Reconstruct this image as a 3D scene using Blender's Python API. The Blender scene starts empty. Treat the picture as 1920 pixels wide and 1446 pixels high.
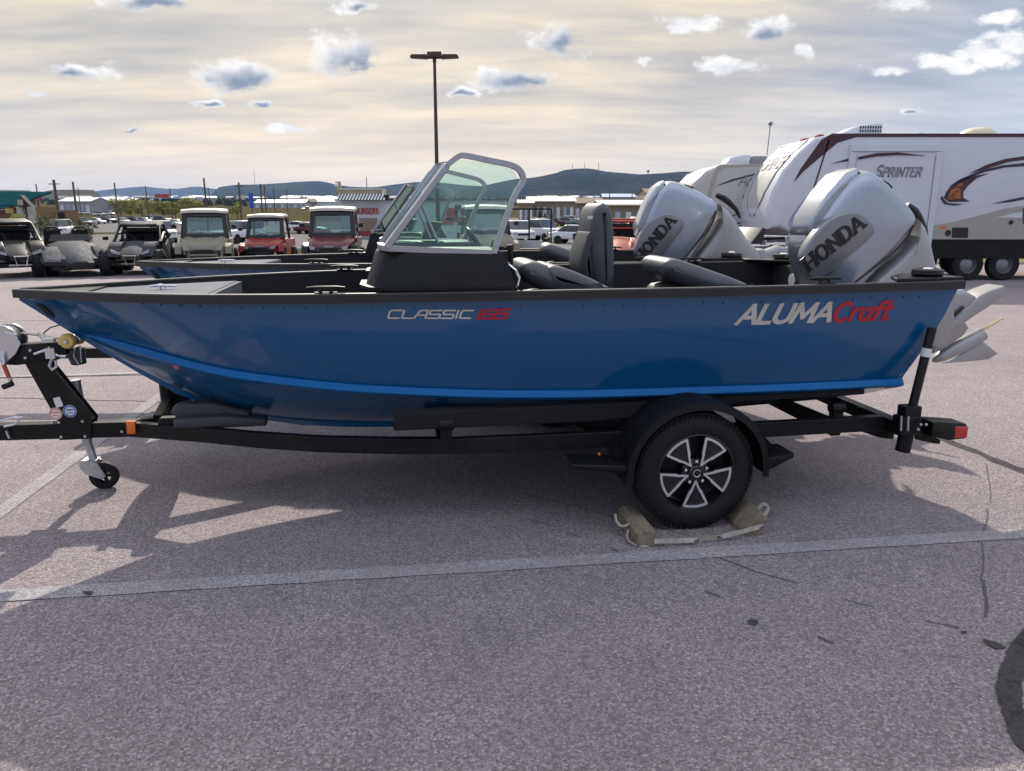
import bpy, bmesh, math, random
from mathutils import Vector, Matrix, Quaternion, noise
R = math.radians
sc = bpy.context.scene
col = sc.collection
random.seed(7)

# ------------------------------------------------------------------ camera
F_PX, PITCH, CAM_H = 1390.0, R(13.1), 1.70
cd = bpy.data.cameras.new('camera')
cam = bpy.data.objects.new('camera', cd); col.objects.link(cam)
cam.location = (0, 0, CAM_H); cam.rotation_euler = (R(90) - PITCH, 0, 0)
cd.sensor_fit = 'HORIZONTAL'; cd.sensor_width = 36.0; cd.lens = 36.0 * F_PX / 1920.0
cd.clip_start = 0.05; cd.clip_end = 30000
sc.camera = cam

# ------------------------------------------------------------------ sun, sky, exposure
SUN_EL, SUN_AZ = R(34.5), R(-11)          # azimuth measured from the view direction, negative to the left
SUN_DIR = Vector((math.sin(SUN_AZ) * math.cos(SUN_EL), math.cos(SUN_AZ) * math.cos(SUN_EL), math.sin(SUN_EL)))
sd = bpy.data.lights.new('sun', 'SUN'); sd.energy = 4.2; sd.angle = R(0.6); sd.color = (1.0, 0.93, 0.82)
sun = bpy.data.objects.new('sun', sd); col.objects.link(sun)
sun.rotation_euler = (-SUN_DIR).to_track_quat('-Z', 'Y').to_euler(); sun.location = (0, 0, 40)
vs = sc.view_settings
vs.view_transform = 'Standard'; vs.look = 'None'; vs.exposure = 0.35; vs.gamma = 1.0; vs.use_curve_mapping = False
SKY_GAIN = 0.80

FW = Vector((0, math.cos(PITCH), -math.sin(PITCH))); UPV = Vector((0, math.sin(PITCH), math.cos(PITCH)))
def ray(px, py):
    return FW + Vector((1, 0, 0)) * ((px - 960) / F_PX) - UPV * ((py - 723) / F_PX)
def at(px, py, Y):                       # point of the place at forward distance Y
    r = ray(px, py); return Vector((0, 0, CAM_H)) + r * (Y / r.y)
def on(px, py, z=0.0):                   # point of the place at height z
    r = ray(px, py); return Vector((0, 0, CAM_H)) + r * ((z - CAM_H) / r.z)

class NT:
    def __init__(s, tree): s.t = tree; s.n = tree.nodes; s.l = tree.links
    def node(s, typ, ins=None, **kw):
        n = s.n.new(typ)
        for k, v in kw.items(): setattr(n, k, v)
        for k, v in (ins or {}).items():
            if hasattr(v, 'is_linked') or hasattr(v, 'is_output'): s.l.new(v, n.inputs[k])
            else: n.inputs[k].default_value = v
        return n
    def math(s, op, a, b=0.0, c=None, clamp=False):
        n = s.n.new('ShaderNodeMath'); n.operation = op; n.use_clamp = clamp
        for i, v in enumerate((a, b) if c is None else (a, b, c)):
            if hasattr(v, 'is_output'): s.l.new(v, n.inputs[i])
            else: n.inputs[i].default_value = v
        return n.outputs[0]
    def vmath(s, op, a, b=None):
        n = s.n.new('ShaderNodeVectorMath'); n.operation = op
        for i, v in enumerate((a,) if b is None else (a, b)):
            if hasattr(v, 'is_output'): s.l.new(v, n.inputs[i])
            else: n.inputs[i].default_value = v
        return n
    def mix(s, fac, a, b, mode='MIX'):
        n = s.n.new('ShaderNodeMix'); n.data_type = 'RGBA'; n.blend_type = mode
        for i, v in ((0, fac), (6, a), (7, b)):
            if hasattr(v, 'is_output'): s.l.new(v, n.inputs[i])
            else: n.inputs[i].default_value = v if i == 0 else (*v[:3], 1)
        return n.outputs[2]
    def smooth(s, x, lo, hi, a=0.0, b=1.0):
        n = s.n.new('ShaderNodeMapRange'); n.interpolation_type = 'SMOOTHSTEP'
        s.l.new(x, n.inputs[0])
        for i, v in enumerate((lo, hi, a, b)): n.inputs[i + 1].default_value = v
        return n.outputs[0]
    def ramp(s, fac, stops):
        n = s.n.new('ShaderNodeValToRGB'); s.l.new(fac, n.inputs[0]); e = n.color_ramp.elements
        while len(e) < len(stops): e.new(0.5)
        for q, (p, c) in zip(e, stops): q.position = p; q.color = (*c, 1)
        return n.outputs[0]
    def noise(s, vec, scale, detail=4, rough=0.5, dist=0.0):
        return s.node('ShaderNodeTexNoise', {'Vector': vec, 'Scale': scale, 'Detail': detail, 'Roughness': rough, 'Distortion': dist}).outputs[0]

def build_world():
    w = bpy.data.worlds.new('World'); sc.world = w; w.use_nodes = True
    t = NT(w.node_tree); w.node_tree.nodes.clear()
    d = t.node('ShaderNodeTexCoord').outputs['Generated']
    d = t.vmath('NORMALIZE', d).outputs[0]
    sep = t.node('ShaderNodeSeparateXYZ', {0: d})
    z = t.math('MAXIMUM', sep.outputs[2], 0.0)
    sky = t.node('ShaderNodeTexSky', sky_type='NISHITA', sun_disc=False, sun_elevation=SUN_EL, sun_rotation=SUN_AZ, air_density=1.0, dust_density=1.5)
    nish = t.vmath('SCALE', sky.outputs[0]); nish.inputs[3].default_value = 0.085
    # high thin cloud sheet
    zz = t.math('ADD', z, 0.10)
    q = t.node('ShaderNodeCombineXYZ', {0: t.math('MULTIPLY', t.math('DIVIDE', sep.outputs[0], zz), 0.42), 1: t.math('DIVIDE', sep.outputs[1], zz), 2: 0.0}).outputs[0]
    n1 = t.noise(q, 1.05, 3, 0.55, 0.0); n2 = t.noise(q, 3.6, 3, 0.6, 0.0)
    s = t.math('ADD', t.math('MULTIPLY', n1, 0.68), t.math('MULTIPLY', n2, 0.32))
    dot = t.vmath('DOT_PRODUCT', d, tuple(SUN_DIR)).outputs['Value']
    warm = t.smooth(dot, 0.60, 0.90)
    sheet = t.ramp(s, [(0.37, (0.30, 0.365, 0.50)), (0.48, (0.52, 0.55, 0.63)), (0.60, (0.80, 0.79, 0.77))])
    tint = t.mix(warm, (0.93, 0.985, 1.09), (1.20, 1.01, 0.74))
    sheet = t.mix(1.0, sheet, tint, 'MULTIPLY')
    low = t.smooth(z, 0.0, 0.20, 1.0, 0.0)
    haze = t.mix(warm, (0.66, 0.68, 0.74), (1.20, 0.92, 0.64))
    sheet = t.mix(t.math('MULTIPLY', low, 0.70), sheet, haze)
    glow = t.math('POWER', t.math('MAXIMUM', dot, 0.0), 30.0)
    sheet = t.mix(t.math('MULTIPLY', glow, 0.6), sheet, (1.6, 1.45, 1.2))
    base = t.mix(0.86, nish.outputs[0], sheet)
    base = t.mix(1.0, base, t.mix(t.smooth(z, 0.25, 0.85), (1, 1, 1), (1.9, 1.9, 1.9)), 'MULTIPLY')   # a thin overcast is brighter overhead
    # small cumulus clouds
    wob = t.noise(t.vmath('MULTIPLY', d, (1.0, 1.0, 1.8)).outputs[0], 15.0, 8, 0.64, 0.0)
    nn = t.math('MULTIPLY', t.math('SUBTRACT', wob, 0.465), 3.6)
    CL = [(663,108,78,40,1),(440,143,80,28,1),(135,138,62,17,.45),(48,146,30,9,.3),(85,169,32,9,.2),(285,4,110,18,.8),(668,8,50,16,.4),(490,199,36,10,.7),
          (385,191,32,9,.5),(238,245,20,6,.7),(548,243,52,9,.2),(968,155,80,20,.85),(1045,76,68,26,.7),(1282,45,58,20,.2),(1434,63,50,30,.5),(1372,128,76,15,.15),
          (1195,112,16,12,.2),(1508,102,24,12,.1),(1790,124,42,13,.2),(1852,100,52,18,.3),(1905,76,46,15,.2),(1705,12,66,18,.15),(1875,35,55,13,.15),(1715,211,28,6,.6),(862,172,32,9,.4),(1745,118,30,14,.1),(1655,130,40,10,.1),
          (2080,160,70,26,.4),(-120,90,90,30,.6),(2260,60,110,40,.4),(-300,180,80,22,.5),(500,-160,140,50,.8),(1200,-190,120,44,.6),(1700,-170,150,50,.4),(60,-120,120,40,.7)]
    ya = t.math('MAXIMUM', t.math('ABSOLUTE', sep.outputs[1]), 0.05)
    pl = t.node('ShaderNodeCombineXYZ', {0: t.math('DIVIDE', sep.outputs[0], ya), 1: t.math('DIVIDE', sep.outputs[2], ya), 2: 0.0}).outputs[0]
    wv = t.node('ShaderNodeTexNoise', {'Vector': d, 'Scale': 17.0, 'Detail': 3.0, 'Roughness': 0.6}).outputs['Color']
    wv = t.vmath('MULTIPLY_ADD', wv, (0.075, 0.034, 0.0)); wv.inputs[2].default_value = (-0.0375, -0.017, 0.0)
    pl = t.vmath('ADD', pl, wv.outputs[0]).outputs[0]
    def near(px, py, hw, hh, prev):
        r = ray(px, py); sx, sz = F_PX*r.y/hw, F_PX*r.y/hh
        n = t.vmath('MULTIPLY_ADD', pl, (sx, sz, 0.0)); n.inputs[2].default_value = (-r.x/r.y*sx, -r.z/r.y*sz, 0.0)
        r_ = t.vmath('LENGTH', n.outputs[0]).outputs['Value']
        return r_ if prev is None else t.math('MINIMUM', prev, r_)
    rr = dk_ = None
    for (px, py, hw, hh, dk) in CL:
        rr = near(px, py, hw, hh, rr)
        if dk >= 0.4: dk_ = near(px + 0.06*hw, py + 0.25*hh, hw*(0.45+0.5*dk), hh*(0.40+0.45*dk), dk_)
    dn = t.math('ADD', t.math('SUBTRACT', 1.0, rr), nn)
    mask = t.smooth(dn, 0.02, 0.72)
    shade = t.smooth(t.math('ADD', t.math('SUBTRACT', 1.0, dk_), t.math('MULTIPLY', nn, 0.50)), -0.15, 0.95)
    ccol = t.mix(shade, t.ramp(wob, [(0.38, (0.70, 0.72, 0.77)), (0.58, (1.10, 1.08, 1.04))]), (0.21, 0.265, 0.37))
    full = t.mix(t.math('MULTIPLY', mask, 0.92), base, ccol)
    ground = t.smooth(sep.outputs[2], -0.03, 0.0)
    full = t.mix(ground, (0.22, 0.20, 0.19), full)
    bg = t.node('ShaderNodeBackground', {'Color': full, 'Strength': SKY_GAIN})
    out = t.node('ShaderNodeOutputWorld', {'Surface': bg.outputs[0]})
build_world()
sc.world.cycles.sampling_method = 'NONE'; sc.world.cycles.sample_map_resolution = 512
sc.cycles.max_bounces = 7; sc.cycles.transparent_max_bounces = 14; sc.cycles.volume_bounces = 0
sc.cycles.sample_clamp_indirect = 6.0; sc.cycles.caustics_reflective = False; sc.cycles.caustics_refractive = False

# ------------------------------------------------------------------ materials
MATS = {}
def pm(name, c, rough=0.5, metal=0.0, coat=0.0, var=0.10, scale=6.0, bump=0.0, bscale=60.0, spec=0.5, dirt=None, coat_rough=0.04, emit=None, rvar=0.12, sheen=0.0):
    if name in MATS: return MATS[name]
    m = bpy.data.materials.new(name); m.use_nodes = True; t = NT(m.node_tree)
    b = m.node_tree.nodes['Principled BSDF']
    obj = t.node('ShaderNodeTexCoord').outputs['Object']
    n = t.noise(obj, scale, 5, 0.6)
    lo = tuple(max(0, x * (1 - var)) for x in c); hi = tuple(min(1, x * (1 + var)) for x in c)
    colr = t.ramp(n, [(0.32, lo), (0.68, hi)])
    if dirt:
        dn = t.smooth(t.noise(obj, dirt[1], 6, 0.65), 0.50, 0.72)
        colr = t.mix(t.math('MULTIPLY', dn, dirt[2]), colr, dirt[0])
    t.l.new(colr, b.inputs['Base Color'])
    t.l.new(t.smooth(t.noise(obj, scale * 2.3, 4, 0.6), 0.3, 0.7, max(0.02, rough - rvar * rough), min(1, rough + rvar * rough)), b.inputs['Roughness'])
    b.inputs['Metallic'].default_value = metal; b.inputs['Coat Weight'].default_value = coat
    b.inputs['Coat Roughness'].default_value = coat_rough
    b.inputs['Specular IOR Level'].default_value = spec
    if sheen: b.inputs['Sheen Weight'].default_value = sheen
    if bump:
        bn = t.node('ShaderNodeBump', {'Height': t.noise(obj, bscale, 4, 0.6), 'Strength': bump, 'Distance': 0.01})
        t.l.new(bn.outputs[0], b.inputs['Normal'])
    if emit: b.inputs['Emission Color'].default_value = (*c, 1); b.inputs['Emission Strength'].default_value = emit
    MATS[name] = m; return m
def glass(name, tint, refl=0.10, rough=0.02):
    m = bpy.data.materials.new(name); m.use_nodes = True; t = NT(m.node_tree); m.node_tree.nodes.clear()
    tr = t.node('ShaderNodeBsdfTransparent', {'Color': (*tint, 1)})
    gl = t.node('ShaderNodeBsdfGlossy', {'Color': (0.9, 1.0, 0.96, 1), 'Roughness': rough})
    lw = t.node('ShaderNodeFresnel', {'IOR': 1.5})
    fac = t.math('ADD', t.math('MULTIPLY', lw.outputs[0], 0.85), refl, clamp=True)
    mx = t.node('ShaderNodeMixShader', {0: fac, 1: tr.outputs[0], 2: gl.outputs[0]})
    t.node('ShaderNodeOutputMaterial', {0: mx.outputs[0]})
    MATS[name] = m; return m

def ground_mat(name, stops, chip=95.0, bump=0.6, rough=0.85, mott=0.35, mcol=(0.10, 0.09, 0.09), spec=0.35):
    m = bpy.data.materials.new(name); m.use_nodes = True; t = NT(m.node_tree); b = m.node_tree.nodes['Principled BSDF']
    obj = t.node('ShaderNodeTexCoord').outputs['Object']
    wv = t.node('ShaderNodeTexNoise', {'Vector': obj, 'Scale': chip * 0.5, 'Detail': 2.0}).outputs['Color']
    warp = t.vmath('ADD', obj, t.vmath('SCALE', wv).outputs[0]); 
    warp.inputs[1].links[0].from_node.inputs[3].default_value = 0.012
    v = t.node('ShaderNodeTexVoronoi', {'Vector': warp.outputs[0], 'Scale': chip, 'Randomness': 1.0})
    v2 = t.node('ShaderNodeTexVoronoi', {'Vector': warp.outputs[0], 'Scale': chip * 0.43, 'Randomness': 1.0})
    hue = t.node('ShaderNodeSeparateColor', {0: v.outputs['Color']})
    hue2 = t.node('ShaderNodeSeparateColor', {0: v2.outputs['Color']})
    c = t.ramp(hue.outputs[0], stops)
    big = t.smooth(hue2.outputs[1], 0.86, 0.93)
    big = t.math('MULTIPLY', big, t.smooth(v2.outputs['Distance'], 0.18, 0.42, 1.0, 0.0))
    c = t.mix(t.math('MULTIPLY', big, 0.55), c, tuple(min(1, x * 1.35) for x in stops[-1][1]))
    edge = t.smooth(v.outputs['Distance'], 0.30, 0.75)
    c = t.mix(t.math('MULTIPLY', edge, 0.40), c, tuple(x * 0.62 for x in stops[0][1]))
    n = t.noise(obj, 0.55, 6, 0.62, 0.4); n3 = t.noise(obj, 3.1, 5, 0.65)
    c = t.mix(t.math('MULTIPLY', t.smooth(n, 0.42, 0.70), mott), c, mcol)
    c = t.mix(1.0, c, t.ramp(n3, [(0.3, (0.90, 0.90, 0.90)), (0.7, (1.08, 1.07, 1.06))]), 'MULTIPLY')
    t.l.new(c, b.inputs['Base Color']); b.inputs['Roughness'].default_value = rough; b.inputs['Specular IOR Level'].default_value = spec
    h = t.math('ADD', t.math('MULTIPLY', v.outputs['Distance'], -1.0), t.math('MULTIPLY', t.noise(obj, chip * 1.7, 3, 0.6), 0.5))
    bn = t.node('ShaderNodeBump', {'Height': h, 'Strength': bump, 'Distance': 0.008})
    t.l.new(bn.outputs[0], b.inputs['Normal']); MATS[name] = m; return m
def paint_line_mat(name, c, under):
    m = bpy.data.materials.new(name); m.use_nodes = True; t = NT(m.node_tree); b = m.node_tree.nodes['Principled BSDF']
    obj = t.node('ShaderNodeTexCoord').outputs['Object']
    n = t.noise(obj, 60, 5, 0.7); n2 = t.noise(obj, 6, 4, 0.6)
    k = t.smooth(t.math('ADD', n, t.math('MULTIPLY', n2, 0.6)), 0.52, 0.86)
    t.l.new(t.mix(k, c, under), b.inputs['Base Color']); b.inputs['Roughness'].default_value = 0.8
    bn = t.node('ShaderNodeBump', {'Height': n, 'Strength': 0.5, 'Distance': 0.006}); t.l.new(bn.outputs[0], b.inputs['Normal'])
    b.inputs['Specular IOR Level'].default_value = 0.15; MATS[name] = m; return m

ground_mat('asphalt', [(0.0, (0.19, 0.158, 0.164)), (0.35, (0.292, 0.245, 0.250)), (0.7, (0.362, 0.305, 0.309)), (1.0, (0.50, 0.435, 0.435))], chip=112.0, bump=0.8, mott=0.28, mcol=(0.17, 0.145, 0.15))
ground_mat('far_lot', [(0.0, (0.17, 0.162, 0.158)), (1.0, (0.28, 0.265, 0.255))], chip=8.0, bump=0.15, mott=0.35, mcol=(0.2, 0.19, 0.19), spec=0.0, rough=1.0)
ground_mat('field', [(0.0, (0.065, 0.048, 0.028)), (0.5, (0.11, 0.08, 0.045)), (1.0, (0.085, 0.088, 0.036))], chip=1.3, bump=0.3, mott=0.6, mcol=(0.08, 0.095, 0.036), spec=0.0, rough=1.0)
ground_mat('lawn', [(0.0, (0.11, 0.13, 0.035)), (0.5, (0.20, 0.21, 0.06)), (1.0, (0.26, 0.23, 0.10))], chip=24.0, bump=0.8, mott=0.5, mcol=(0.17, 0.14, 0.07), spec=0.0, rough=1.0)
ground_mat('line_paint', [(0.0, (0.27, 0.24, 0.245)), (0.3, (0.37, 0.34, 0.345)), (0.7, (0.46, 0.435, 0.44)), (1.0, (0.56, 0.53, 0.535))], chip=112.0, bump=0.8, mott=0.75, mcol=(0.31, 0.27, 0.275))
paint_line_mat('tar', (0.022, 0.021, 0.024), (0.075, 0.067, 0.07))
pm('crack', (0.10, 0.088, 0.09), 0.9)
pm('concrete', (0.42, 0.40, 0.37), 0.9, var=0.18, scale=3, bump=0.3)

# ------------------------------------------------------------------ mesh builder
class B:
    def __init__(s): s.v = []; s.f = []
    def add(s, vs, fs):
        o = len(s.v); s.v += [Vector(x) for x in vs]; s.f += [tuple(i + o for i in f) for f in fs]; return s
    def box(s, c, size, rot=None, taper=None):
        x, y, z = (q / 2 for q in size); vs = []
        for sz in (-1, 1):
            k = 1.0 if (taper is None or sz < 0) else taper
            for sx, sy in ((-1, -1), (1, -1), (1, 1), (-1, 1)):
                p = Vector((sx * x * k, sy * y * k, sz * z)); p = rot @ p if rot else p
                vs.append(p + Vector(c))
        return s.add(vs, [(3, 2, 1, 0), (4, 5, 6, 7), (0, 1, 5, 4), (1, 2, 6, 5), (2, 3, 7, 6), (3, 0, 4, 7)])
    def hexa(s, p):                       # 8 corner points, bottom ring then top ring
        return s.add(p, [(3, 2, 1, 0), (4, 5, 6, 7), (0, 1, 5, 4), (1, 2, 6, 5), (2, 3, 7, 6), (3, 0, 4, 7)])
    def frames(s, pts, closed=False, up=Vector((0, 0, 1))):
        pts = [Vector(p) for p in pts]; n = len(pts); out = []
        for i, p in enumerate(pts):
            a = pts[(i - 1) % n] if (closed or i) else p; b = pts[(i + 1) % n] if (closed or i < n - 1) else p
            t = (b - a).normalized() if (b - a).length > 1e-9 else Vector((1, 0, 0))
            u = up if abs(t.dot(up)) < 0.97 else Vector((0, 1, 0)) if abs(t.y) < 0.9 else Vector((1, 0, 0))
            sd_ = t.cross(u).normalized(); out.append((p, t, sd_, sd_.cross(t).normalized()))
        return out
    def sweep(s, pts, sect, closed=False, cap=True, up=Vector((0, 0, 1))):   # sect: list of (side, up) or function(i)
        fr = s.frames(pts, closed, up); rings = []
        for i, (p, t, a, b) in enumerate(fr):
            sct = sect(i) if callable(sect) else sect
            rings.append([p + a * x + b * y for x, y in sct])
        return s.loft(rings, cap=cap and not closed, ring=closed)
    def bar(s, p, q, w, h, up=Vector((0, 0, 1))):
        return s.sweep([p, q], [(-w/2, -h/2), (w/2, -h/2), (w/2, h/2), (-w/2, h/2)], up=up)
    def tube(s, pts, r, n=8, closed=False, cap=True):
        k = [(math.cos(2*math.pi*j/n), math.sin(2*math.pi*j/n)) for j in range(n)]
        f = (lambda i: [(x * r[i], y * r[i]) for x, y in k]) if isinstance(r, (list, tuple)) else [(x * r, y * r) for x, y in k]
        return s.sweep(pts, f, closed, cap)
    def loft(s, rings, cap=True, ring=False, open_sect=False):
        o = len(s.v); n = len(rings[0]); m = len(rings)
        for r in rings: s.v += [Vector(x) for x in r]
        for i in range(m if ring else m - 1):
            for j in range(n - 1 if open_sect else n):
                a, b = o + i*n + j, o + i*n + (j+1) % n
                c, d = o + ((i+1) % m)*n + (j+1) % n, o + ((i+1) % m)*n + j
                s.f.append((a, b, c, d))
        if cap and not ring and not open_sect:
            s.f.append(tuple(o + j for j in reversed(range(n)))); s.f.append(tuple(o + (m-1)*n + j for j in range(n)))
        return s
    def lathe(s, prof, o=(0,0,0), axis=(0,1,0), n=32, cap=False, a0=0.0, a1=None):
        ax = Vector(axis).normalized(); q = Vector((0,0,1)).rotation_difference(ax); o = Vector(o); rings = []
        full = a1 is None; m = n if full else n + 1
        for i in range(m):
            t = a0 + (2*math.pi if full else a1 - a0) * i / n
            rings.append([o + q @ Vector((r * math.cos(t), r * math.sin(t), hh)) for r, hh in prof])
        return s.loft(rings, cap=False, ring=full, open_sect=True)
    def disc(s, o, axis, r, h, n=24):
        return s.lathe([(0.0005, 0), (r, 0), (r, h), (0.0005, h)], o, axis, n)
    def prism(s, poly, f0, f1):           # poly in 2d, f0/f1 map to 3d
        n = len(poly); o = len(s.v)
        s.v += [Vector(f0(*p)) for p in poly] + [Vector(f1(*p)) for p in poly]
        s.f.append(tuple(o + i for i in reversed(range(n)))); s.f.append(tuple(o + n + i for i in range(n)))
        for i in range(n): s.f.append((o + i, o + (i+1) % n, o + n + (i+1) % n, o + n + i))
        return s
    def rext(s, poly, w0, w1, r, seg=4, fmap=None, bulge=0.0):   # extruded outline with rounded rims, in (u, z), across w
        fmap = fmap or (lambda u, w, z: (u, w, z)); n = len(poly)
        area = sum(poly[i][0]*poly[(i+1)%n][1] - poly[(i+1)%n][0]*poly[i][1] for i in range(n))
        sg = 1 if area > 0 else -1; nor = []
        for i in range(n):
            a, b, c = Vector(poly[i-1]), Vector(poly[i]), Vector(poly[(i+1) % n])
            e1, e2 = (b-a).normalized(), (c-b).normalized()
            n1, n2 = Vector((-e1.y, e1.x)), Vector((-e2.y, e2.x)); m = (n1+n2); m = m.normalized() if m.length > 1e-6 else n1
            nor.append(m * sg / max(0.6, m.dot(n1)))
        rings = []
        def ring(ins, w): rings.append([fmap(p[0] + nn.x*ins, w, p[1] + nn.y*ins) for p, nn in zip(poly, nor)])
        for k in range(seg + 1):
            t = math.pi/2 * k/seg; ring(r*(1-math.sin(t)), w0 + r*(1-math.cos(t)))
        for k in range(seg + 1):
            t = math.pi/2 * (seg-k)/seg; ring(r*(1-math.sin(t)), w1 - r*(1-math.cos(t)))
        return s.loft(rings)
    def sphere(s, c, r, n=12, m=8, sq=(1,1,1)):
        rings = []
        for i in range(m + 1):
            t = math.pi * i / m; t = min(max(t, 0.02), math.pi - 0.02)
            rings.append([Vector(c) + Vector((r*sq[0]*math.sin(t)*math.cos(2*math.pi*j/n), r*sq[1]*math.sin(t)*math.sin(2*math.pi*j/n), r*sq[2]*math.cos(t))) for j in range(n)])
        return s.loft(rings)
    def mesh(s, name, mat=None, smooth=35, M=None):
        me = bpy.data.meshes.new(name)
        me.from_pydata([tuple(M @ v) if M else tuple(v) for v in s.v], [], s.f)
        bm = bmesh.new(); bm.from_mesh(me); bmesh.ops.recalc_face_normals(bm, faces=bm.faces); bm.to_mesh(me); bm.free()
        if smooth:
            me.polygons.foreach_set('use_smooth', [True] * len(me.polygons)); me.set_sharp_from_angle(angle=R(smooth))
        if mat: me.materials.append(MATS[mat] if isinstance(mat, str) else mat)
        me.update(); return me
    def obj(s, name, mat=None, parent=None, smooth=35, M=None, bevel=0.0, seg=2, label=None, kind=None):
        o = bpy.data.objects.new(name, s.mesh(name, mat, smooth, M)); col.objects.link(o)
        if parent: o.parent = parent
        if bevel:
            md = o.modifiers.new('bevel', 'BEVEL'); md.width = bevel; md.segments = seg; md.limit_method = 'ANGLE'; md.angle_limit = R(40)
            md.harden_normals = False
        if label: o['label'] = label
        if kind: o['kind'] = kind
        return o
def tag(o, label=None, cat=None, group=None, kind=None):
    for k, v in (('label', label), ('category', cat), ('group', group), ('kind', kind)):
        if v: o[k] = v
    return o
def thing(name, label, cat, loc=(0,0,0), rz=0.0, group=None):
    o = bpy.data.objects.new(name, None); col.objects.link(o); o.location = loc; o.rotation_euler = (0, 0, rz); o.empty_display_size = 0.2
    return tag(o, label, cat, group)
def copy_tree(o, parent=None, skip=()):
    c = o.copy(); col.objects.link(c); c.parent = parent
    for ch in list(o.children):
        if ch not in skip: copy_tree(ch, c, skip)
    return c
def lerp_tab(tab, x):
    if x <= tab[0][0]: return tab[0][1]
    for (a, fa), (b, fb) in zip(tab, tab[1:]):
        if x <= b:
            return fa + (fb - fa) * (x - a) / (b - a)
    return tab[-1][1]
def smooth_tab(tab, x):                   # monotone-ish cubic through a table
    n = len(tab)
    if x <= tab[0][0]: return tab[0][1]
    if x >= tab[-1][0]: return tab[-1][1]
    for i in range(n - 1):
        if x <= tab[i+1][0]:
            x0, y0 = tab[i]; x1, y1 = tab[i+1]; h = x1 - x0
            def sl(k):
                if k <= 0: return (tab[1][1]-tab[0][1])/(tab[1][0]-tab[0][0])
                if k >= n-1: return (tab[-1][1]-tab[-2][1])/(tab[-1][0]-tab[-2][0])
                return (tab[k+1][1]-tab[k-1][1])/(tab[k+1][0]-tab[k-1][0])
            t = (x-x0)/h; m0, m1 = sl(i)*h, sl(i+1)*h
            return (2*t**3-3*t*t+1)*y0 + (t**3-2*t*t+t)*m0 + (-2*t**3+3*t*t)*y1 + (t**3-t*t)*m1

def smc(poly, n=2):                       # round the corners of a closed outline
    for _ in range(n): poly = [(a[0]*(1-t)+c[0]*t, a[1]*(1-t)+c[1]*t) for a, c in zip(poly, poly[1:]+poly[:1]) for t in (0.25, 0.75)]
    return poly
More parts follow.
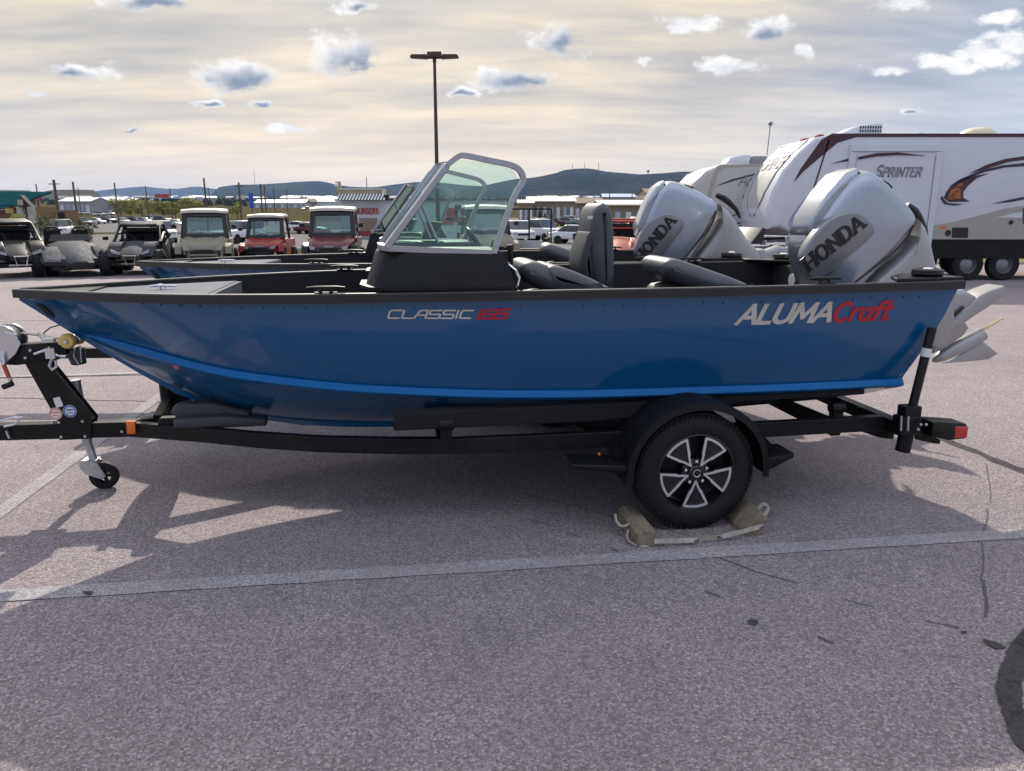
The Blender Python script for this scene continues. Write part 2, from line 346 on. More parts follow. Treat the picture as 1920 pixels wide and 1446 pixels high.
# stroke lettering: every letter is a list of polylines on a unit-high grid
def arc(cx, cy, rx, ry, a, b, n=10): return [(cx + rx*math.cos(R(a+(b-a)*i/n)), cy + ry*math.sin(R(a+(b-a)*i/n))) for i in range(n+1)]
GL = {
 'A': (0.80, [[(0.02,0),(0.40,1),(0.78,0)], [(0.18,0.33),(0.62,0.33)]]), 'B': (0.70, [[(0.08,0),(0.08,1),(0.42,1),(0.58,0.88),(0.58,0.65),(0.42,0.53),(0.08,0.53)], [(0.42,0.53),(0.64,0.40),(0.64,0.14),(0.42,0),(0.08,0)]]),
 'C': (0.78, [arc(0.40,0.5,0.34,0.5,48,312,14)]), 'D': (0.80, [[(0.08,0),(0.08,1),(0.36,1)]+arc(0.36,0.5,0.36,0.5,90,-90,10)+[(0.08,0)]]),
 'E': (0.68, [[(0.60,1),(0.08,1),(0.08,0),(0.62,0)], [(0.08,0.52),(0.52,0.52)]]), 'G': (0.80, [arc(0.40,0.5,0.34,0.5,48,300,14)+[(0.70,0.18),(0.70,0.45),(0.45,0.45)]]),
 'H': (0.84, [[(0.10,0),(0.10,1)], [(0.74,0),(0.74,1)], [(0.10,0.5),(0.74,0.5)]]), 'I': (0.30, [[(0.15,0),(0.15,1)]]), 'L': (0.62, [[(0.08,1),(0.08,0),(0.58,0)]]),
 'M': (0.98, [[(0.06,0),(0.14,1),(0.49,0.25),(0.84,1),(0.92,0)]]), 'N': (0.84, [[(0.10,0),(0.10,1),(0.74,0),(0.74,1)]]), 'O': (0.86, [arc(0.43,0.5,0.36,0.5,0,360,20)]),
 'P': (0.70, [[(0.08,0),(0.08,1),(0.40,1)]+arc(0.40,0.75,0.22,0.25,90,-90,6)+[(0.08,0.5)]]), 'R': (0.76, [[(0.08,0),(0.08,1),(0.40,1)]+arc(0.40,0.75,0.22,0.25,90,-90,6)+[(0.08,0.5)], [(0.36,0.5),(0.70,0)]]),
 'S': (0.70, [arc(0.35,0.75,0.27,0.25,40,270,10)+arc(0.35,0.25,0.27,0.25,90,-140,10)]), 'T': (0.72, [[(0.02,1),(0.70,1)], [(0.36,1),(0.36,0)]]),
 'U': (0.80, [[(0.08,1),(0.08,0.32)]+arc(0.40,0.32,0.32,0.32,180,360,8)+[(0.72,1)]]),
 'V': (0.76, [[(0.02,1),(0.38,0),(0.74,1)]]), '0': (0.70, [arc(0.35,0.5,0.28,0.5,0,360,16)]), '1': (0.34, [[(0.02,0.80),(0.20,1),(0.20,0)]]),
 '6': (0.72, [[(0.60,1),(0.30,0.92),(0.10,0.55)]+arc(0.36,0.30,0.27,0.30,150,510,14)]), '9': (0.72, [arc(0.36,0.70,0.27,0.30,-30,330,14)+[(0.60,0.40),(0.45,0.06),(0.20,0)]]), '5': (0.70, [[(0.60,1),(0.12,1),(0.10,0.56)]+arc(0.34,0.31,0.27,0.31,110,-140,10)]),
 'r': (0.46, [[(0.10,0),(0.10,0.66)], [(0.10,0.45),(0.24,0.62),(0.42,0.66)]]), 'a': (0.64, [arc(0.28,0.32,0.22,0.32,60,360,12)+[(0.52,0.64)], [(0.52,0.66),(0.52,0.08),(0.60,0)]]),
 'f': (0.44, [[(0.46,0.98),(0.34,1.0),(0.22,0.86),(0.18,0)], [(0.02,0.64),(0.42,0.64)]]), 't': (0.42, [[(0.20,0.96),(0.18,0.14),(0.26,0.0),(0.40,0.04)], [(0.0,0.66),(0.40,0.66)]]),
 'd': (0.66, [arc(0.28,0.32,0.22,0.32,40,320,12), [(0.52,1.05),(0.50,0.08),(0.62,0)]]),
}
SQ = {  # squared, open lettering for the model name
 'C': (0.98, [[(0.92,1),(0.16,1),(0.04,0.86),(0.04,0.14),(0.16,0),(0.88,0)]]), 'L': (0.86, [[(0.04,1),(0.04,0.12),(0.14,0),(0.82,0)]]),
 'A': (0.98, [[(0.02,0),(0.30,0.86),(0.44,1),(0.92,1),(0.92,0)], [(0.22,0.40),(0.92,0.40)]]), 'S': (0.96, [[(0.90,1),(0.10,1),(0.05,0.9),(0.05,0.58),(0.12,0.5),(0.82,0.5),(0.90,0.42),(0.90,0.1),(0.84,0),(0.02,0)]]),
 'I': (0.22, [[(0.08,0),(0.08,1)]]), '1': (0.30, [[(0.16,0),(0.16,1)]]), '6': (0.90, [[(0.84,1),(0.10,1),(0.05,0.9),(0.05,0.1),(0.10,0),(0.80,0),(0.84,0.1),(0.84,0.42),(0.78,0.5),(0.05,0.5)]]),
 '5': (0.90, [[(0.86,1),(0.05,1),(0.05,0.55),(0.78,0.55),(0.84,0.46),(0.84,0.1),(0.78,0),(0.02,0)]]),
}
def letters(text, height, sw, slant=0.0, serif=0.0, table=GL, gap=0.10, xs=1.0, sh=None, caps=1.0):
    """list of quads ((x, y) x 4) and total width; sw stroke width as share of height (sh for near-horizontal strokes)"""
    quads = []; x0 = 0.0; sh = sh or sw
    for ci, ch in enumerate(text):
        if ch == ' ': x0 += 0.4 * height * xs; continue
        k = height * (1.0 if (ci == 0 or caps == 1.0) else caps)
        wd, strokes = table[ch]
        for pl in strokes:
            for i in range(len(pl) - 1):
                a, b = Vector(pl[i]), Vector(pl[i+1]); a.x *= xs; b.x *= xs
                d = (b - a)
                if d.length < 1e-6: continue
                wth = (sw * abs(d.y) + sh * abs(d.x)) / (abs(d.x) + abs(d.y)); d.normalize(); nrm = Vector((-d.y, d.x)) * wth / 2
                e = d * wth * (0.42 if len(pl) > 4 or serif == 0 else 0.15)
                qd = [a - e - nrm, b + e - nrm, b + e + nrm, a - e + nrm]
                quads.append([(x0 + (q.x + slant * q.y) * k, q.y * k) for q in qd])
            if serif:
                for en, nb in ((pl[0], pl[1]), (pl[-1], pl[-2])):
                    if min(abs(en[1]), abs(en[1] - 1)) < 0.02 and abs(nb[1] - en[1]) > 0.15:
                        y = en[1]; yo = sh * 0.9; ya, yb = (y - sh/2, y + yo - sh/2) if y < 0.5 else (y - yo + sh/2, y + sh/2)
                        xx = en[0] * xs
                        quads.append([(x0 + (xx - serif + slant*ya) * k, ya*k), (x0 + (xx + serif + slant*ya) * k, ya*k), (x0 + (xx + serif + slant*yb) * k, yb*k), (x0 + (xx - serif + slant*yb) * k, yb*k)])
        x0 += (wd * xs + gap) * k
    return quads, x0 - gap * height
def letter_mesh(quads, fmap, depth=0.0016):
    """fmap(x, y, lift) -> 3d; each stroke a thin slab of its own height"""
    b = B()
    for i, q in enumerate(quads):
        t = depth + 0.00015 * (i % 9)
        n = 3; lo = []; hi = []
        for a in range(2):
            pass
        pts = [q[0], q[1], q[2], q[3]]
        b.add([fmap(*p, 0.0) for p in pts] + [fmap(*p, t) for p in pts], [(4, 5, 6, 7), (0, 1, 5, 4), (1, 2, 6, 5), (2, 3, 7, 6), (3, 0, 4, 7)])
    return b
# ------------------------------------------------------------------ the trailered boats: local frame (u aft, w away, z up)
PSI = R(9)
UX = Vector((math.cos(PSI), math.sin(PSI), 0)); WX = Vector((-math.sin(PSI), math.cos(PSI), 0))
c0 = on(1300, 990); ORG = c0 + WX * 1.0; ORG.z = 0
def P(px, py, w):
    r = ray(px, py); t = ((ORG - Vector((0,0,CAM_H))).dot(WX) + w) / r.dot(WX)
    p = Vector((0,0,CAM_H)) + r*t; return ((p - ORG).dot(UX), p.z)
def PP(pts, w): return [P(x, y, w) for x, y in pts]
def P3(px, py, w): u, z = P(px, py, w); return Vector((u, w, z))

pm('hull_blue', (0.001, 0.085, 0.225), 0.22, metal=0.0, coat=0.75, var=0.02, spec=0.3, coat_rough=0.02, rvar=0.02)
pm('chine_lit_blue', (0.002, 0.125, 0.36), 0.40, coat=0.12, var=0.02, spec=0.15)  # hull blue made lighter: skylight on the flange is put into the colour
pm('satin_black', (0.006, 0.006, 0.007), 0.33, var=0.2, spec=0.35)
pm('gunwale_black', (0.006, 0.006, 0.007), 0.50, var=0.1, spec=0.6)
pm('textured_black', (0.006, 0.0065, 0.008), 0.50, var=0.2, bump=0.15, bscale=300, spec=0.25)
pm('frame_black', (0.006, 0.006, 0.0075), 0.42, spec=0.25, var=0.25, bump=0.06, bscale=160, dirt=((0.05, 0.045, 0.042), 3.0, 0.20))
pm('carpet_grey', (0.16, 0.17, 0.19), 0.95, var=0.2, scale=80, bump=0.5, bscale=400)
pm('carpet_black', (0.010, 0.0105, 0.013), 0.95, var=0.3, scale=60, bump=0.5, bscale=300)
pm('anodised', (0.38, 0.38, 0.42), 0.33, metal=0.8, var=0.05)
pm('zinc', (0.62, 0.63, 0.66), 0.30, metal=0.9, var=0.04, scale=20, rvar=0.05)
pm('galvanised', (0.50, 0.52, 0.53), 0.45, metal=0.85, var=0.2, scale=14)
pm('chrome', (0.85, 0.86, 0.88), 0.08, metal=1.0, var=0.04)
pm('silver_paint', (0.36, 0.39, 0.45), 0.26, metal=0.55, coat=0.7, var=0.01, rvar=0.0)
pm('silver_shade', (0.22, 0.22, 0.235), 0.32, metal=0.45, coat=0.6, var=0.01, rvar=0.0)  # darker silver: shade of the cowl's down-facing side put into the colour
pm('motor_leg', (0.35, 0.345, 0.345), 0.33, metal=0.3, coat=0.3, var=0.03, rvar=0.02)
pm('decal_black', (0.008, 0.008, 0.010), 0.35)
pm('decal_silver', (0.55, 0.54, 0.50), 0.35, metal=0.3, var=0.10, scale=12)
pm('decal_red', (0.42, 0.012, 0.035), 0.40, var=0.1)
pm('vinyl_grey', (0.075, 0.079, 0.090), 0.48, var=0.12, scale=9, bump=0.12, bscale=220)
pm('vinyl_dark', (0.040, 0.043, 0.052), 0.55, var=0.12, bump=0.12, bscale=220)
pm('rubber', (0.011, 0.0115, 0.0125), 0.70, spec=0.3, var=0.25, scale=30, bump=0.1, bscale=120)
pm('wheel_black', (0.008, 0.008, 0.009), 0.22, coat=0.6, var=0.1)
pm('machined', (0.80, 0.80, 0.82), 0.34, metal=0.75, var=0.03, scale=40)
pm('amber', (0.75, 0.16, 0.015), 0.25, coat=0.6)
pm('red_lens', (0.45, 0.015, 0.02), 0.20, coat=0.8)
pm('white_label', (0.72, 0.72, 0.70), 0.6, var=0.05)
pm('yellow_roller', (0.62, 0.46, 0.14), 0.42, var=0.12)
pm('red_grip', (0.42, 0.075, 0.045), 0.55)
pm('strap_dark', (0.035, 0.036, 0.045), 0.8, bump=0.2, bscale=300)
pm('strap_light', (0.40, 0.365, 0.31), 0.85, var=0.2, scale=30, bump=0.3, bscale=300)
pm('old_wood', (0.24, 0.19, 0.135), 0.85, var=0.30, scale=30, bump=0.35, bscale=110, dirt=((0.09, 0.075, 0.06), 9.0, 0.6))
pm('brass', (0.62, 0.52, 0.30), 0.25, metal=0.9)
pm('blue_label', (0.08, 0.16, 0.38), 0.5); pm('orange_label', (0.62, 0.30, 0.20), 0.5)
glass('windshield_glass', (0.86, 0.96, 0.92), 0.02)

boat = thing('fishing_boat', 'blue aluminium fishing boat closest to the camera on its black trailer', 'boat', ORG, PSI)
trailer = thing('boat_trailer', 'black single axle boat trailer under the nearer blue boat, silver spoke wheel in front', 'trailer', ORG, PSI)
motor = thing('outboard_motor', 'large silver outboard motor tilted up on the nearer boat, black lettering', 'outboard motor', ORG, PSI)

# hull lines
SHEER_W = [(-3.70,0.02),(-3.60,0.08),(-3.44,0.175),(-3.05,0.41),(-2.55,0.645),(-1.87,0.81),(-0.9,0.905),(0.3,0.935),(1.3,0.905),(1.56,0.89)]
SHEER_Z = [(-3.70,1.268),(-3.0,1.278),(-2.0,1.293),(-1.0,1.304),(0.3,1.312),(1.56,1.322)]
STEM = [(-3.72,1.262),(-3.666,1.224),(-3.487,1.085),(-3.275,0.925),(-3.054,0.767),(-2.856,0.640),(-2.555,0.515),(-2.21,0.440),(-1.55,0.395),(-0.5,0.40),(0.6,0.44),(1.6,0.47)]
CH0 = -3.40
CHI_W = [(CH0,0.012),(-3.155,0.13),(-2.867,0.31),(-2.536,0.48),(-2.126,0.62),(-1.736,0.70),(-0.9,0.775),(0.3,0.80),(1.6,0.79)]
CHI_Z = [(CH0,1.018),(-3.155,0.985),(-2.867,0.937),(-2.536,0.880),(-2.126,0.838),(-1.736,0.805),(-0.9,0.763),(0.3,0.752),(1.6,0.756)]
def sheer(u): return smooth_tab(SHEER_W, u), smooth_tab(SHEER_Z, u)
def keel(u): return smooth_tab(STEM, u)
def chine(u):
    if u <= CH0: return 0.012, keel(u)
    return smooth_tab(CHI_W, u), smooth_tab(CHI_Z, u)
TR_T, TR_B = 1.55, 1.292                    # transom top / chine positions
def rake(u, z):                             # squash stations towards the raked transom
    return u if u < 0.9 else 0.9 + (u - 0.9) / 0.65 * (lerp_tab([(0.45,1.21),(0.676,TR_B),(1.33,TR_T)], z) - 0.9)
US = [-3.70,-3.66,-3.60,-3.52,-3.44,-3.40,-3.36,-3.30,-3.22,-3.12,-3.0] + [-3.0 + 0.13*i for i in range(1, 36)]
US = [u for u in US if u < 1.50] + [1.55]
def side_pt(u, t, s, inset=0.0):            # t 0 at the sheer, 1 at the chine
    (ws, zs), (wc, zc) = sheer(u), chine(u)
    w = ws + (wc - ws)*t; z = zs + (zc - zs)*t
    w += 0.028*math.sin(math.pi*t) * min(1, (u + 3.7)/1.2)
    w = max(0.004, w - inset)
    return Vector((rake(u, z), s*w, z))
def inner_w(u, z):
    (ws, zs), (wc, zc) = sheer(u), chine(u); zk = keel(u)
    w = ws + (wc-ws)*(zs-z)/(zs-zc) if z >= zc else wc*max(0, z-zk)/max(0.01, zc-zk)
    return max(0.006, w - 0.035)
for s in (-1, 1):
    b = B(); b.loft([[side_pt(u, k/6, s) for k in range(7)] for u in US], open_sect=True)
    b.obj('hull_side', 'hull_blue', boat, smooth=60)
    # chine flange that stands out under the side, sky-lit brightness in its colour
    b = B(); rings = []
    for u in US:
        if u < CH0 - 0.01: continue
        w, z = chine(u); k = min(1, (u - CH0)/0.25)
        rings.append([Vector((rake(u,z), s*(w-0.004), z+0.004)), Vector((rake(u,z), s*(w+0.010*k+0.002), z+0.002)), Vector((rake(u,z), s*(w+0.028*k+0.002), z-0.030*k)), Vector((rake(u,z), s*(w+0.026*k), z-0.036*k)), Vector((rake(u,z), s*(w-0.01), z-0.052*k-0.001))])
    b.loft(rings, open_sect=True); b.obj('chine_rail', 'chine_lit_blue', boat, smooth=30)
    b = B(); rings = []
    for u in US:
        if u < CH0 - 0.01: continue
        w, z = chine(u); zk = keel(u); k = min(1, (u - CH0)/0.25); z0 = z - 0.052*k
        rg = []
        for j in range(6):
            t = j/5; ww = (w - 0.008)*(1-t) + 0.012*t; zz = z0 + (zk - z0)*t - 0.03*math.sin(math.pi*t)*k
            rg.append(Vector((rake(u, zz), s*ww, zz)))
        rings.append(rg)
    b.loft(rings, open_sect=True); b.obj('hull_bottom', 'hull_blue', boat, smooth=50)
    # inner liner
    b = B(); rings = []
    for u in US:
        if u < -3.3: continue
        (ws, zs) = sheer(u); zf = max(0.84, keel(u) + 0.06); zm = max(1.14, zf + 0.1)
        rings.append([Vector((rake(u,zs) - 0.02, s*max(0.01, ws-0.05), zs-0.005)), Vector((rake(u,1.1) - 0.02, s*inner_w(u, zm), zm)), Vector((rake(u,1.1) - 0.02, s*max(0.008, inner_w(u, zm)-0.07), zm-0.01)), Vector((rake(u,0.9)-0.02, s*max(0.006, min(inner_w(u, zf), inner_w(u, zm)-0.08)), zf))])
    b.loft(rings, open_sect=True); b.obj('side_liner', 'carpet_black', boat, smooth=30)
    # gunwale trim
    pts = []
    for u in US:
        w, z = sheer(u); pts.append(Vector((rake(u, z), s*(w + 0.002), z)))
    b = B(); b.sweep(pts, [(-0.030,-0.034),(0.012,-0.036),(0.014,0.006),(0.008,0.014),(-0.024,0.014),(-0.030,0.008)] if s > 0 else [(-0.014,-0.036),(0.030,-0.034),(0.030,0.008),(0.024,0.014),(-0.008,0.014),(-0.014,0.006)])
    b.obj('gunwale_trim', 'gunwale_black', boat, smooth=30)
# keel strip and stem band
b = B(); b.sweep([Vector((u, 0, keel(u) - 0.006)) for u in [-3.69,-3.62,-3.5,-3.3,-3.1,-2.9,-2.7,-2.5,-2.2,-1.9,-1.5,-1,0,1.1]], [(-0.012,-0.022),(0.012,-0.022),(0.030,0.04),(-0.030,0.04)])
b.obj('keel_strip', 'hull_blue', boat, smooth=30)
# transom
b = B(); zs = [0.47, 0.70, 0.756, 1.0, 1.16]
def trw(z): return lerp_tab([(0.47,0.03),(0.70,0.785),(0.756,0.79),(1.322,0.888)], z)
def tru(z): return lerp_tab([(0.45,1.21),(0.676,TR_B),(1.33,TR_T)], z)
b.loft([[Vector((tru(z)+0.004, -trw(z), z)), Vector((tru(z)+0.004, trw(z), z)), Vector((tru(z)-0.05, trw(z), z)), Vector((tru(z)-0.05, -trw(z), z))] for z in zs])
for s in (-1, 1): b.loft([[Vector((tru(z)+0.004, s*trw(z), z)), Vector((tru(z)+0.004, s*(0.42 + (z-1.16)*0.5), z)), Vector((tru(z)-0.05, s*(0.42 + (z-1.16)*0.5), z)), Vector((tru(z)-0.05, s*trw(z), z))] for z in (1.16, 1.322)])
b.obj('transom', 'hull_blue', boat, smooth=20)
# transom corner rivet strip
b = B()
for i in range(44):
    t = (i+0.5)/44; z = 0.70 + t*0.60; p = side_pt(1.52, 1-(z-0.756)/(1.322-0.756) if z>0.756 else 1, -1); b.sphere((tru(z)-0.022, -trw(z)-0.004, z), 0.0045, 5, 4)
b.obj('transom_rivets', 'zinc', boat, kind='stuff')
# interior: floor, bow deck, casting deck, bulkheads
def deck(u0, u1, z, inset, n=16):
    us = [u0 + (u1-u0)*i/n for i in range(n+1)]
    return B().loft([[Vector((u, -max(0.01, min(sheer(u)[0]-inset, inner_w(u, z-0.03))), z)), Vector((u, max(0.01, min(sheer(u)[0]-inset, inner_w(u, z-0.03))), z)), Vector((u, max(0.008, min(sheer(u)[0]-inset, inner_w(u, z-0.03))), z-0.03)), Vector((u, -max(0.008, min(sheer(u)[0]-inset, inner_w(u, z-0.03))), z-0.03))] for u in us])
deck(-2.4, 1.25, 0.86, 0.13, 24).obj('floor', 'carpet_black', boat, smooth=0)
deck(-3.66, -3.30, 1.272, 0.03).obj('bow_cap', 'satin_black', boat, smooth=0)
deck(-3.30, -2.62, 1.262, 0.05).obj('bow_deck', 'carpet_grey', boat, smooth=0)
b = B(); b.box((-2.60, 0, 1.15), (0.03, 1.05, 0.22)); b.obj('deck_riser', 'carpet_grey', boat)
deck(-2.60, -1.75, 1.10, 0.14).obj('fore_platform', 'carpet_black', boat, smooth=0)
deck(0.72, 1.44, 1.06, 0.13).obj('aft_deck', 'carpet_black', boat, smooth=0)
b = B(); b.box((0.705, 0, 0.95), (0.03, 1.46, 0.20)); b.obj('aft_bulkhead', 'carpet_black', boat)
b = B(); b.box((1.40, 0.58, 1.20), (0.16, 0.46, 0.24)); b.obj('splash_well_panel', 'carpet_black', boat, bevel=0.01)
b = B(); b.disc((1.318, 0.50, 1.22), (-1,0,0), 0.045, 0.01); b.obj('livewell_knob', 'white_label', boat)
# corner pads on the transom
for s in (-1, 1):
    b = B(); b.prism([(1.12,0.97),(1.56,0.93),(1.56,0.60),(1.40,0.60),(1.20,0.80)], lambda u, w: (u, s*w*0.955, 1.333), lambda u, w: (u, s*w*0.955, 1.352)); b.obj('corner_cap', 'satin_black', boat, bevel=0.004)
    b = B(); b.lathe([(0.0005,0.0),(0.075,0.0),(0.085,0.012),(0.080,0.035),(0.055,0.042),(0.050,0.028),(0.0005,0.026)], (1.40, s*0.80, 1.353), (0,0,1), 24); b.obj('rod_holder_base', 'satin_black', boat)
    b = B(); b.sphere((1.40, s*0.80, 1.388), 0.028, 10, 6, (1.3,1,0.5)); b.obj('latch', 'chrome', boat)
def cleat(u, w, z, k=1.0):
    b = B(); b.tube([(u-0.095*k, w, z+0.026), (u-0.05*k, w, z+0.029), (u+0.05*k, w, z+0.029), (u+0.095*k, w, z+0.026)], [0.006,0.008,0.008,0.006], 8)
    for d in (-0.028, 0.028): b.tube([(u+d*k, w, z+0.002), (u+d*k*0.8, w, z+0.027)], [0.011, 0.008], 8)
    b.box((u, w, z+0.003), (0.11*k, 0.03, 0.006)); return b
for u in (-1.93, 0.70):
    for s in (-1, 1): cleat(u, s*(sheer(u)[0]-0.012), sheer(u)[1]+0.014).obj('cleat', 'satin_black', boat)
b = cleat(-2.93, 0.02, 1.256, 0.8); b.obj('bow_cleat', 'chrome', boat)
b = B(); b.tube([(-3.06,0.20,1.264),(-3.0,0.22,1.275),(-2.95,0.20,1.264)], 0.006, 6); b.obj('deck_light', 'chrome', boat)
# bow eye and navigation light plate
b = B(); cu, cz = P(150, 640, 0); b.lathe([(0.020+0.006*math.cos(t), 0.006*math.sin(t)) for t in [2*math.pi*k/8 for k in range(9)]], (cu-0.02, 0, cz+0.01), (0,1,0), 14); b.obj('bow_eye', 'zinc', boat)
b = B(); up_, zp_ = -3.56, 1.19
b.rext([(-3.575,1.205),(-3.545,1.205),(-3.485,1.140),(-3.49,1.125),(-3.52,1.135)], -0.118, -0.096, 0.006, 3); b.obj('nav_light', 'satin_black', boat, smooth=60)
# rivets along the sheer and along the chine
b = B()
for i in range(40):
    u = -2.9 + i*0.108; p = side_pt(u, 0.13, -1); b.sphere(p + Vector((0,-0.001,0)), 0.0065, 6, 4)
for i in range(96):
    u = -2.8 + i*0.042; w, z = chine(u); b.sphere((u, -(w+0.007), z+0.006), 0.0035, 5, 4)
b.obj('rivets', 'hull_blue', boat, kind='stuff')
# lettering on the near side
def hull_w(u, z):
    (ws, zs_), (wc, zc) = sheer(u), chine(u); t = (zs_ - z)/(zs_ - zc)
    return ws + (wc-ws)*t + 0.028*math.sin(math.pi*min(max(t,0),1))
def on_hull(u0, z0, dz):
    return lambda x, y, lift: Vector((u0 + x, -(hull_w(u0+x, z0+y+dz*x) + 0.002 + lift), z0 + y + dz*x))
def hull_text(text, px0, py0, px1, py1, hpx, sw, mat, name, **kw):
    w0 = -0.88; u0, z0 = P(px0, py0, w0); u1, z1 = P(px1, py1, w0); hh = P(px0, py0-hpx, w0)[1] - z0
    q, wd = letters(text, hh, sw, **kw); k = (u1-u0)/wd
    q = [[(x*k, y) for x, y in qd] for qd in q]
    letter_mesh(q, on_hull(u0, z0, (z1-z0)/(u1-u0))).obj(name, mat, boat, smooth=0)
hull_text('CLASSIC', 726, 599, 884, 597, 15, 0.20, 'decal_silver', 'lettering', table=SQ, slant=0.28, xs=1.3, gap=0.14)
hull_text('165', 892, 598, 950, 596, 16, 0.27, 'decal_red', 'lettering', table=SQ, slant=0.28, xs=1.2, gap=0.12)
hull_text('ALUMA', 1375, 605, 1549, 600, 33, 0.22, 'decal_silver', 'lettering', slant=0.30, xs=1.05, gap=0.06)
hull_text('Craft', 1552, 601, 1660, 597, 33, 0.21, 'decal_red', 'lettering', slant=0.25, xs=1.0, gap=0.0)

# consoles and windshields
def console(s):
    # footprint narrows to the front; s = -1 near side
    base = [(-1.74,0.34),(-1.74,0.60),(-1.69,0.76),(-1.58,0.845),(-0.975,0.885),(-0.975,0.34)]
    top = [(-1.68,0.36),(-1.68,0.60),(-1.63,0.74),(-1.52,0.80),(-1.035,0.83),(-1.035,0.36)]
    zb, zt = 1.325, 1.515
    b = B(); rings = []
    for t in (0.0, 0.06, 0.9, 0.97, 1.0):
        ins = 0 if t < 0.95 else (0.006 if t < 0.99 else 0.02)
        rings.append([Vector((a[0]+(c[0]-a[0])*t + (ins if a[0] < -1.2 else -ins), s*(a[1]+(c[1]-a[1])*t - (ins if a[1] > 0.5 else -ins)), zb + (zt-zb)*t)) for a, c in zip(base, top)])
    b.loft(rings); o = b.obj('console', 'textured_black', boat, smooth=50)
    bb = B(); bb.loft([[Vector((p[0]+(0.0 if p[0]>-1 else -0.03), s*(p[1]+(0.012 if p[1]>0.5 else 0)), z)) for p in base] for z in (1.318, 1.334)]); bb.obj('console_flange', 'textured_black', o)
    bb = B(); bb.box((-1.34, s*0.50, 1.08), (0.66, 0.30, 0.47)); bb.obj('console_leg', 'textured_black', o, bevel=0.02)
    # windshield: side pane, front pane, frames
    w = 0.80; zt0 = 1.525
    f0 = Vector((-1.615, s*0.775, zt0)); f1 = Vector((-1.275, s*0.73, 1.965))     # front lower / upper corner of the side pane
    r0 = Vector((-1.083, s*0.815, zt0-0.025)); r1 = Vector((-0.925, s*0.785, 1.925))
    n0 = Vector((-1.66, s*0.36, zt0)); n1 = Vector((-1.33, s*0.36, 1.955))       # front pane, inner side
    top = [f1 + Vector((-0.03, 0, -0.03)), f1 + Vector((0.03, 0, 0.016)), f1 + Vector((0.06, 0, 0.018)), f1.lerp(r1, 0.55) + Vector((0,0,0.012)), r1 + Vector((-0.07, 0, 0.012)), r1 + Vector((-0.03, 0, -0.004)), r1 + Vector((-0.004, 0, -0.035)), r1 + Vector((0.0, 0, -0.075)), r1.lerp(r0, 0.3), r0]
    fr = B(); sq = [(-0.013,-0.021),(0.013,-0.021),(0.013,0.021),(-0.013,0.021)]
    for _ in range(2): top = [top[0]] + [q for a_, c_ in zip(top, top[1:]) for q in (a_.lerp(c_, 0.25), a_.lerp(c_, 0.75))] + [top[-1]]
    fr.sweep(top, sq, up=Vector((0,1,0))); o = fr.obj('windshield_frame', 'anodised', boat, smooth=40)
    b1 = B(); b1.sweep([f0 + Vector((-0.01,0,0)), f1 + Vector((-0.03,0,-0.03))], [(-0.018,-0.016),(0.018,-0.016),(0.018,0.016),(-0.018,0.016)]); b1.obj('front_post', 'anodised', o, smooth=40, bevel=0.005)
    b1 = B(); b1.sweep([n0, f0 + Vector((-0.03,-s*0.10,0)), f0 + Vector((0.0,0,0)), f0.lerp(r0, 0.3), r0], [(-0.016,-0.012),(0.016,-0.012),(0.016,0.016),(-0.016,0.016)]); b1.obj('base_channel', 'anodised', o, smooth=40)
    b1 = B(); b1.sweep([n0, n1, f1 + Vector((-0.03,0,-0.025))], [(-0.012,-0.012),(0.012,-0.012),(0.012,0.012),(-0.012,0.012)]); b1.obj('inner_frame', 'anodised', o, smooth=40)
    g = B(); th = Vector((0, 0.0025, 0)); poly = [f0, f1, f1.lerp(r1,0.6), r1 + Vector((-0.06,0,-0.012)), r1 + Vector((-0.02,0,-0.07)), r0]
    g.add([p - th for p in poly] + [p + th for p in poly], [tuple(reversed(range(6))), tuple(range(6, 12))] + [(i, (i+1)%6, 6+(i+1)%6, 6+i) for i in range(6)]); g.obj('side_pane', 'windshield_glass', o, smooth=0)
    g = B(); th = Vector((0.002, 0, 0.0015)); poly = [n0, n1, f1 + Vector((-0.01,0,-0.01)), f0]
    g.add([p - th for p in poly] + [p + th for p in poly], [(3,2,1,0), (4,5,6,7)] + [(i, (i+1)%4, 4+(i+1)%4, 4+i) for i in range(4)]); g.obj('front_pane', 'windshield_glass', o, smooth=0)
    b1 = B(); b1.tube([Vector((-1.44, s*0.40, 1.78)), Vector((-1.34, s*0.42, 1.535))], 0.009, 8); b1.obj('support_strut', 'anodised', o)
    return o
n_before = set(boat.children); console(-1); near_console = set(boat.children) - n_before; console(1)
# steering wheel, throttle and helm on the far console
b = B(); hc = Vector((-1.0, 0.56, 1.46)); ax = Vector((0.85, 0, 0.5)).normalized()
q = Vector((0,0,1)).rotation_difference(ax)
b.tube([hc + q @ Vector((0.16*math.cos(a), 0.16*math.sin(a), 0)) for a in [2*math.pi*k/24 for k in range(24)]], 0.013, 8, closed=True)
for a in (0.5, 2.6, 4.7): b.tube([hc - ax*0.04, hc + q @ Vector((0.15*math.cos(a), 0.15*math.sin(a), 0))], 0.010, 6)
b.obj('steering_wheel', 'satin_black', boat)
b = B(); b.tube([(-0.90, 0.80, 1.33), (-0.88, 0.79, 1.46), (-0.87, 0.76, 1.50)], [0.018, 0.012, 0.02], 8); b.obj('throttle_lever', 'satin_black', boat)
b = B(); b.tube([(-0.985, -0.78, 1.44), (-0.995, -0.78, 1.54)], [0.010, 0.016], 8); b.obj('stern_light_plug', 'satin_black', boat)
b = B(); b.tube([(-1.0,-0.78,1.44),(-0.965,-0.79,1.41),(-0.945,-0.79,1.37),(-0.955,-0.79,1.33)], 0.008, 6); b.obj('grab_handle', 'chrome', boat)
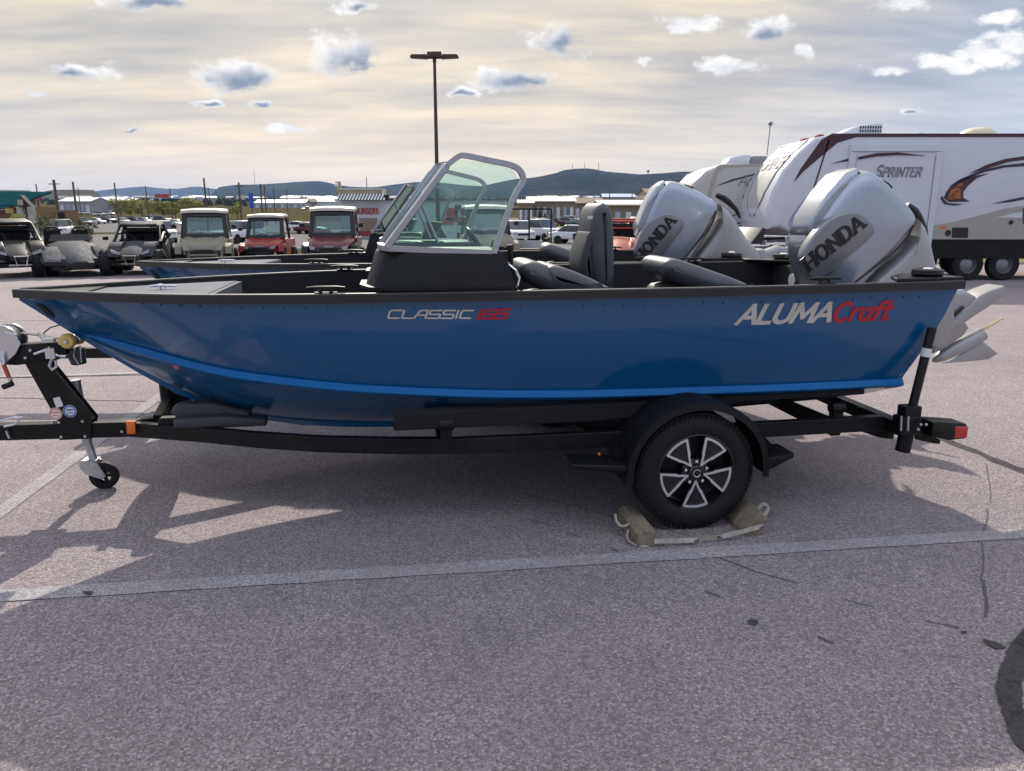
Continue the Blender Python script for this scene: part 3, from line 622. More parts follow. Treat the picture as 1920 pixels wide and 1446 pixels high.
b = B(); b.rext([(-1.40,1.53),(-1.32,1.53),(-1.26,1.64),(-1.36,1.65)], 0.42, 0.68, 0.012); b.obj('fish_finder', 'satin_black', boat, smooth=50)

# seats (folded and upright)
def seat(name, label, parts):
    o = thing(name, label, 'boat seat', ORG, PSI, 'padded seats in the nearer boat')
    for (nm, poly, w, w0, w1, r, m) in parts:
        pts = smc(PP(poly, w)); B().rext(pts, w0, w1, r, 6).obj(nm, m, o, smooth=60)
    return o
def ped(o, u, w):
    b = B(); b.tube([(u, w, 0.86), (u, w, 1.20)], 0.036, 12); b.lathe([(0.001,0),(0.15,0),(0.14,0.012),(0.001,0.02)], (u, w, 0.865), (0,0,1), 20); b.obj('pedestal', 'satin_black', o)
s1 = seat('fishing_chair', 'grey padded seat folded flat just behind the near console of the closer boat', [
    ('backrest', [(968,503),(974,491),(988,487),(1003,489),(1016,494),(1150,539),(1150,556),(1090,560),(1040,552),(1000,538),(975,520)], -0.62, -0.76, -0.30, 0.07, 'vinyl_grey'),
    ('headrest_panel', [(1018,497),(1034,494),(1080,510),(1136,537),(1100,548),(1040,545),(1016,530),(1012,512)], -0.62, -0.765, -0.295, 0.055, 'vinyl_grey'),
    ('cushion', [(985,545),(1130,556),(1130,585),(985,580)], -0.6, -0.74, -0.32, 0.04, 'vinyl_dark')])
ped(s1, -0.60, -0.53)
s2 = seat('fishing_chair', 'grey padded seat standing upright with a tall back in the closer boat', [
    ('backrest', [(1096,420),(1101,395),(1110,383),(1119,380),(1130,387),(1137,408),(1139,470),(1139,540),(1108,540),(1099,505),(1095,470)], 0.22, 0.02, 0.45, 0.065, 'vinyl_grey'),
    ('back_pad', [(1097,430),(1090,445),(1080,475),(1078,505),(1090,535),(1108,540),(1106,500),(1100,450)], 0.22, 0.05, 0.43, 0.04, 'vinyl_dark'),
    ('cushion', [(1010,556),(1130,552),(1135,585),(1012,590)], 0.22, 0.02, 0.45, 0.05, 'vinyl_grey')])
ped(s2, -0.45, 0.23)
b = B(); u, z = P(1103, 408, 0.02); b.box((u+0.01, 0.012, z), (0.03, 0.012, 0.02)); b.obj('tag', 'white_label', s2)
s3 = seat('fishing_chair', 'grey padded seat folded down towards the stern of the closer boat', [
    ('backrest', [(1228,500),(1233,488),(1246,482),(1262,484),(1405,534),(1400,552),(1330,552),(1270,535),(1234,515)], -0.55, -0.70, -0.24, 0.07, 'vinyl_grey'),
    ('cushion', [(1240,528),(1390,548),(1390,580),(1240,575)], -0.55, -0.68, -0.26, 0.04, 'vinyl_dark')])
ped(s3, 0.25, -0.47)

# outboard motor, drawn tilted as it stands
def mext(name, poly, w, hw, r, m, seg=5, par=None, sm=60, wc=0.0):
    xm = sum(p[0] for p in poly)/len(poly); xr = max(p[0] for p in poly) - xm
    return B().rext([P(x, y, w if isinstance(w, (int, float)) else w[0] + (w[1]-w[0])*min(1, max(0, 0.5 + 0.5*(x-xm)/xr))) for x, y in poly], wc-hw, wc+hw, r, seg).obj(name, m, par or motor, smooth=sm)
def pillow(poly, hw, prof, wc=0.0):
    cx = sum(p[0] for p in poly)/len(poly); cz = sum(p[1] for p in poly)/len(poly); rings = []
    for sgn in (-1, 1):
        for s_, f_ in (prof if sgn > 0 else list(reversed(prof))): pass
    seq = [(s_, -f_) for s_, f_ in reversed(prof)] + [(s_, f_) for s_, f_ in prof]
    for s_, f_ in seq: rings.append([Vector((cx + (p[0]-cx)*(1-s_), wc + f_*hw, cz + (p[1]-cz)*(1-s_))) for p in poly])
    return B().loft(rings)
PIL = [(0.0,0.30),(0.012,0.52),(0.04,0.70),(0.085,0.82),(0.16,0.90),(0.28,0.955),(0.45,0.985),(0.7,1.0)]
COWL = [(1595,319),(1615,322),(1640,336),(1672,360),(1700,386),(1713,404),(1710,422),(1697,442),(1672,468),(1640,494),(1606,520),(1574,548),(1545,570),(1522,566),(1503,540),(1488,505),(1480,470),(1481,446),(1492,420),(1516,388),(1545,356),(1570,333)]
pillow([P(x, y, 0.10 - 0.22*min(1, max(0, (x-1490)/210))) for x, y in smc(COWL, 1)], 0.226, PIL).obj('cowl', 'silver_paint', motor, smooth=45)
mext('cowl_top_lid', [(1568,326),(1595,316),(1601,321),(1600,345),(1560,362),(1530,388),(1506,416),(1490,444),(1484,436),(1497,404),(1530,362)], (0.08,-0.05), 0.150, 0.05, 'silver_paint', 5)
B().rext(PP(smc([(1588,397),(1604,396),(1622,404),(1636,418),(1642,433),(1634,448),(1600,476),(1562,508),(1538,526),(1520,526),(1510,508),(1504,484),(1511,463),(1534,430),(1558,407)], 1), -0.222), -0.2305, -0.14, 0.02, 4).obj('cowl_side_panel', 'silver_shade', motor, smooth=50)
pillow([P(x, y, 0.02 - 0.14*min(1, max(0, (x-1560)/200))) for x, y in [(1712,408),(1722,420),(1733,446),(1742,480),(1750,508),(1766,540),(1772,575),(1700,600),(1620,590),(1556,580),(1552,566),(1578,549),(1610,522),(1644,496),(1676,470),(1700,444),(1711,424)]], 0.214, PIL).obj('cowl_lower', 'motor_leg', motor, smooth=45)
# seam line
sm = [(1713,402),(1712,424),(1699,445),(1674,471),(1641,498),(1607,524),(1574,552)]
b = B(); pts = [Vector((u, -0.219 + (0.07 if i == 0 else 0.02 if i == 1 else 0.0), z)) for i, (u, z) in enumerate(PP(sm, -0.2))]
b.tube(pts, 0.0075, 6); b.obj('cowl_seam', 'decal_black', motor)
b = B(); pts = [P3(1602,322,0), P3(1606,318,0)]; b.rext(PP([(1600,324),(1612,324),(1618,334),(1612,346),(1600,348)], -0.10), -0.152, 0.152, 0.01); b.obj('air_inlet', 'decal_black', motor, smooth=50)
b = B(); b.tube([P3(1700,384,0), P3(1712,394,0), P3(1722,408,0), P3(1734,432,0), P3(1737,455,0)], [0.02,0.03,0.028,0.02,0.012], 8); b.obj('cowl_latch', 'decal_black', motor)
b = B(); b.sphere(P3(1713,392,0), 0.022, 8, 6); b.obj('latch_pin', 'chrome', motor)
# the name on the cowl: slanted along the tilt
wp = -0.2310
def cowl_text(text, a, c, hpx, mat, w, **kw):
    A = P3(a[0], a[1], w); C = P3(c[0], c[1], w); ex = (C - A); L = ex.length; ex.normalize()
    ey = Vector((-ex.z, 0, ex.x)); hh = hpx / F_PX * 4.6
    q, wd = letters(text, hh, **kw); k = L / wd
    letter_mesh([[(x*k, y) for x, y in qd] for qd in q], lambda x, y, l: A + ex*x + ey*y + Vector((0, -l, 0)), 0.003).obj('lettering', mat, motor, smooth=0)
cowl_text('HONDA', (1516, 509), (1622, 424), 27, 'decal_black', wp, sw=0.28, sh=0.16, serif=0.21, gap=0.12, xs=1.05)
# 90 on the raised front face of the cowl
b = B()
def front_face(x, y, l):
    A = P3(1628, 331, -0.05); C = P3(1690, 380, -0.05); ex = (C-A).normalized(); nn = Vector((-ex.z, 0, ex.x)); nn = nn if nn.z > 0 else -nn
    return A + ex*(0.06 + y) + Vector((0, -0.09 + x, 0)) + nn*(0.006 + l)
q, wd = letters('90', 0.085, 0.16, gap=0.12); letter_mesh([[(0.13 - x, y) for x, y in qd] for qd in q], front_face, 0.002).obj('lettering', 'decal_black', motor, smooth=0)
# midsection, brackets and lower unit
mext('midsection', [(1700,540),(1770,545),(1796,541),(1819,554),(1800,600),(1764,652),(1700,640),(1660,590)], 0, 0.075, 0.04, 'motor_leg')
mext('antiventilation_plate', [(1749,622),(1764,607),(1820,553),(1837,544),(1866,534),(1866,541),(1862,555),(1841,570),(1752,629)], 0, 0.085, 0.010, 'motor_leg', 3, sm=40)
mext('strut', [(1750,628),(1803,600),(1812,614),(1800,630),(1764,655),(1744,662),(1742,640)], 0, 0.035, 0.02, 'motor_leg')
n0 = P3(1747,678,0); n1 = P3(1842,626,0); ax = (n1-n0); Lg = ax.length
b = B(); b.lathe([(0.001,0),(0.022,0.02),(0.040,0.08),(0.050,0.17),(0.053,0.26),(0.052,Lg-0.05),(0.050,Lg-0.045),(0.050,Lg-0.005),(0.044,Lg),(0.036,Lg-0.012),(0.001,Lg-0.014)], n0, ax, 28); b.obj('gearcase', 'motor_leg', motor, smooth=40)
mext('skeg', [(1762,681),(1780,677),(1842,640),(1870,663),(1851,674),(1800,679)], 0, 0.010, 0.006, 'motor_leg', 2)
b = B(); b.tube([P3(1833,623,0), P3(1868,603,0), P3(1870,602,0), P3(1880,597,0)], [0.012,0.012,0.008,0.008], 10); b.obj('propeller_shaft', 'brass', motor)
B().rext(PP([(1764,630),(1770,626),(1785,638),(1779,643)], -0.04), -0.039, -0.034, 0.001, 1).obj('water_inlet', 'decal_black', motor)
B().rext(PP([(1784,592),(1804,573),(1807,577),(1787,597)], -0.08), -0.0885, -0.084, 0.001, 1).obj('label_plate', 'decal_black', motor)
mext('clamp_bracket', [(1690,535),(1760,540),(1770,600),(1745,650),(1715,640),(1690,580)], 0, 0.12, 0.02, 'motor_leg')

# ------------------------------------------------------------------ trailer
RAILZ = [(0,809,0),(150,806,0),(228,803,0),(300,808,-0.10),(380,814,-0.24),(480,824,-0.40),(600,832,-0.54),(730,835,-0.66),(860,835,-0.74),(1000,829,-0.79),(1160,821,-0.80),(1400,806,-0.80),(1655,792,-0.80)]
RP = [P3(x, y, w) for x, y, w in RAILZ]
def rail(s, a):
    pts = [Vector((p.x, p.y if s < 0 else -p.y, p.z)) for p in RP[a:]]
    return B().sweep(pts, [(-0.026,-0.044),(0.026,-0.044),(0.026,0.044),(-0.026,0.044)])
for s in (-1, 1): rail(s, 2).obj('side_rail', 'frame_black', trailer, smooth=30, bevel=0.004)
B().sweep([Vector((-4.75,0,0.44)), RP[0], RP[2] + Vector((0.05,0,0))], [(-0.04,-0.046),(0.04,-0.046),(0.04,0.046),(-0.04,0.046)]).obj('tongue', 'frame_black', trailer, bevel=0.004)
B().box((-4.86, 0, 0.46), (0.28, 0.075, 0.075)).obj('coupler', 'zinc', trailer, bevel=0.02)
for u in (-1.35, 0.95):
    w = 0.45 if u < -2 else 0.70 if u < -1 else 0.78
    z = 0.45; B().bar((u, -w, z), (u, w, z), 0.06, 0.06).obj('cross_member', 'frame_black', trailer, bevel=0.004)
# angled cross arms under the hull
for u0, u1 in ((-0.55, -0.15), (0.62, 0.95)):
    for s in (-1, 1):
        b = B(); b.sweep([(u0, s*0.25, 0.60), (u0+0.10, s*0.45, 0.57), (u1, s*0.72, 0.485), (u1+0.12, s*0.80, 0.485)], [(-0.03,-0.025),(0.03,-0.025),(0.03,0.025),(-0.03,0.025)]); b.obj('cross_arm', 'frame_black', trailer, bevel=0.004)
for s in (-1, 1):
    b = B(); b.sweep([(-1.45, s*0.42, 0.508), (-0.5, s*0.44, 0.52), (1.10, s*0.46, 0.60)], [(-0.05,-0.025),(0.05,-0.025),(0.05,0.03),(-0.05,0.03)]); b.obj('long_bunk', 'carpet_black', trailer, bevel=0.01)
    b = B(); hb = [0.055, 0.055, 0.040, 0.022, 0.018]; b.sweep([(-1.62, s*0.74, 0.62), (-0.5, s*0.76, 0.63), (0.05, s*0.76, 0.65), (0.35, s*0.76, 0.675), (1.10, s*0.76, 0.685)], lambda i: [(-0.03,-hb[i]),(0.03,-hb[i]),(0.035,hb[i]*0.8),(-0.03,hb[i])]); b.obj('side_bunk', 'carpet_black', trailer, bevel=0.01)
    for u in (-1.34, 0.95):
        b = B(); b.box((u, s*0.76, 0.545), (0.06, 0.05, 0.09)); b.lathe([(0.001,-0.045),(0.034,-0.04),(0.040,0),(0.034,0.04),(0.001,0.045)], (u, s*0.76, 0.59), (1,0,0), 14); b.obj('bunk_bracket', 'frame_black', trailer, smooth=40)
    # bow bunks near the tongue
    a, c = P3(335, 765, 0.05), P3(470, 778, 0.05)
for k, (w, poly, m) in enumerate([(-0.16, [(322,772),(328,760),(345,754),(400,752),(470,768),(470,790),(420,786),(340,784)], 'vinyl_dark'), (-0.22, [(327,787),(345,781),(420,776),(500,782),(500,796),(400,800),(330,800)], 'vinyl_dark')]):
    B().rext(PP(poly, w), w-0.05, w+0.06, 0.022, 4).obj('bow_bunk', m, trailer, smooth=55)
B().rext(PP([(298,788),(302,782),(330,781),(330,796),(298,796)], -0.12), -0.15, -0.09, 0.006, 2).obj('bunk_hinge', 'frame_black', trailer)
# winch stand
B().rext(PP([(48,682),(88,676),(172,776),(172,822),(112,825),(109,790)], -0.045), -0.052, -0.044, 0.001, 1).obj('winch_stand', 'frame_black', trailer, smooth=20)
B().rext(PP([(48,682),(100,676),(184,780),(172,822),(112,825),(109,790)], 0.045), 0.044, 0.052, 0.001, 1).obj('winch_stand', 'frame_black', trailer, smooth=20)
a0, a1 = P3(92,684,0), P3(176,786,0); B().bar(a0, a1, 0.09, 0.006, up=Vector((1,0,1))).obj('stand_web', 'frame_black', trailer)
B().rext(PP([(14,681),(36,650),(42,644),(112,641),(128,640),(132,662),(115,672),(40,682)], 0), -0.05, 0.05, 0.004, 2).obj('winch_arm', 'frame_black', trailer)
def bolt(px, py, w, r=0.010, m='zinc', par=None): 
    p = P3(px, py, w); b = B(); b.lathe([(0.0005,0.008),(r*0.7,0.008),(r,0.003),(r,0)], p, (0,-1,0), 8); return b.obj('bolt', m, par or trailer, smooth=40)
for q in [(98,792),(111,792),(155,790),(115,819),(160,818),(229,809),(48,671),(57,657),(112,644)]: bolt(*q, -0.053)
# winch drum, body and handle
wc = P3(14, 636, 0)
b = B(); b.lathe([(0.001,-0.055),(0.085,-0.055),(0.085,-0.045),(0.045,-0.042),(0.045,0.042),(0.085,0.045),(0.085,0.055),(0.001,0.055)], wc, (0,1,0), 26); b.obj('winch_drum', 'zinc', trailer, smooth=40)
b = B(); b.lathe([(0.047,-0.040),(0.075,-0.038),(0.075,0.038),(0.047,0.040)], wc, (0,1,0), 22); b.obj('winch_strap_roll', 'strap_dark', trailer, smooth=40)
B().rext(PP([(-2,640),(10,622),(30,626),(40,645),(30,664),(12,680),(-4,676)], -0.06), -0.070, -0.060, 0.002, 1).obj('winch_frame', 'zinc', trailer)
b = B(); b.tube([P3(4,664,-0.075), P3(8,682,-0.085)], [0.018,0.014], 8); b.tube([P3(4,664,-0.060), P3(4,664,-0.085)], 0.016, 8); b.obj('winch_crank', 'zinc', trailer)
b = B(); b.tube([P3(7,684,-0.085), P3(17,708,-0.085)], 0.012, 8); b.obj('crank_grip', 'red_grip', trailer)
b = B(); b.tube([P3(18,709,-0.085), P3(20,716,-0.085)], 0.011, 8); b.obj('crank_end', 'zinc', trailer)
b = B(); b.tube([P3(6,726,-0.10), P3(24,719,-0.10)], 0.016, 10); b.obj('crank_knob', 'rubber', trailer)
b = B(); b.sweep([P3(40,624,0), P3(75,629,0), P3(100,634,0), P3(150,641,0)], [(-0.024,-0.0015),(0.024,-0.0015),(0.024,0.0015),(-0.024,0.0015)]); b.obj('winch_strap', 'strap_dark', trailer)
rc = P3(136, 636, 0)
b = B(); b.lathe([(0.010,-0.09),(0.036,-0.09),(0.045,-0.075),(0.040,-0.04),(0.026,0),(0.040,0.04),(0.045,0.075),(0.036,0.09),(0.010,0.09)], rc, (0,1,0), 24); b.obj('bow_roller', 'yellow_roller', trailer, smooth=50)
b = B(); b.lathe([(0.0005,0.012),(0.010,0.012),(0.012,0.0),(0.012,-0.02)], rc + Vector((0,-0.09,0)), (0,-1,0), 10); b.obj('roller_pin', 'zinc', trailer)
# ratchet turnbuckle and hook, coiled tie strap
b = B()
for pts in ([(72,624),(84,642)], [(84,636),(102,634)], [(64,664),(90,655)], [(92,650),(96,672)], [(96,660),(110,668)], [(98,672),(92,686),(98,694),(106,688),(104,676)], [(112,668),(124,668)]):
    b.tube([P3(x, y, -0.06) for x, y in pts], 0.008, 6)
b.box(P3(96, 662, -0.06), (0.05, 0.04, 0.06)); b.box(P3(92, 638, -0.06), (0.06, 0.04, 0.02)); b.obj('ratchet_hook', 'zinc', trailer)
B().rext(PP([(132,656),(146,650),(156,652),(160,682),(146,685),(136,684),(130,672)], -0.02), -0.05, 0.02, 0.02, 4).obj('coiled_strap', 'strap_dark', trailer, smooth=60)
b = B(); b.tube([P3(141,652,-0.052), P3(138,668,-0.054), P3(148,684,-0.05)], 0.004, 5); b.tube([P3(151,652,-0.052), P3(153,680,-0.052)], 0.004, 5); b.obj('strap_edge', 'galvanised', trailer)
b = B(); b.tube([P3(118,608,0.12), P3(95,614,0.10), P3(82,624,0.06), P3(86,634,0.0), P3(96,637,-0.02)], 0.004, 6); b.obj('bow_line', 'strap_dark', trailer)
# labels on the stand
B().rext(PP([(99,747),(112,744),(119,761),(106,765)], -0.053), -0.0545, -0.053, 0.0004, 1).obj('paper_label', 'white_label', trailer)
for (px, py), m in (((104, 776), 'orange_label'), ((131, 771), 'blue_label')):
    p = P3(px, py, -0.0535); b = B(); b.disc(p, (0,-1,0), 0.037, 0.0012, 24); o = b.obj('round_label', 'white_label', trailer)
    b = B(); b.lathe([(0.026,0),(0.035,0),(0.035,0.0008),(0.026,0.0008)], p + Vector((0,-0.0014,0)), (0,-1,0), 24); b.box(p + Vector((0,-0.0018,0.008)), (0.040,0.0008,0.010)); b.box(p + Vector((0,-0.0018,-0.010)), (0.034,0.0008,0.007)); b.obj('label_print', m, o)
# tongue jack
j0, j1 = P3(141, 716, 0.16), P3(163, 824, 0.16); jb = P3(182, 886, 0.16)
b = B(); b.tube([j0, j1 + (j1-j0)*0.04], 0.030, 16); b.disc(j0, (j0-j1), 0.034, 0.012, 16); b.obj('jack_tube', 'galvanised', trailer, smooth=40)
b = B(); b.tube([j1, jb + Vector((0,0,0.03))], 0.024, 16); b.obj('jack_leg', 'galvanised', trailer, smooth=40)
wj = P3(196, 893, 0.16); wj.z = 0.088
b = B(); b.lathe([(0.045,-0.022),(0.075,-0.026),(0.086,-0.018),(0.088,0),(0.086,0.018),(0.075,0.026),(0.045,0.022)], wj, (0,1,0), 28); jw = b.obj('jack_wheel', 'rubber', trailer, smooth=50)
b = B(); b.lathe([(0.012,-0.014),(0.022,-0.014),(0.022,0.014),(0.012,0.014)], wj, (0,1,0), 14)
for k in range(5):
    a = 2*math.pi*k/5; b.bar(wj + Vector((0.02*math.cos(a), 0, 0.02*math.sin(a))), wj + Vector((0.05*math.cos(a), 0, 0.05*math.sin(a))), 0.020, 0.012, up=Vector((0,1,0)))
b.obj('wheel_hub', 'rubber', jw)
for s in (-1, 1):
    B().rext([(wj.x-0.125, wj.z+0.075),(wj.x-0.10, wj.z+0.115),(wj.x-0.02, wj.z+0.095),(wj.x+0.02, wj.z+0.01),(wj.x+0.005, wj.z-0.015),(wj.x-0.03, wj.z-0.005),(wj.x-0.10, wj.z+0.03)], wj.y+s*0.036-0.003, wj.y+s*0.036+0.003, 0.001, 1).obj('caster_fork', 'galvanised', trailer)
B().box((wj.x-0.065, wj.y, wj.z+0.108), (0.09, 0.075, 0.008)).obj('fork_top', 'galvanised', trailer)
# chain hooks on the tongue
b = B(); b.tube([P3(0,790,-0.05), P3(26,783,-0.06), P3(44,782,-0.06), P3(26,796,-0.06), P3(8,800,-0.05)], 0.007, 6); b.tube([P3(12,808,-0.06), P3(18,822,-0.06)], 0.008, 6); b.obj('safety_chain_hook', 'zinc', trailer)
B().rext(PP([(237,790),(254,790),(255,813),(239,813)], -0.08), -0.092, -0.050, 0.005, 3).obj('side_marker_lens', 'amber', trailer, smooth=50)
# axle, wheels, fenders, steps
WC = Vector((-0.012, -0.93, 0.3315))
B().tube([(WC.x, -0.86, 0.335), (WC.x, 0.86, 0.335)], 0.032, 14).obj('axle', 'frame_black', trailer)
def leaf():
    b = B()
    for k in range(3): b.sweep([(WC.x-0.36+0.1*k, 0, 0.46-0.012*k), (WC.x, 0, 0.385-0.010*k), (WC.x+0.36-0.1*k, 0, 0.46-0.012*k)], [(-0.022,-0.004),(0.022,-0.004),(0.022,0.004),(-0.022,0.004)])
    return b
for s in (-1, 1): leaf().obj('leaf_spring', 'frame_black', trailer, M=Matrix.Translation((0, s*0.70, 0)))
def trailer_wheel(name, c, s, par):
    R0, W2 = 0.3315, 0.105
    b = B(); prof = [(0.208,-W2*0.80),(0.219,-W2*0.92),(0.245,-W2*0.99),(0.275,-W2),(0.305,-W2*0.90),(0.322,-W2*0.80)]
    for gx in (-0.62,-0.2,0.2,0.62): prof += [(R0-0.001, W2*(gx-0.17)), (R0, W2*(gx-0.06)), (R0, W2*(gx+0.10)), (R0-0.007, W2*(gx+0.11)), (R0-0.007, W2*(gx+0.16))]
    prof += [(0.322,W2*0.80),(0.305,W2*0.90),(0.275,W2),(0.245,W2*0.99),(0.219,W2*0.92),(0.208,W2*0.80)]
    b.lathe(prof, c, (0,1,0), 72); t = b.obj(name, 'rubber', par, smooth=40)
    # shoulder lugs
    lug = B()
    for k in range(66):
        a = 2*math.pi*k/66
        for sy in (-1, 1):
            p = c + Vector((0.3165*math.cos(a), sy*W2*0.90, 0.3165*math.sin(a))); lug.box(p, (0.013, 0.015, 0.012), Matrix.Rotation(-a, 3, 'Y'))
    lug.obj('tread_lugs', 'rubber', t, kind='stuff')
    o = s  # outer side: -1 near side
    b = B(); b.lathe([(0.212,o*W2*0.78),(0.216,o*W2*0.90),(0.211,o*W2*0.92),(0.204,o*W2*0.80),(0.192,o*W2*0.30),(0.190,-o*W2*0.7),(0.205,-o*W2*0.80)], c, (0,1,0), 48); rim = b.obj('rim', 'wheel_black', t, smooth=40)
    b = B(); b.disc(c + Vector((0, o*W2*0.10, 0)), (0,o,0), 0.188, 0.01, 36); b.obj('brake_drum', 'frame_black', t)
    yf = c.y + o*W2*0.80
    for k in range(5):
        a = R(-90 + 72*k + 2); 
        def at_(r, da, y): return Vector((c.x + r*math.cos(a+da), y, c.z + r*math.sin(a+da)))
        outer = [(0.036, 0.0), (0.098, -0.26), (0.112, -0.33), (0.198, -0.375)] + [(0.203, -0.36 + 0.72*j/8) for j in range(9)] + [(0.198, 0.375), (0.112, 0.33), (0.098, 0.26)]
        inner = [(0.064, 0.0), (0.106, -0.165), (0.120, -0.215), (0.186, -0.305)] + [(0.190, -0.295 + 0.59*j/8) for j in range(9)] + [(0.186, 0.305), (0.120, 0.215), (0.106, 0.165)]
        bb = B(); n = len(outer)
        rings = [[at_(r, d, yf + 0*o) for r, d in inner], [at_(r, d, yf + o*0.006) for r, d in inner], [at_(r, d, yf + o*0.006) for r, d in outer], [at_(r, d, yf - o*0.012) for r, d in outer]]
        bb.loft(rings, cap=False); bb.obj('spoke', 'machined', t, smooth=25)
        bb = B(); bb.prism(list(range(n)), lambda i: at_(inner[i][0], inner[i][1], yf - o*0.012), lambda i: at_(inner[i][0], inner[i][1], yf - o*0.004)) if False else None
        bb = B(); bb.loft([[at_(r, d, yf - o*0.03) for r, d in outer], [at_(r*0.995, d, yf - o*0.003) for r, d in outer]]); bb.obj('spoke_web', 'wheel_black', t, smooth=25)
        la = a + R(36); p = Vector((c.x + 0.062*math.cos(la), yf - o*0.012, c.z + 0.062*math.sin(la)))
        bb = B(); bb.lathe([(0.013,0),(0.013,0.014),(0.009,0.022),(0.0005,0.024)], p, (0,o,0), 8); bb.obj('lug_nut', 'chrome', t, smooth=40)
    bb = B(); bb.lathe([(0.075,-0.03),(0.075,-0.012),(0.046,-0.008),(0.044,0.010),(0.036,0.018),(0.0005,0.019)], Vector((c.x, yf, c.z)), (0,o,0), 28); cc = bb.obj('hub_cap', 'wheel_black', t, smooth=40)
    bb = B(); bb.tube([Vector((c.x + 0.020*math.cos(q), yf + o*0.020, c.z + 0.020*math.sin(q))) for q in [R(20+320*k/16) for k in range(17)]], 0.0022, 5); bb.obj('cap_emblem', 'machined', t)
    return t
trailer_wheel('wheel', WC, -1, trailer)
trailer_wheel('wheel', Vector((WC.x, 0.93, WC.z)), 1, trailer)
def fender(s):
    b = B(); rings = []
    for i in range(25):
        a = R(-8 + 196*i/24); ex = 0.02 if i in (0, 24) else 0
        k = 0.372 + (0.008 if i % 24 else 0.016); x, z = WC.x - k*1.06*math.cos(a)*1.0, WC.z + 0.02 + k*math.sin(a)*1.0
        nx, nz = -math.cos(a), math.sin(a)
        def q(dr, w): return Vector((x + nx*dr, s*w, z + nz*dr))
        rings.append([q(0,0.73), q(0,1.045), q(-0.006,1.062), q(-0.040,1.066), q(-0.040,1.060), q(-0.010,1.055), q(-0.006,1.04), q(-0.006,0.73)])
    b.loft(rings); b.obj('fender', 'textured_black', trailer, smooth=40)
    B().rext([(WC.x-0.70, 0.425),(WC.x-0.71,0.405),(WC.x-0.42,0.355),(WC.x-0.38,0.365),(WC.x-0.38,0.40)], s*0.95-0.10, s*0.95+0.10, 0.012, 3).obj('fender_step', 'textured_black', trailer, smooth=50)
    B().rext([(WC.x+0.37, 0.335),(WC.x+0.40,0.325),(WC.x+0.55,0.395),(WC.x+0.55,0.42),(WC.x+0.37,0.40)], s*0.95-0.10, s*0.95+0.10, 0.012, 3).obj('fender_step', 'textured_black', trailer, smooth=50)
    B().bar((WC.x-0.42, s*0.80, 0.45), (WC.x-0.42, s*0.98, 0.42), 0.05, 0.05).obj('fender_bracket', 'frame_black', trailer)
    B().bar((WC.x+0.44, s*0.80, 0.45), (WC.x+0.44, s*0.98, 0.42), 0.05, 0.05).obj('fender_bracket', 'frame_black', trailer)
for s in (-1, 1): fender(s)
p = P3(1123, 851, -1.05); b = B(); b.disc(p, (0,-1,0), 0.007, 0.004, 10); b.obj('step_marker', 'amber', trailer)
# rear cross beam, guide posts, tail lights
ub, zb = P(1680, 793, -0.80)
B().bar((ub-0.04, -0.93, zb), (ub-0.04, 0.93, zb), 0.075, 0.075).obj('rear_beam', 'frame_black', trailer, bevel=0.005)
for s in (-1, 1):
    g0 = P3(1701, 836, -0.92); g1 = P3(1709, 770, -0.92); g2 = P3(1748, 615, -0.92)
    f = lambda v: Vector((v.x, -s*v.y*-1 if s > 0 else v.y, v.z))
    fx = lambda v: Vector((v.x, s*abs(v.y), v.z))
    b = B(); b.tube([fx(g1), fx(g2)], 0.025, 14); b.obj('guide_post', 'satin_black', trailer, smooth=40)
    b = B(); gm, gn = g1.lerp(g2, 0.66), g1.lerp(g2, 0.76); b.tube([fx(gm), fx(gn)], 0.0275, 14); b.obj('post_tag', 'white_label', trailer, smooth=40)
    b = B(); b.box(fx(P3(1705, 771, -0.92)), (0.10, 0.08, 0.07)); b.obj('post_socket', 'frame_black', trailer, bevel=0.006)
    b = B(); b.box(fx(P3(1700, 796, -0.92)), (0.13, 0.085, 0.11)); b.obj('post_clamp', 'frame_black', trailer, bevel=0.006)
    b = B()
    for q in (1690, 1703): b.tube([fx(P3(q, 780, -0.968)), fx(P3(q-1, 808, -0.968))], 0.006, 6)
    b.obj('u_bolt', 'zinc', trailer)
    b = B(); b.tube([fx(P3(1700, 812, -0.92)), fx(P3(1692, 846, -0.92))], 0.042, 14); b.obj('lower_post_end', 'frame_black', trailer, smooth=40)
    B().rext([(ub+0.09, zb+0.05),(ub+0.11, zb+0.055),(ub+0.30, zb+0.035),(ub+0.31, zb+0.02),(ub+0.31, zb-0.055),(ub+0.20, zb-0.06),(ub+0.09, zb-0.03)], s*0.93-0.06, s*0.93+0.06, 0.004, 2).obj('tail_light_housing', 'satin_black', trailer)
    B().rext([(ub+0.235, zb+0.022),(ub+0.318, zb+0.018),(ub+0.318, zb-0.05),(ub+0.235, zb-0.052)], s*0.93-0.064, s*0.93+0.064, 0.006, 3).obj('tail_light_lens', 'red_lens', trailer, smooth=50)
    B().rext([(ub+0.05, zb-0.03),(ub+0.13, zb-0.03),(ub+0.215, zb-0.085),(ub+0.21, zb-0.105),(ub+0.17, zb-0.10),(ub+0.05, zb-0.07)], s*0.91-0.008, s*0.91+0.008, 0.002, 1).obj('light_bracket', 'frame_black', trailer)
    B().rext([(ub-0.26, zb-0.03),(ub, zb-0.03),(ub-0.01, zb-0.10),(ub-0.10, zb-0.085)], s*0.80-0.006, s*0.80+0.006, 0.001, 1).obj('gusset', 'frame_black', trailer)
for q in [(1726,796),(1736,796),(1721,805)]: bolt(*q, -0.985, 0.009)
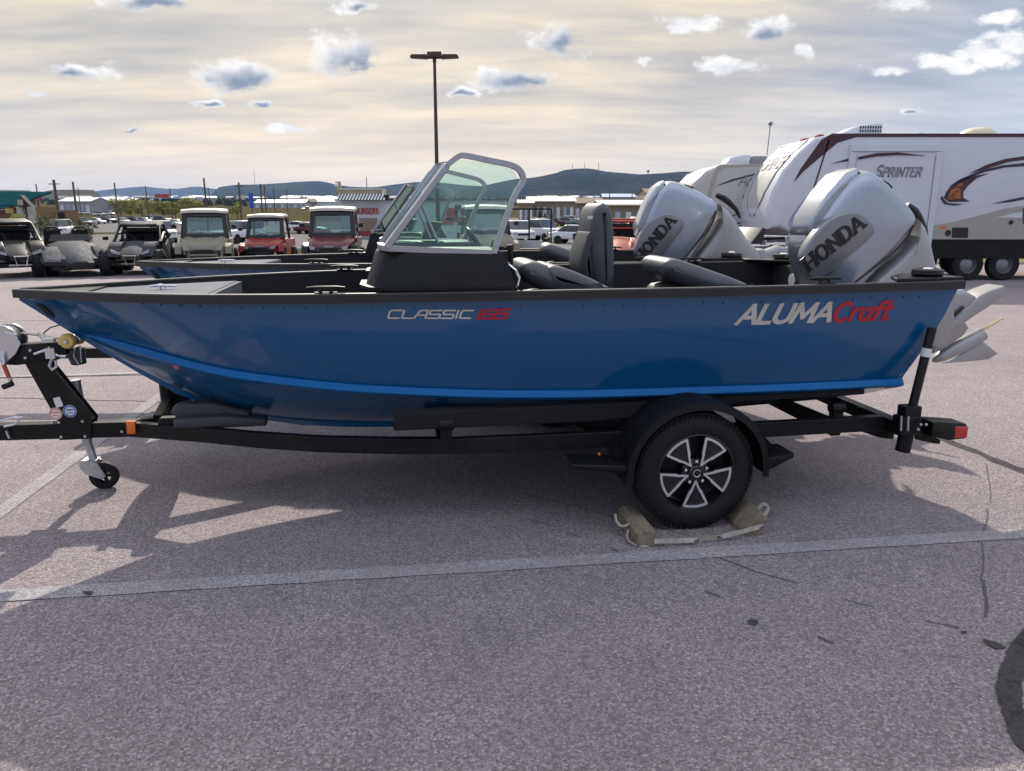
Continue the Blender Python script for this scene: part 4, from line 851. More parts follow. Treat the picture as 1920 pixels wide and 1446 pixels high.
# spare wheel carried crosswise behind the rail
sp = P3(332, 735, 0.60); b = B()
b.lathe([(0.20,-0.085),(0.245,-0.102),(0.275,-0.104),(0.305,-0.094),(0.326,-0.075),(0.331,-0.04),(0.326,-0.036),(0.326,-0.02),(0.331,-0.016),(0.331,0.03),(0.326,0.075),(0.305,0.094),(0.275,0.104),(0.245,0.102),(0.20,0.085)], (0,0,0), (1,0.25,0.0), 48)
spare = b.obj('spare_wheel', 'rubber', trailer, smooth=45, M=Matrix.Translation((sp.x, 0.58, 0.60)) @ Matrix.Scale(0.86, 4))
b = B(); b.lathe([(0.20,-0.08),(0.19,-0.05),(0.06,-0.02),(0.001,-0.02)], (0,0,0), (1,0.25,0), 32); b.obj('rim', 'frame_black', spare, M=Matrix.Translation((sp.x, 0.58, 0.60)) @ Matrix.Scale(0.86, 4))
B().bar((sp.x+0.03, 0.05, 0.47), (sp.x+0.03, 0.58, 0.60), 0.05, 0.05).obj('spare_carrier', 'frame_black', trailer)

# ------------------------------------------------------------------ the second boat, behind
PSI2 = R(1.0); BOW2 = at(262, 488, 6.75); ROT2 = Matrix.Rotation(PSI2, 3, 'Z'); ORG2 = BOW2 - ROT2 @ Vector((-3.70, 0, 0)); ORG2.z = 0
def second(src, label, group=None):
    c = copy_tree(src, skip=near_console); c.location = ORG2; c.rotation_euler = (0, 0, PSI2); c['label'] = label
    if group: c['group'] = group
    return c
second(boat, 'blue aluminium fishing boat parked behind the closest boat, mostly hidden by it')
second(trailer, 'black boat trailer under the farther blue boat, mostly hidden')
m2 = second(motor, 'silver outboard motor tilted up on the farther boat, in front of the white caravan')
pv_ = Matrix.Translation(Vector((1.50, 0, 1.18))); tilt = pv_ @ Matrix.Rotation(R(-13), 4, 'Y') @ pv_.inverted()
m2.matrix_basis = Matrix.Translation(ORG2) @ Matrix.Rotation(PSI2, 4, 'Z') @ Matrix.Translation((-0.20, 0, 0.05)) @ tilt
second(s1, 'grey padded seat folded flat in the farther boat, showing behind the tall upright seat', 'padded seats in the farther boat')
second(s3, 'grey padded seat folded down in the farther boat, low before its tilted motor', 'padded seats in the farther boat')

# ------------------------------------------------------------------ wheel chocks and strap at the wheel
def loc3(u, w, z): return ORG + UX*u + WX*w + Vector((0,0,z))
def chock(poly, y0, y1, label, rz):
    t = thing('wheel_chock', label, 'wheel chock', loc3(WC.x, -1.0, 0), PSI, 'wooden chocks at the trailer wheel')
    o = B().rext(poly, y0, y1, 0.003, 1).obj('block', 'old_wood', t, smooth=12)
    return t
k1 = chock([(-0.375,0.004),(-0.235,0.004),(-0.228,0.02),(-0.285,0.095),(-0.345,0.10),(-0.38,0.075)], -0.20, 0.15, 'weathered wooden chock on the bow side of the spoked trailer wheel', 0)
k2 = chock([(0.235,0.004),(0.345,0.004),(0.352,0.10),(0.335,0.135),(0.310,0.115),(0.238,0.03)], -0.15, 0.12, 'weathered wooden chock on the stern side of the spoked trailer wheel', 0)
t = thing('chock_strap', 'pale webbing strap tying the two wooden chocks together across the tyre', 'strap', loc3(WC.x, -1.0, 0), PSI)
b = B(); n = 18; rings = []
for i in range(n+1):
    x = -0.29 + 0.63*i/n; tw = R(75*math.sin(i*0.55)); h = 0.012
    c_ = Vector((x, -0.206 + 0.05*i/n - 0.02*math.sin(i/n*math.pi), 0.038 - 0.018*math.sin(i/n*math.pi) + 0.022*i/n)); d = Vector((0, math.cos(tw)*0.35, math.sin(tw) if abs(math.sin(tw)) > 0.4 else 0.6)).normalized()*h
    rings.append([c_-d, c_+d, c_+d+Vector((0,-0.003,0)), c_-d+Vector((0,-0.003,0))])
b.loft(rings); b.obj('webbing', 'strap_light', t, smooth=60)
def sm(pts, n=2):
    pts = [Vector(p) for p in pts]
    for _ in range(n): pts = [pts[0]] + [q for a_, c_ in zip(pts, pts[1:]) for q in (a_.lerp(c_, 0.25), a_.lerp(c_, 0.75))] + [pts[-1]]
    return pts
b = B(); b.tube(sm([(-0.375,-0.05,0.07),(-0.42,-0.06,0.06),(-0.445,-0.04,0.085),(-0.44,0.0,0.11)]), 0.008, 6); b.tube(sm([(-0.39,-0.08,0.05),(-0.415,-0.13,0.02),(-0.38,-0.19,0.010),(-0.32,-0.21,0.010)]), 0.006, 6); b.obj('loose_end', 'strap_light', t, smooth=50)
b = B(); b.tube(sm([(0.33,0.02,0.10),(0.38,0.0,0.06),(0.41,0.02,0.03),(0.46,0.05,0.03),(0.49,0.07,0.06),(0.46,0.08,0.085),(0.42,0.06,0.07),(0.40,0.04,0.03),(0.44,0.0,0.02)]), 0.013, 7); b.obj('knotted_end', 'strap_light', t, smooth=50)
# ------------------------------------------------------------------ terrain
TZ = [(-60,0),(26.5,0),(30,-0.10),(40,-0.35),(55,-0.60),(75,-0.80),(100,-0.90),(150,-0.90),(220,-0.60),(300,0.6),(400,4.0),(600,8.0),(1000,17.0),(2000,40.0),(4000,80.0),(9000,110.0)]
def T(x, y): return lerp_tab(TZ, y)
def hit(px, py):                          # where the sight line meets the terrain
    r = ray(px, py); y = 2.0; p = Vector((0,0,CAM_H)) + r*(y/r.y)
    while y < 4000:
        y *= 1.01; q = Vector((0,0,CAM_H)) + r*(y/r.y)
        if q.z <= T(q.x, y): return Vector((q.x, y, T(q.x, y)))
    return q
def stand(px, Y): return Vector((at(px, 400, Y).x, Y, T(0, Y)))
ys = [-60,-20,0,10,20,26.5,28,30,33,36,40,45,50,55,62,70,75,85,100,115,130,150,170,190,220,250,300,350,400,500,600,800,1000,1400,2000,2800,4000,6000,9000]
b = B(); NX = 24
b.loft([[Vector(((j/NX-0.5)*2*(70 + abs(y)*1.15), y, T(0, y) - (0.02 if y <= 26.5 else 0.0))) for j in range(NX+1)] for y in ys], open_sect=True)
tag(b.obj('ground', 'field', smooth=60), 'dry brown and green earth sloping away behind the car park', kind='structure')
lot_y = [-30,-12,-6,-2,0,1,2,3,4,5,6,8,10,12,15,18,22,25.4]
b = B(); b.loft([[Vector((-60 + 7.5*j, y, 0.004)) for j in range(17)] for y in lot_y], open_sect=True)
tag(b.obj('car_park', 'asphalt', smooth=0), 'pinkish grey asphalt of the car park', kind='structure')
def drape(name, mat, left, right, lift, label=None, n=6, kind='structure', m=4, Tz=True):
    b = B(); rings = []
    for i in range(len(left)-1):
        for k in range(n if i < len(left)-2 else n+1):
            t = k/n; a = Vector(left[i]).lerp(Vector(left[i+1]), t); c = Vector(right[i]).lerp(Vector(right[i+1]), t)
            rg = []
            for j in range(m+1):
                p = a.lerp(c, j/m); p.z = (T(p.x, p.y) if p.y > 26.5 else 0.0) + lift; rg.append(p)
            rings.append(rg)
    b.loft(rings, open_sect=True); return tag(b.obj(name, mat, smooth=0), label, kind=kind)
def hx(*pts): return [hit(*p) for p in pts]
# verge, kerb and the lots and streets beyond
drape('verge', 'lawn', [(-60,25.6,0),(60,25.6,0)], [(-60,30,0),(60,30,0)], 0.012, n=30)
b = B(); b.box((0, 25.5, 0.05), (120, 0.16, 0.12)); tag(b.obj('kerb', 'concrete', bevel=0.015), kind='structure')
drape('lower_lot', 'far_lot', [(-75,44,0),(14,44,0)], [(-130,93,0),(20,93,0)], 0.02, n=20, m=10)
drape('far_street', 'far_lot', [(-220,103,0),(12,103,0)], [(-420,212,0),(2,212,0)], 0.03, n=20, m=10)
b = B(); b.sweep([Vector((-75 + 9*i, 43.6, T(0,43.6)+0.06)) for i in range(11)], [(-0.15,-0.08),(0.15,-0.08),(0.15,0.08),(-0.15,0.08)]); tag(b.obj('kerb', 'concrete'), kind='structure')
L_, R_ = hx((950,447),(975,436),(965,424),(950,416),(938,409)), hx((1085,449),(1100,437),(1062,424),(1010,416),(975,409))
drape('road', 'far_lot', L_, R_, 0.045, n=6)
drape('service_lot', 'far_lot', hx((930,470),(930,452)), hx((1240,470),(1230,452)), 0.035, n=4)
drape('lawn_strip', 'lawn', hx((1020,449),(1060,439)), hx((1300,449),(1300,438)), 0.06, n=4)
drape('lawn_strip', 'lawn', hx((1040,432),(1010,418)), hx((1330,426),(1330,412)), 0.06, n=4)
# painted parking lines in the near lot, worn
def gline(name, a, c, wd, mat='line_paint', lift=0.008, wob=0.0, n=40, label=None):
    A, C = on(*a), on(*c); d = (C-A).normalized(); s_ = Vector((-d.y, d.x, 0)); b = B(); rings = []
    for i in range(n+1):
        p = A.lerp(C, i/n); k = wob*(noise.noise(Vector((p.x*3, p.y*3, 1.7)))); w_ = wd/2*(1 + (0.12 if not wob else 0.5)*noise.noise(Vector((p.x*9, p.y*9, 4.1))))
        rings.append([p + s_*(w_+k) + Vector((0,0,lift-p.z)), p - s_*(w_-k) + Vector((0,0,lift-p.z))])
    b.loft(rings, open_sect=True); return tag(b.obj(name, mat, smooth=0), label, kind='structure')
gline('painted_line', (-300,1138), (2200,985), 0.115)
gline('painted_line', (-60,1006), (308,738), 0.11)
gline('painted_line', (-200,714), (640,689), 0.10); gline('painted_line', (-200,606), (420,594), 0.09)
gline('tar_seam', (-200,713), (640,697), 0.03, 'tar', 0.010, 0.03); gline('tar_seam', (-200,742), (500,760), 0.02, 'tar', 0.006, 0.05)
gline('tar_seam', (1755,818), (2020,925), 0.10, 'tar', 0.006, 0.05); gline('tar_seam', (1560,775), (1760,820), 0.09, 'tar', 0.006, 0.05)
gline('tar_seam', (-100,545), (300,528), 0.05, 'tar', 0.006, 0.02)
for a, c, w_ in [((1847,870),(1858,945),.006),((1850,955),(1843,1010),.010),((1842,1010),(1838,1090),.005),((1843,1090),(1847,1160),.014),((995,930),(1300,1010),.006),((1145,1028),(1180,1048),.010),((1310,1035),(1420,1075),.007),((1420,1075),(1500,1095),.007),((1535,1195),(1565,1208),.010),((1320,1110),(1350,1120),.008),((1585,1125),(1640,1140),.006),((1735,1168),(1800,1182),.007),((990,975),(1040,988),.008),((1065,1000),(1090,1008),.008)]:
    gline('pavement_crack', a, c, w_, 'crack', 0.007, 0.02, 14)
def blob(name, pts, mat, lift=0.009):
    q = [on(*p) for p in pts]; n = len(q); cen = sum(q, Vector())/n; ring = []
    for i in range(n):
        for k in range(5):
            p = q[i].lerp(q[(i+1)%n], k/5); j = 0.012*noise.noise(p*22); ring.append(p + (p-cen).normalized()*j)
    b = B(); b.add([cen + Vector((0,0,lift))] + [p + Vector((0,0,lift)) for p in ring], [(0, i+1, (i+1)%len(ring)+1) for i in range(len(ring))]); return tag(b.obj(name, mat, smooth=0), kind='structure')
blob('tar_patch', [(1840,1200),(1866,1206),(1884,1217),(1868,1222),(1850,1213)], 'tar'); blob('tar_patch', [(1398,1167),(1408,1163),(1421,1168),(1416,1175),(1402,1173)], 'tar')
blob('tar_patch', [(155,1114),(176,1112),(170,1120),(158,1119)], 'tar', 0.013); blob('tar_patch', [(1800,1186),(1812,1188),(1806,1192)], 'tar')
def band(name, outer, inner, mat, lift):
    b = B(); rings = []
    for i in range(len(outer)-1):
        for k in range(8):
            a = on(*outer[i]).lerp(on(*outer[i+1]), k/8); c = on(*inner[i]).lerp(on(*inner[i+1]), k/8); j = 0.014*noise.noise(a*16)
            rings.append([a + Vector((j,0,lift)), a.lerp(c,0.5) + Vector((0,0,lift)), c + Vector((-j,0,lift))])
    b.loft(rings, open_sect=True); return tag(b.obj(name, mat, smooth=0), kind='structure')
band('tar_ring', [(1985,1130),(1935,1165),(1893,1215),(1871,1262),(1868,1305),(1880,1350),(1905,1400),(1960,1450)], [(1995,1190),(1960,1215),(1930,1250),(1915,1285),(1914,1315),(1922,1345),(1945,1375),(1985,1400)], 'tar', 0.010)

# ------------------------------------------------------------------ hills
def hill_mat(name, c1, c2, sc_):
    m = bpy.data.materials.new(name); m.use_nodes = True; t = NT(m.node_tree); bs = m.node_tree.nodes['Principled BSDF']
    obj = t.node('ShaderNodeTexCoord').outputs['Object']; n = t.noise(obj, sc_, 7, 0.7); n2 = t.noise(obj, sc_*9, 3, 0.6)
    k = t.smooth(t.math('ADD', n, t.math('MULTIPLY', n2, 0.3)), 0.52, 0.78)
    t.l.new(t.mix(k, c1, c2), bs.inputs['Base Color']); bs.inputs['Roughness'].default_value = 1.0; bs.inputs['Specular IOR Level'].default_value = 0.0
    MATS[name] = m
hill_mat('pine_hill', (0.012, 0.017, 0.020), (0.036, 0.038, 0.036), 0.004); hill_mat('dry_hill', (0.10, 0.085, 0.065), (0.05, 0.055, 0.04), 0.006)
def hill(sky_line, D, depth, mat, label):
    b = B(); rows = []; x0, x1 = sky_line[0][0], sky_line[-1][0]; N = int((x1-x0)/5)
    prof = [(-1.0,0.0),(-0.75,0.18),(-0.5,0.42),(-0.25,0.74),(-0.1,0.94),(0.0,1.0),(0.3,0.8),(1.0,0.0)]
    for t_, hh in prof:
        rg = []
        for i in range(N+1):
            px = x0 + (x1-x0)*i/N; top = at(px, smooth_tab(sky_line, px), D); base = T(0, D)
            y = D + depth*t_; fade = min(1, i/6, (N-i)/6)
            nz = noise.fractal(Vector((px*0.02, t_*2, D*0.01)), 0.9, 2.0, 5)
            jag = noise.noise(Vector((px*0.9, t_*9, 3)))*0.012
            rg.append(Vector((top.x*(y/D), y, T(0, min(y, D)) - 6 + (top.z - base + 6)*(hh + (0.10*nz*(1-abs(hh-0.5)*1.2) if hh < 1 else 0) + jag)*fade)))
        rows.append(rg)
    b.loft(rows, open_sect=True); return tag(b.obj('hill', mat, smooth=70), label, kind='structure')
hill([(760,374),(820,368),(860,360),(900,350),(960,337),(1000,333),(1040,325),(1060,319),(1100,316),(1140,322),(1175,325),(1200,327),(1240,325),(1290,322),(1400,328),(1500,338),(1700,345),(1920,350),(2300,352)], 2700, 900, 'pine_hill', 'dark pine covered hill right of the centre')
hill([(380,366),(400,354),(440,347),(480,346),(520,344),(560,341),(600,340),(630,346),(655,350),(700,351),(740,346),(790,341),(830,343),(880,348),(960,350),(1100,352)], 4200, 1000, 'pine_hill', 'long pine covered hills behind the white building')
hill([(120,366),(190,357),(230,353),(270,350),(300,353),(330,354),(370,350),(400,354),(460,358),(520,366)], 7600, 1500, 'pine_hill', 'pale blue far hills on the skyline')
hill([(-260,360),(-60,356),(40,357),(56,358),(68,363),(80,360),(95,357),(110,356),(170,356),(184,358),(192,364),(205,372)], 1900, 420, 'dry_hill', 'low brown mesa behind the log building')
hill([(860,392),(1000,389),(1080,384),(1150,376),(1230,370),(1300,366),(1500,364),(1800,366)], 1300, 330, 'dry_hill', 'dry grassy rise below the pine hill')

# ------------------------------------------------------------------ buildings
pm('white_wall', (0.55, 0.57, 0.60), 0.8, var=0.06, scale=0.6, dirt=((0.30,0.29,0.28), 0.5, 0.35)); pm('cream_roof', (0.62, 0.58, 0.50), 0.7, scale=0.5); pm('tan_wall', (0.24, 0.19, 0.145), 0.9, spec=0.1, scale=0.5)
pm('metal_white', (0.62, 0.66, 0.72), 0.5, scale=0.3); pm('metal_blue', (0.34, 0.42, 0.56), 0.5, scale=0.3); pm('green_roof', (0.010, 0.055, 0.062), 0.9, spec=0.0, var=0.15, scale=0.8)
pm('log_wood', (0.20, 0.12, 0.06), 0.75, scale=2); pm('dark_window', (0.03, 0.035, 0.045), 0.12, spec=0.8); pm('sign_red', (0.36, 0.03, 0.035), 0.5); pm('sign_blue', (0.02, 0.07, 0.42), 0.5)
pm('parapet_tan', (0.42, 0.34, 0.24), 0.8, scale=1); pm('tile_white', (0.70, 0.70, 0.68), 0.5); pm('tile_black', (0.02, 0.02, 0.022), 0.5); pm('stone', (0.36, 0.34, 0.31), 0.9, var=0.3, scale=3)
pm('pole_wood', (0.10, 0.075, 0.055), 0.9, scale=3); pm('pole_brown', (0.055, 0.032, 0.028), 0.5, scale=3); pm('grey_wall', (0.33, 0.32, 0.31), 0.8, scale=0.5); pm('brick_red', (0.26, 0.05, 0.035), 0.8, scale=2)
def gable(name, label, px0, px1, py_eave, py_ridge, Y, depth, wall, roof, cat='building', group=None, windows=0, ridge_x=True):
    a = stand(px0, Y); c = stand(px1, Y); z0 = a.z - 0.3; ze = at((px0+px1)/2, py_eave, Y).z; zr = at((px0+px1)/2, py_ridge, Y + depth/2).z
    W = (c.x - a.x); t = thing(name, label, cat, ((a.x+c.x)/2, Y, z0), 0, group); h = max(1.5, ze - z0); r_ = max(0.3, zr - ze)
    b = B(); b.box((0, depth/2, h/2), (W, depth, h))
    if ridge_x: b.add([(-W/2,0,h),(-W/2,depth,h),(-W/2,depth/2,h+r_),(W/2,0,h),(W/2,depth,h),(W/2,depth/2,h+r_)], [(0,1,2),(3,5,4)])
    b.obj('wall', wall, t, smooth=0); o = 0.4; b = B()
    if ridge_x: b.hexa([(-W/2-o,-o,h-0.05),(W/2+o,-o,h-0.05),(W/2+o,depth/2,h+r_),(-W/2-o,depth/2,h+r_),(-W/2-o,-o,h+0.15),(W/2+o,-o,h+0.15),(W/2+o,depth/2,h+r_+0.2),(-W/2-o,depth/2,h+r_+0.2)]); b.hexa([(-W/2-o,depth/2+0.01,h+r_),(W/2+o,depth/2+0.01,h+r_),(W/2+o,depth+o,h-0.05),(-W/2-o,depth+o,h-0.05),(-W/2-o,depth/2+0.01,h+r_+0.2),(W/2+o,depth/2+0.01,h+r_+0.2),(W/2+o,depth+o,h+0.15),(-W/2-o,depth+o,h+0.15)])
    b.obj('roof', roof, t, smooth=0)
    for k in range(windows):
        wb = B(); x = -W/2 + W*(k+0.5)/windows; wb.box((x, -0.06, h*0.45), (W/windows*0.5, 0.1, h*0.55)); wb.obj('door' if k % 2 == 0 else 'window', 'metal_white' if k % 2 == 0 else 'metal_blue', t)
    return t
gable('warehouse', 'long low white shed with a pale roof beyond the lower car park', 112, 172, 378, 371, 330, 16, 'grey_wall', 'metal_white', windows=5)
gable('warehouse', 'blue white metal shed adjoining the long low shed', 170, 222, 382, 370, 345, 22, 'metal_blue', 'metal_white', windows=4)
gable('warehouse', 'narrow flat cream shed beside the blue white shed', 222, 250, 378, 373, 350, 12, 'grey_wall', 'cream_roof', windows=3)
gable('warehouse', 'long white roofed shed behind the blue sign', 478, 572, 381, 375, 420, 14, 'grey_wall', 'metal_white', windows=8)
gable('warehouse', 'tan workshop with a pale roof and bay doors beyond the road', 990, 1078, 378, 370, 210, 18, 'tan_wall', 'cream_roof', windows=7)
gable('warehouse', 'low tan workshop just left of the bay door workshop', 972, 1000, 381, 376, 200, 10, 'tan_wall', 'cream_roof', windows=3)
gable('warehouse', 'brown gabled workshop right of the bay door workshop', 1076, 1130, 382, 372, 230, 16, 'tan_wall', 'tan_wall', windows=4)
gable('warehouse', 'long low tan building with a cream roof behind the red buggy', 1128, 1330, 385, 377, 140, 16, 'tan_wall', 'cream_roof', windows=10)
gable('warehouse', 'grey shed roof on the rise above the long tan building', 1130, 1190, 370, 364, 420, 14, 'grey_wall', 'metal_blue', windows=5)
gable('warehouse', 'brown hall on the rise next to the caravans', 1210, 1300, 362, 354, 500, 30, 'tan_wall', 'tan_wall', windows=6)
random.seed(21)
fh = 0
for (x0, x1, y0, y1, n, D0, D1) in [(552,640,370,386,16,420,1100),(290,400,360,372,14,900,1600),(110,290,359,369,12,900,1500),(725,800,350,372,7,600,1300),(985,1110,352,366,20,900,1500),(1110,1290,350,362,14,900,1400),(420,560,362,373,14,900,1500),(1120,1220,370,377,6,420,700)]:
    for i in range(n):
        px = random.uniform(x0, x1); D = random.uniform(D0, D1); p = stand(px, D); wd = random.uniform(9, 22); dp = random.uniform(8, 12); h = random.uniform(3, 5.5)
        t = thing('far_house', 'tiny far house or shed scattered across the valley town', 'house', (p.x, p.y, p.z - 0.5), random.uniform(-0.6, 0.6), 'far houses of the valley town')
        b = B(); b.box((0,0,h/2), (wd, dp, h)); b.obj('wall', random.choice(['white_wall','tan_wall','grey_wall','metal_white','white_wall']), t, smooth=0)
        b = B(); b.add([(-wd/2-.4,-dp/2-.4,h+.02),(wd/2+.4,-dp/2-.4,h+.02),(wd/2+.4,dp/2+.4,h+.02),(-wd/2-.4,dp/2+.4,h+.02),(-wd/2-.4,0,h+2.0),(wd/2+.4,0,h+2.0)], [(0,1,5,4),(2,3,4,5),(1,2,5),(3,0,4),(3,2,1,0)]); b.obj('roof', random.choice(['cream_roof','grey_wall','metal_blue','metal_white','tan_wall']), t, smooth=0)
# log lodge with green roofs
D = 85.0; t = thing('log_lodge', 'log building with green metal roofs and stone pillars at the frame edge', 'building', stand(20, D))
ox = stand(20, D)
def lx(px): return at(px, 400, D).x - ox.x
def lz(py): return at(30, py, D).z - ox.z
b = B(); b.box(((lx(-140)+lx(14))/2, 8, lz(394)/2), (lx(14)-lx(-140), 12, lz(394))); b.obj('wall', 'log_wood', t)
b = B(); b.box(((lx(8)+lx(50))/2, 3.2, lz(388)/2), (lx(50)-lx(8), 5, lz(388))); b.obj('wall', 'log_wood', t)
b = B(); x0, x1, xr = lx(-160), lx(22), lx(18); b.hexa([(x0,1,lz(392)),(x1-1.2,1,lz(392)),(x1,8,lz(359)),(x0,8,lz(357)),(x0,1,lz(390)),(x1-1.2,1,lz(390)),(x1,8,lz(356)),(x0,8,lz(354))]); b.obj('roof', 'green_roof', t, smooth=0)
b = B(); b.hexa([(lx(6),-0.4,lz(387)),(lx(44),-0.4,lz(387)),(lx(50),3,lz(367)),(lx(20),3,lz(367)),(lx(6),-0.4,lz(385)),(lx(44),-0.4,lz(385)),(lx(50),3,lz(364)),(lx(20),3,lz(364))]); b.obj('porch_roof', 'green_roof', t, smooth=0)
b = B(); b.add([(lx(42),-0.6,lz(388)),(lx(62),-0.2,lz(388)),(lx(49),-0.6,lz(366)),(lx(42),0.2,lz(388)),(lx(62),0.6,lz(388)),(lx(49),0.2,lz(366))], [(0,1,2),(3,5,4),(0,3,4,1),(1,4,5,2),(2,5,3,0)]); gb = b.obj('gable_end', 'tile_black', t, smooth=0)
b = B(); b.box((lx(50),-0.85,lz(380)), (0.55,0.1,0.6)); b.obj('gable_sign', 'parapet_tan', gb)
for px in (42, 62):
    b = B(); b.box((lx(px), -0.2, lz(388)/2), (0.75, 0.75, lz(388)), taper=0.75); b.obj('stone_pillar', 'stone', t)
b = B(); b.box((lx(13), 0.55, lz(395)), (0.9, 0.1, 0.55)); b.obj('window', 'yellow_roller', t)
b = B(); b.box((lx(53), 0.6, lz(402)), (0.7, 0.1, 1.3)); b.obj('door', 'tile_black', t)
# burger drive-in
D = 76.0; o_ = stand(780, D); t = thing('burger_stand', 'white drive-in building with checkered canopy and red lettering BURGERS', 'building', o_)
def bx_(px): return at(px, 400, D).x - o_.x
def bz_(py): return at(720, py, D).z - o_.z
b = B(); b.box(((bx_(640)+bx_(948))/2, 6, bz_(375)/2), (bx_(948)-bx_(640), 12, bz_(375))); b.obj('wall', 'white_wall', t, smooth=0)
b = B(); b.box(((bx_(640)+bx_(950))/2, -0.12, bz_(374.5)), (bx_(950)-bx_(640)+0.3, 0.3, 0.16)); b.obj('eave_trim', 'tile_black', t)
b = B(); b.box(((bx_(636)+bx_(719))/2, 1.2, (bz_(354)+bz_(366))/2), (bx_(719)-bx_(636), 2.0, bz_(354)-bz_(366))); pa = b.obj('parapet', 'parapet_tan', t)
b = B(); b.box(((bx_(636)+bx_(719))/2, 0.15, bz_(354.5)), (bx_(719)-bx_(636)+0.2, 0.12, 0.10)); b.box((bx_(718.5), 0.15, bz_(359)), (0.14, 0.12, 0.55)); b.obj('parapet_trim', 'tile_white', pa)
x0, x1 = bx_(634), bx_(721); zt, zb_ = bz_(363.5), bz_(375.5); nC, nR = 30, 3
for r_ in range(nR):
    for c_ in range(nC):
        b = B(); xa = x0 + (x1-x0)*c_/nC; xb = x0 + (x1-x0)*(c_+1)/nC; za = zt + (zb_-zt)*r_/nR; zc_ = zt + (zb_-zt)*(r_+1)/nR; ya, yb = 0.1-0.9*r_/nR, 0.1-0.9*(r_+1)/nR
        sk = 0.10; b.hexa([(xa+sk*r_,yb,zc_),(xb+sk*r_,yb,zc_),(xb+sk*r_,ya,za),(xa+sk*r_,ya,za),(xa+sk*r_,yb-0.04,zc_+0.01),(xb+sk*r_,yb-0.04,zc_+0.01),(xb+sk*r_,ya-0.04,za+0.01),(xa+sk*r_,ya-0.04,za+0.01)])
        b.obj('awning_tile', 'tile_white' if (r_+c_) % 2 else 'tile_black', t, smooth=0)
b = B(); b.box((bx_(634.5), 0.6, bz_(351)), (0.45, 0.45, 1.1)); b.obj('chimney', 'parapet_tan', t); b = B(); b.sphere((bx_(633), 0.1, bz_(347.5)), 0.22, 8, 6); b.obj('roof_lamp', 'tile_white', t)
b = B(); b.box((bx_(724), 0.6, bz_(370)), (0.5, 0.5, 0.5)); b.obj('roof_vent', 'tile_black', t)
b = B(); b.box(((bx_(673)+bx_(707))/2, -0.05, (bz_(409)+bz_(433))/2), (bx_(707)-bx_(673), 0.12, bz_(409)-bz_(433))); w_ = b.obj('window', 'tan_wall', t)
b = B(); b.box(((bx_(645)+bx_(760))/2, -0.06, bz_(438)), (bx_(760)-bx_(645), 0.14, bz_(433)-bz_(442))); b.obj('brick_base', 'brick_red', t)
q, wd = letters('BURGERS', 0.5, 0.22, gap=0.16, xs=0.9); kx = (bx_(710)-bx_(667))/wd
letter_mesh([[(x*kx, y*1.0) for x, y in qd] for qd in q], lambda x, y, l: Vector((bx_(667)+x, -0.02-l, bz_(401)+y)), 0.05).obj('lettering', 'sign_red', t, smooth=0)
for px, py, w2, h2, m in ((846,402,1.2,1.6,'sign_red'),(838,415,1.5,0.8,'sign_red'),(870,396,0.9,1.0,'sign_red'),(856,400,0.35,2.0,'tile_black')):
    b = B(); b.box((bx_(px), -0.05, bz_(py)), (w2*0.8, 0.08, h2*0.8)); b.obj('poster', m, t)
b = B(); c_ = Vector((bx_(862), -0.06, bz_(413))); b.prism([(-0.7,0),(0,-0.35),(0.7,0),(0,0.35)], lambda x, z: c_ + Vector((x,0,z)), lambda x, z: c_ + Vector((x,-0.06,z))); b.obj('poster', 'brick_red', t)
b = B(); b.sphere((bx_(862), -0.15, bz_(388)), 0.2, 8, 6); b.obj('wall_lamp', 'tile_black', t)
# drive-through menu board
p = stand(752, 58); t = thing('menu_board', 'dark drive-through menu board with a white canopy beside the windshield', 'sign', p)
b = B(); b.box((0.0,0,1.3), (0.55,0.25,2.2)); b.obj('post', 'tile_black', t); b = B(); b.box((0.5,-0.1,2.45), (1.9,0.9,0.13)); b.obj('canopy', 'metal_white', t); b = B(); b.box((0.75,-0.05,1.75), (0.9,0.12,1.1)); b.obj('panel', 'white_wall', t)

# ------------------------------------------------------------------ poles, signs, masts
def pole(px, py_top, Y, r, label, arm=0.0, mat='pole_wood'):
    p = stand(px, Y); top = at(px, py_top, Y); h = top.z - p.z; t = thing('utility_pole', label, 'pole', p)
    b = B(); b.tube([(0,0,-0.5),(0,0,h)], [r, r*0.7], 8); b.obj('shaft', mat, t)
    if arm: b = B(); b.box((0,0,h-0.6), (arm,0.12,0.12)); b.obj('cross_arm', mat, t)
    return t
PO = [(75,345,150,.16,0,'thin pole beside the round red sign'),(109,337,110,.26,1.6,'thickest dark pole, left of the long white shed'),(144,341,115,.20,0,'dark pole standing before the long white shed'),(152,352,160,.12,0,'short slim pole close to the pole before the white shed'),
      (221,343,140,.18,0,'dark pole at the left end of the willow row'),(278,349,190,.18,0,'slim pole in the middle of the willow row'),(323,353,190,.16,0,'slim pole over the dark parked cars near the tan buggy'),(388,334,120,.20,0,'tall dark pole above the tan cab buggy'),(395,352,180,.14,0,'slim pole touching the tall pole over the tan buggy'),
      (452,342,120,.20,1.2,'dark pole left of the blue upright sign'),(492,345,150,.20,0,'dark pole right of the blue upright sign'),(499,348,165,.18,0,'second of a close pair of poles beyond the red buggy'),(516,352,170,.14,0,'thin pole over the red open buggy'),(540,354,180,.12,0,'faint pole between the two red buggies'),
      (690,332,200,.13,0,'slim mast above the checkered canopy'),(1142,345,160,.12,0,'slim pole behind the upright boat seat'),(1184,352,150,.12,0,'slim pole beside the silver motor on the farther boat')]
for px, pt, Y, r, arm, lab in PO: pole(px, pt, Y, r, lab, arm)
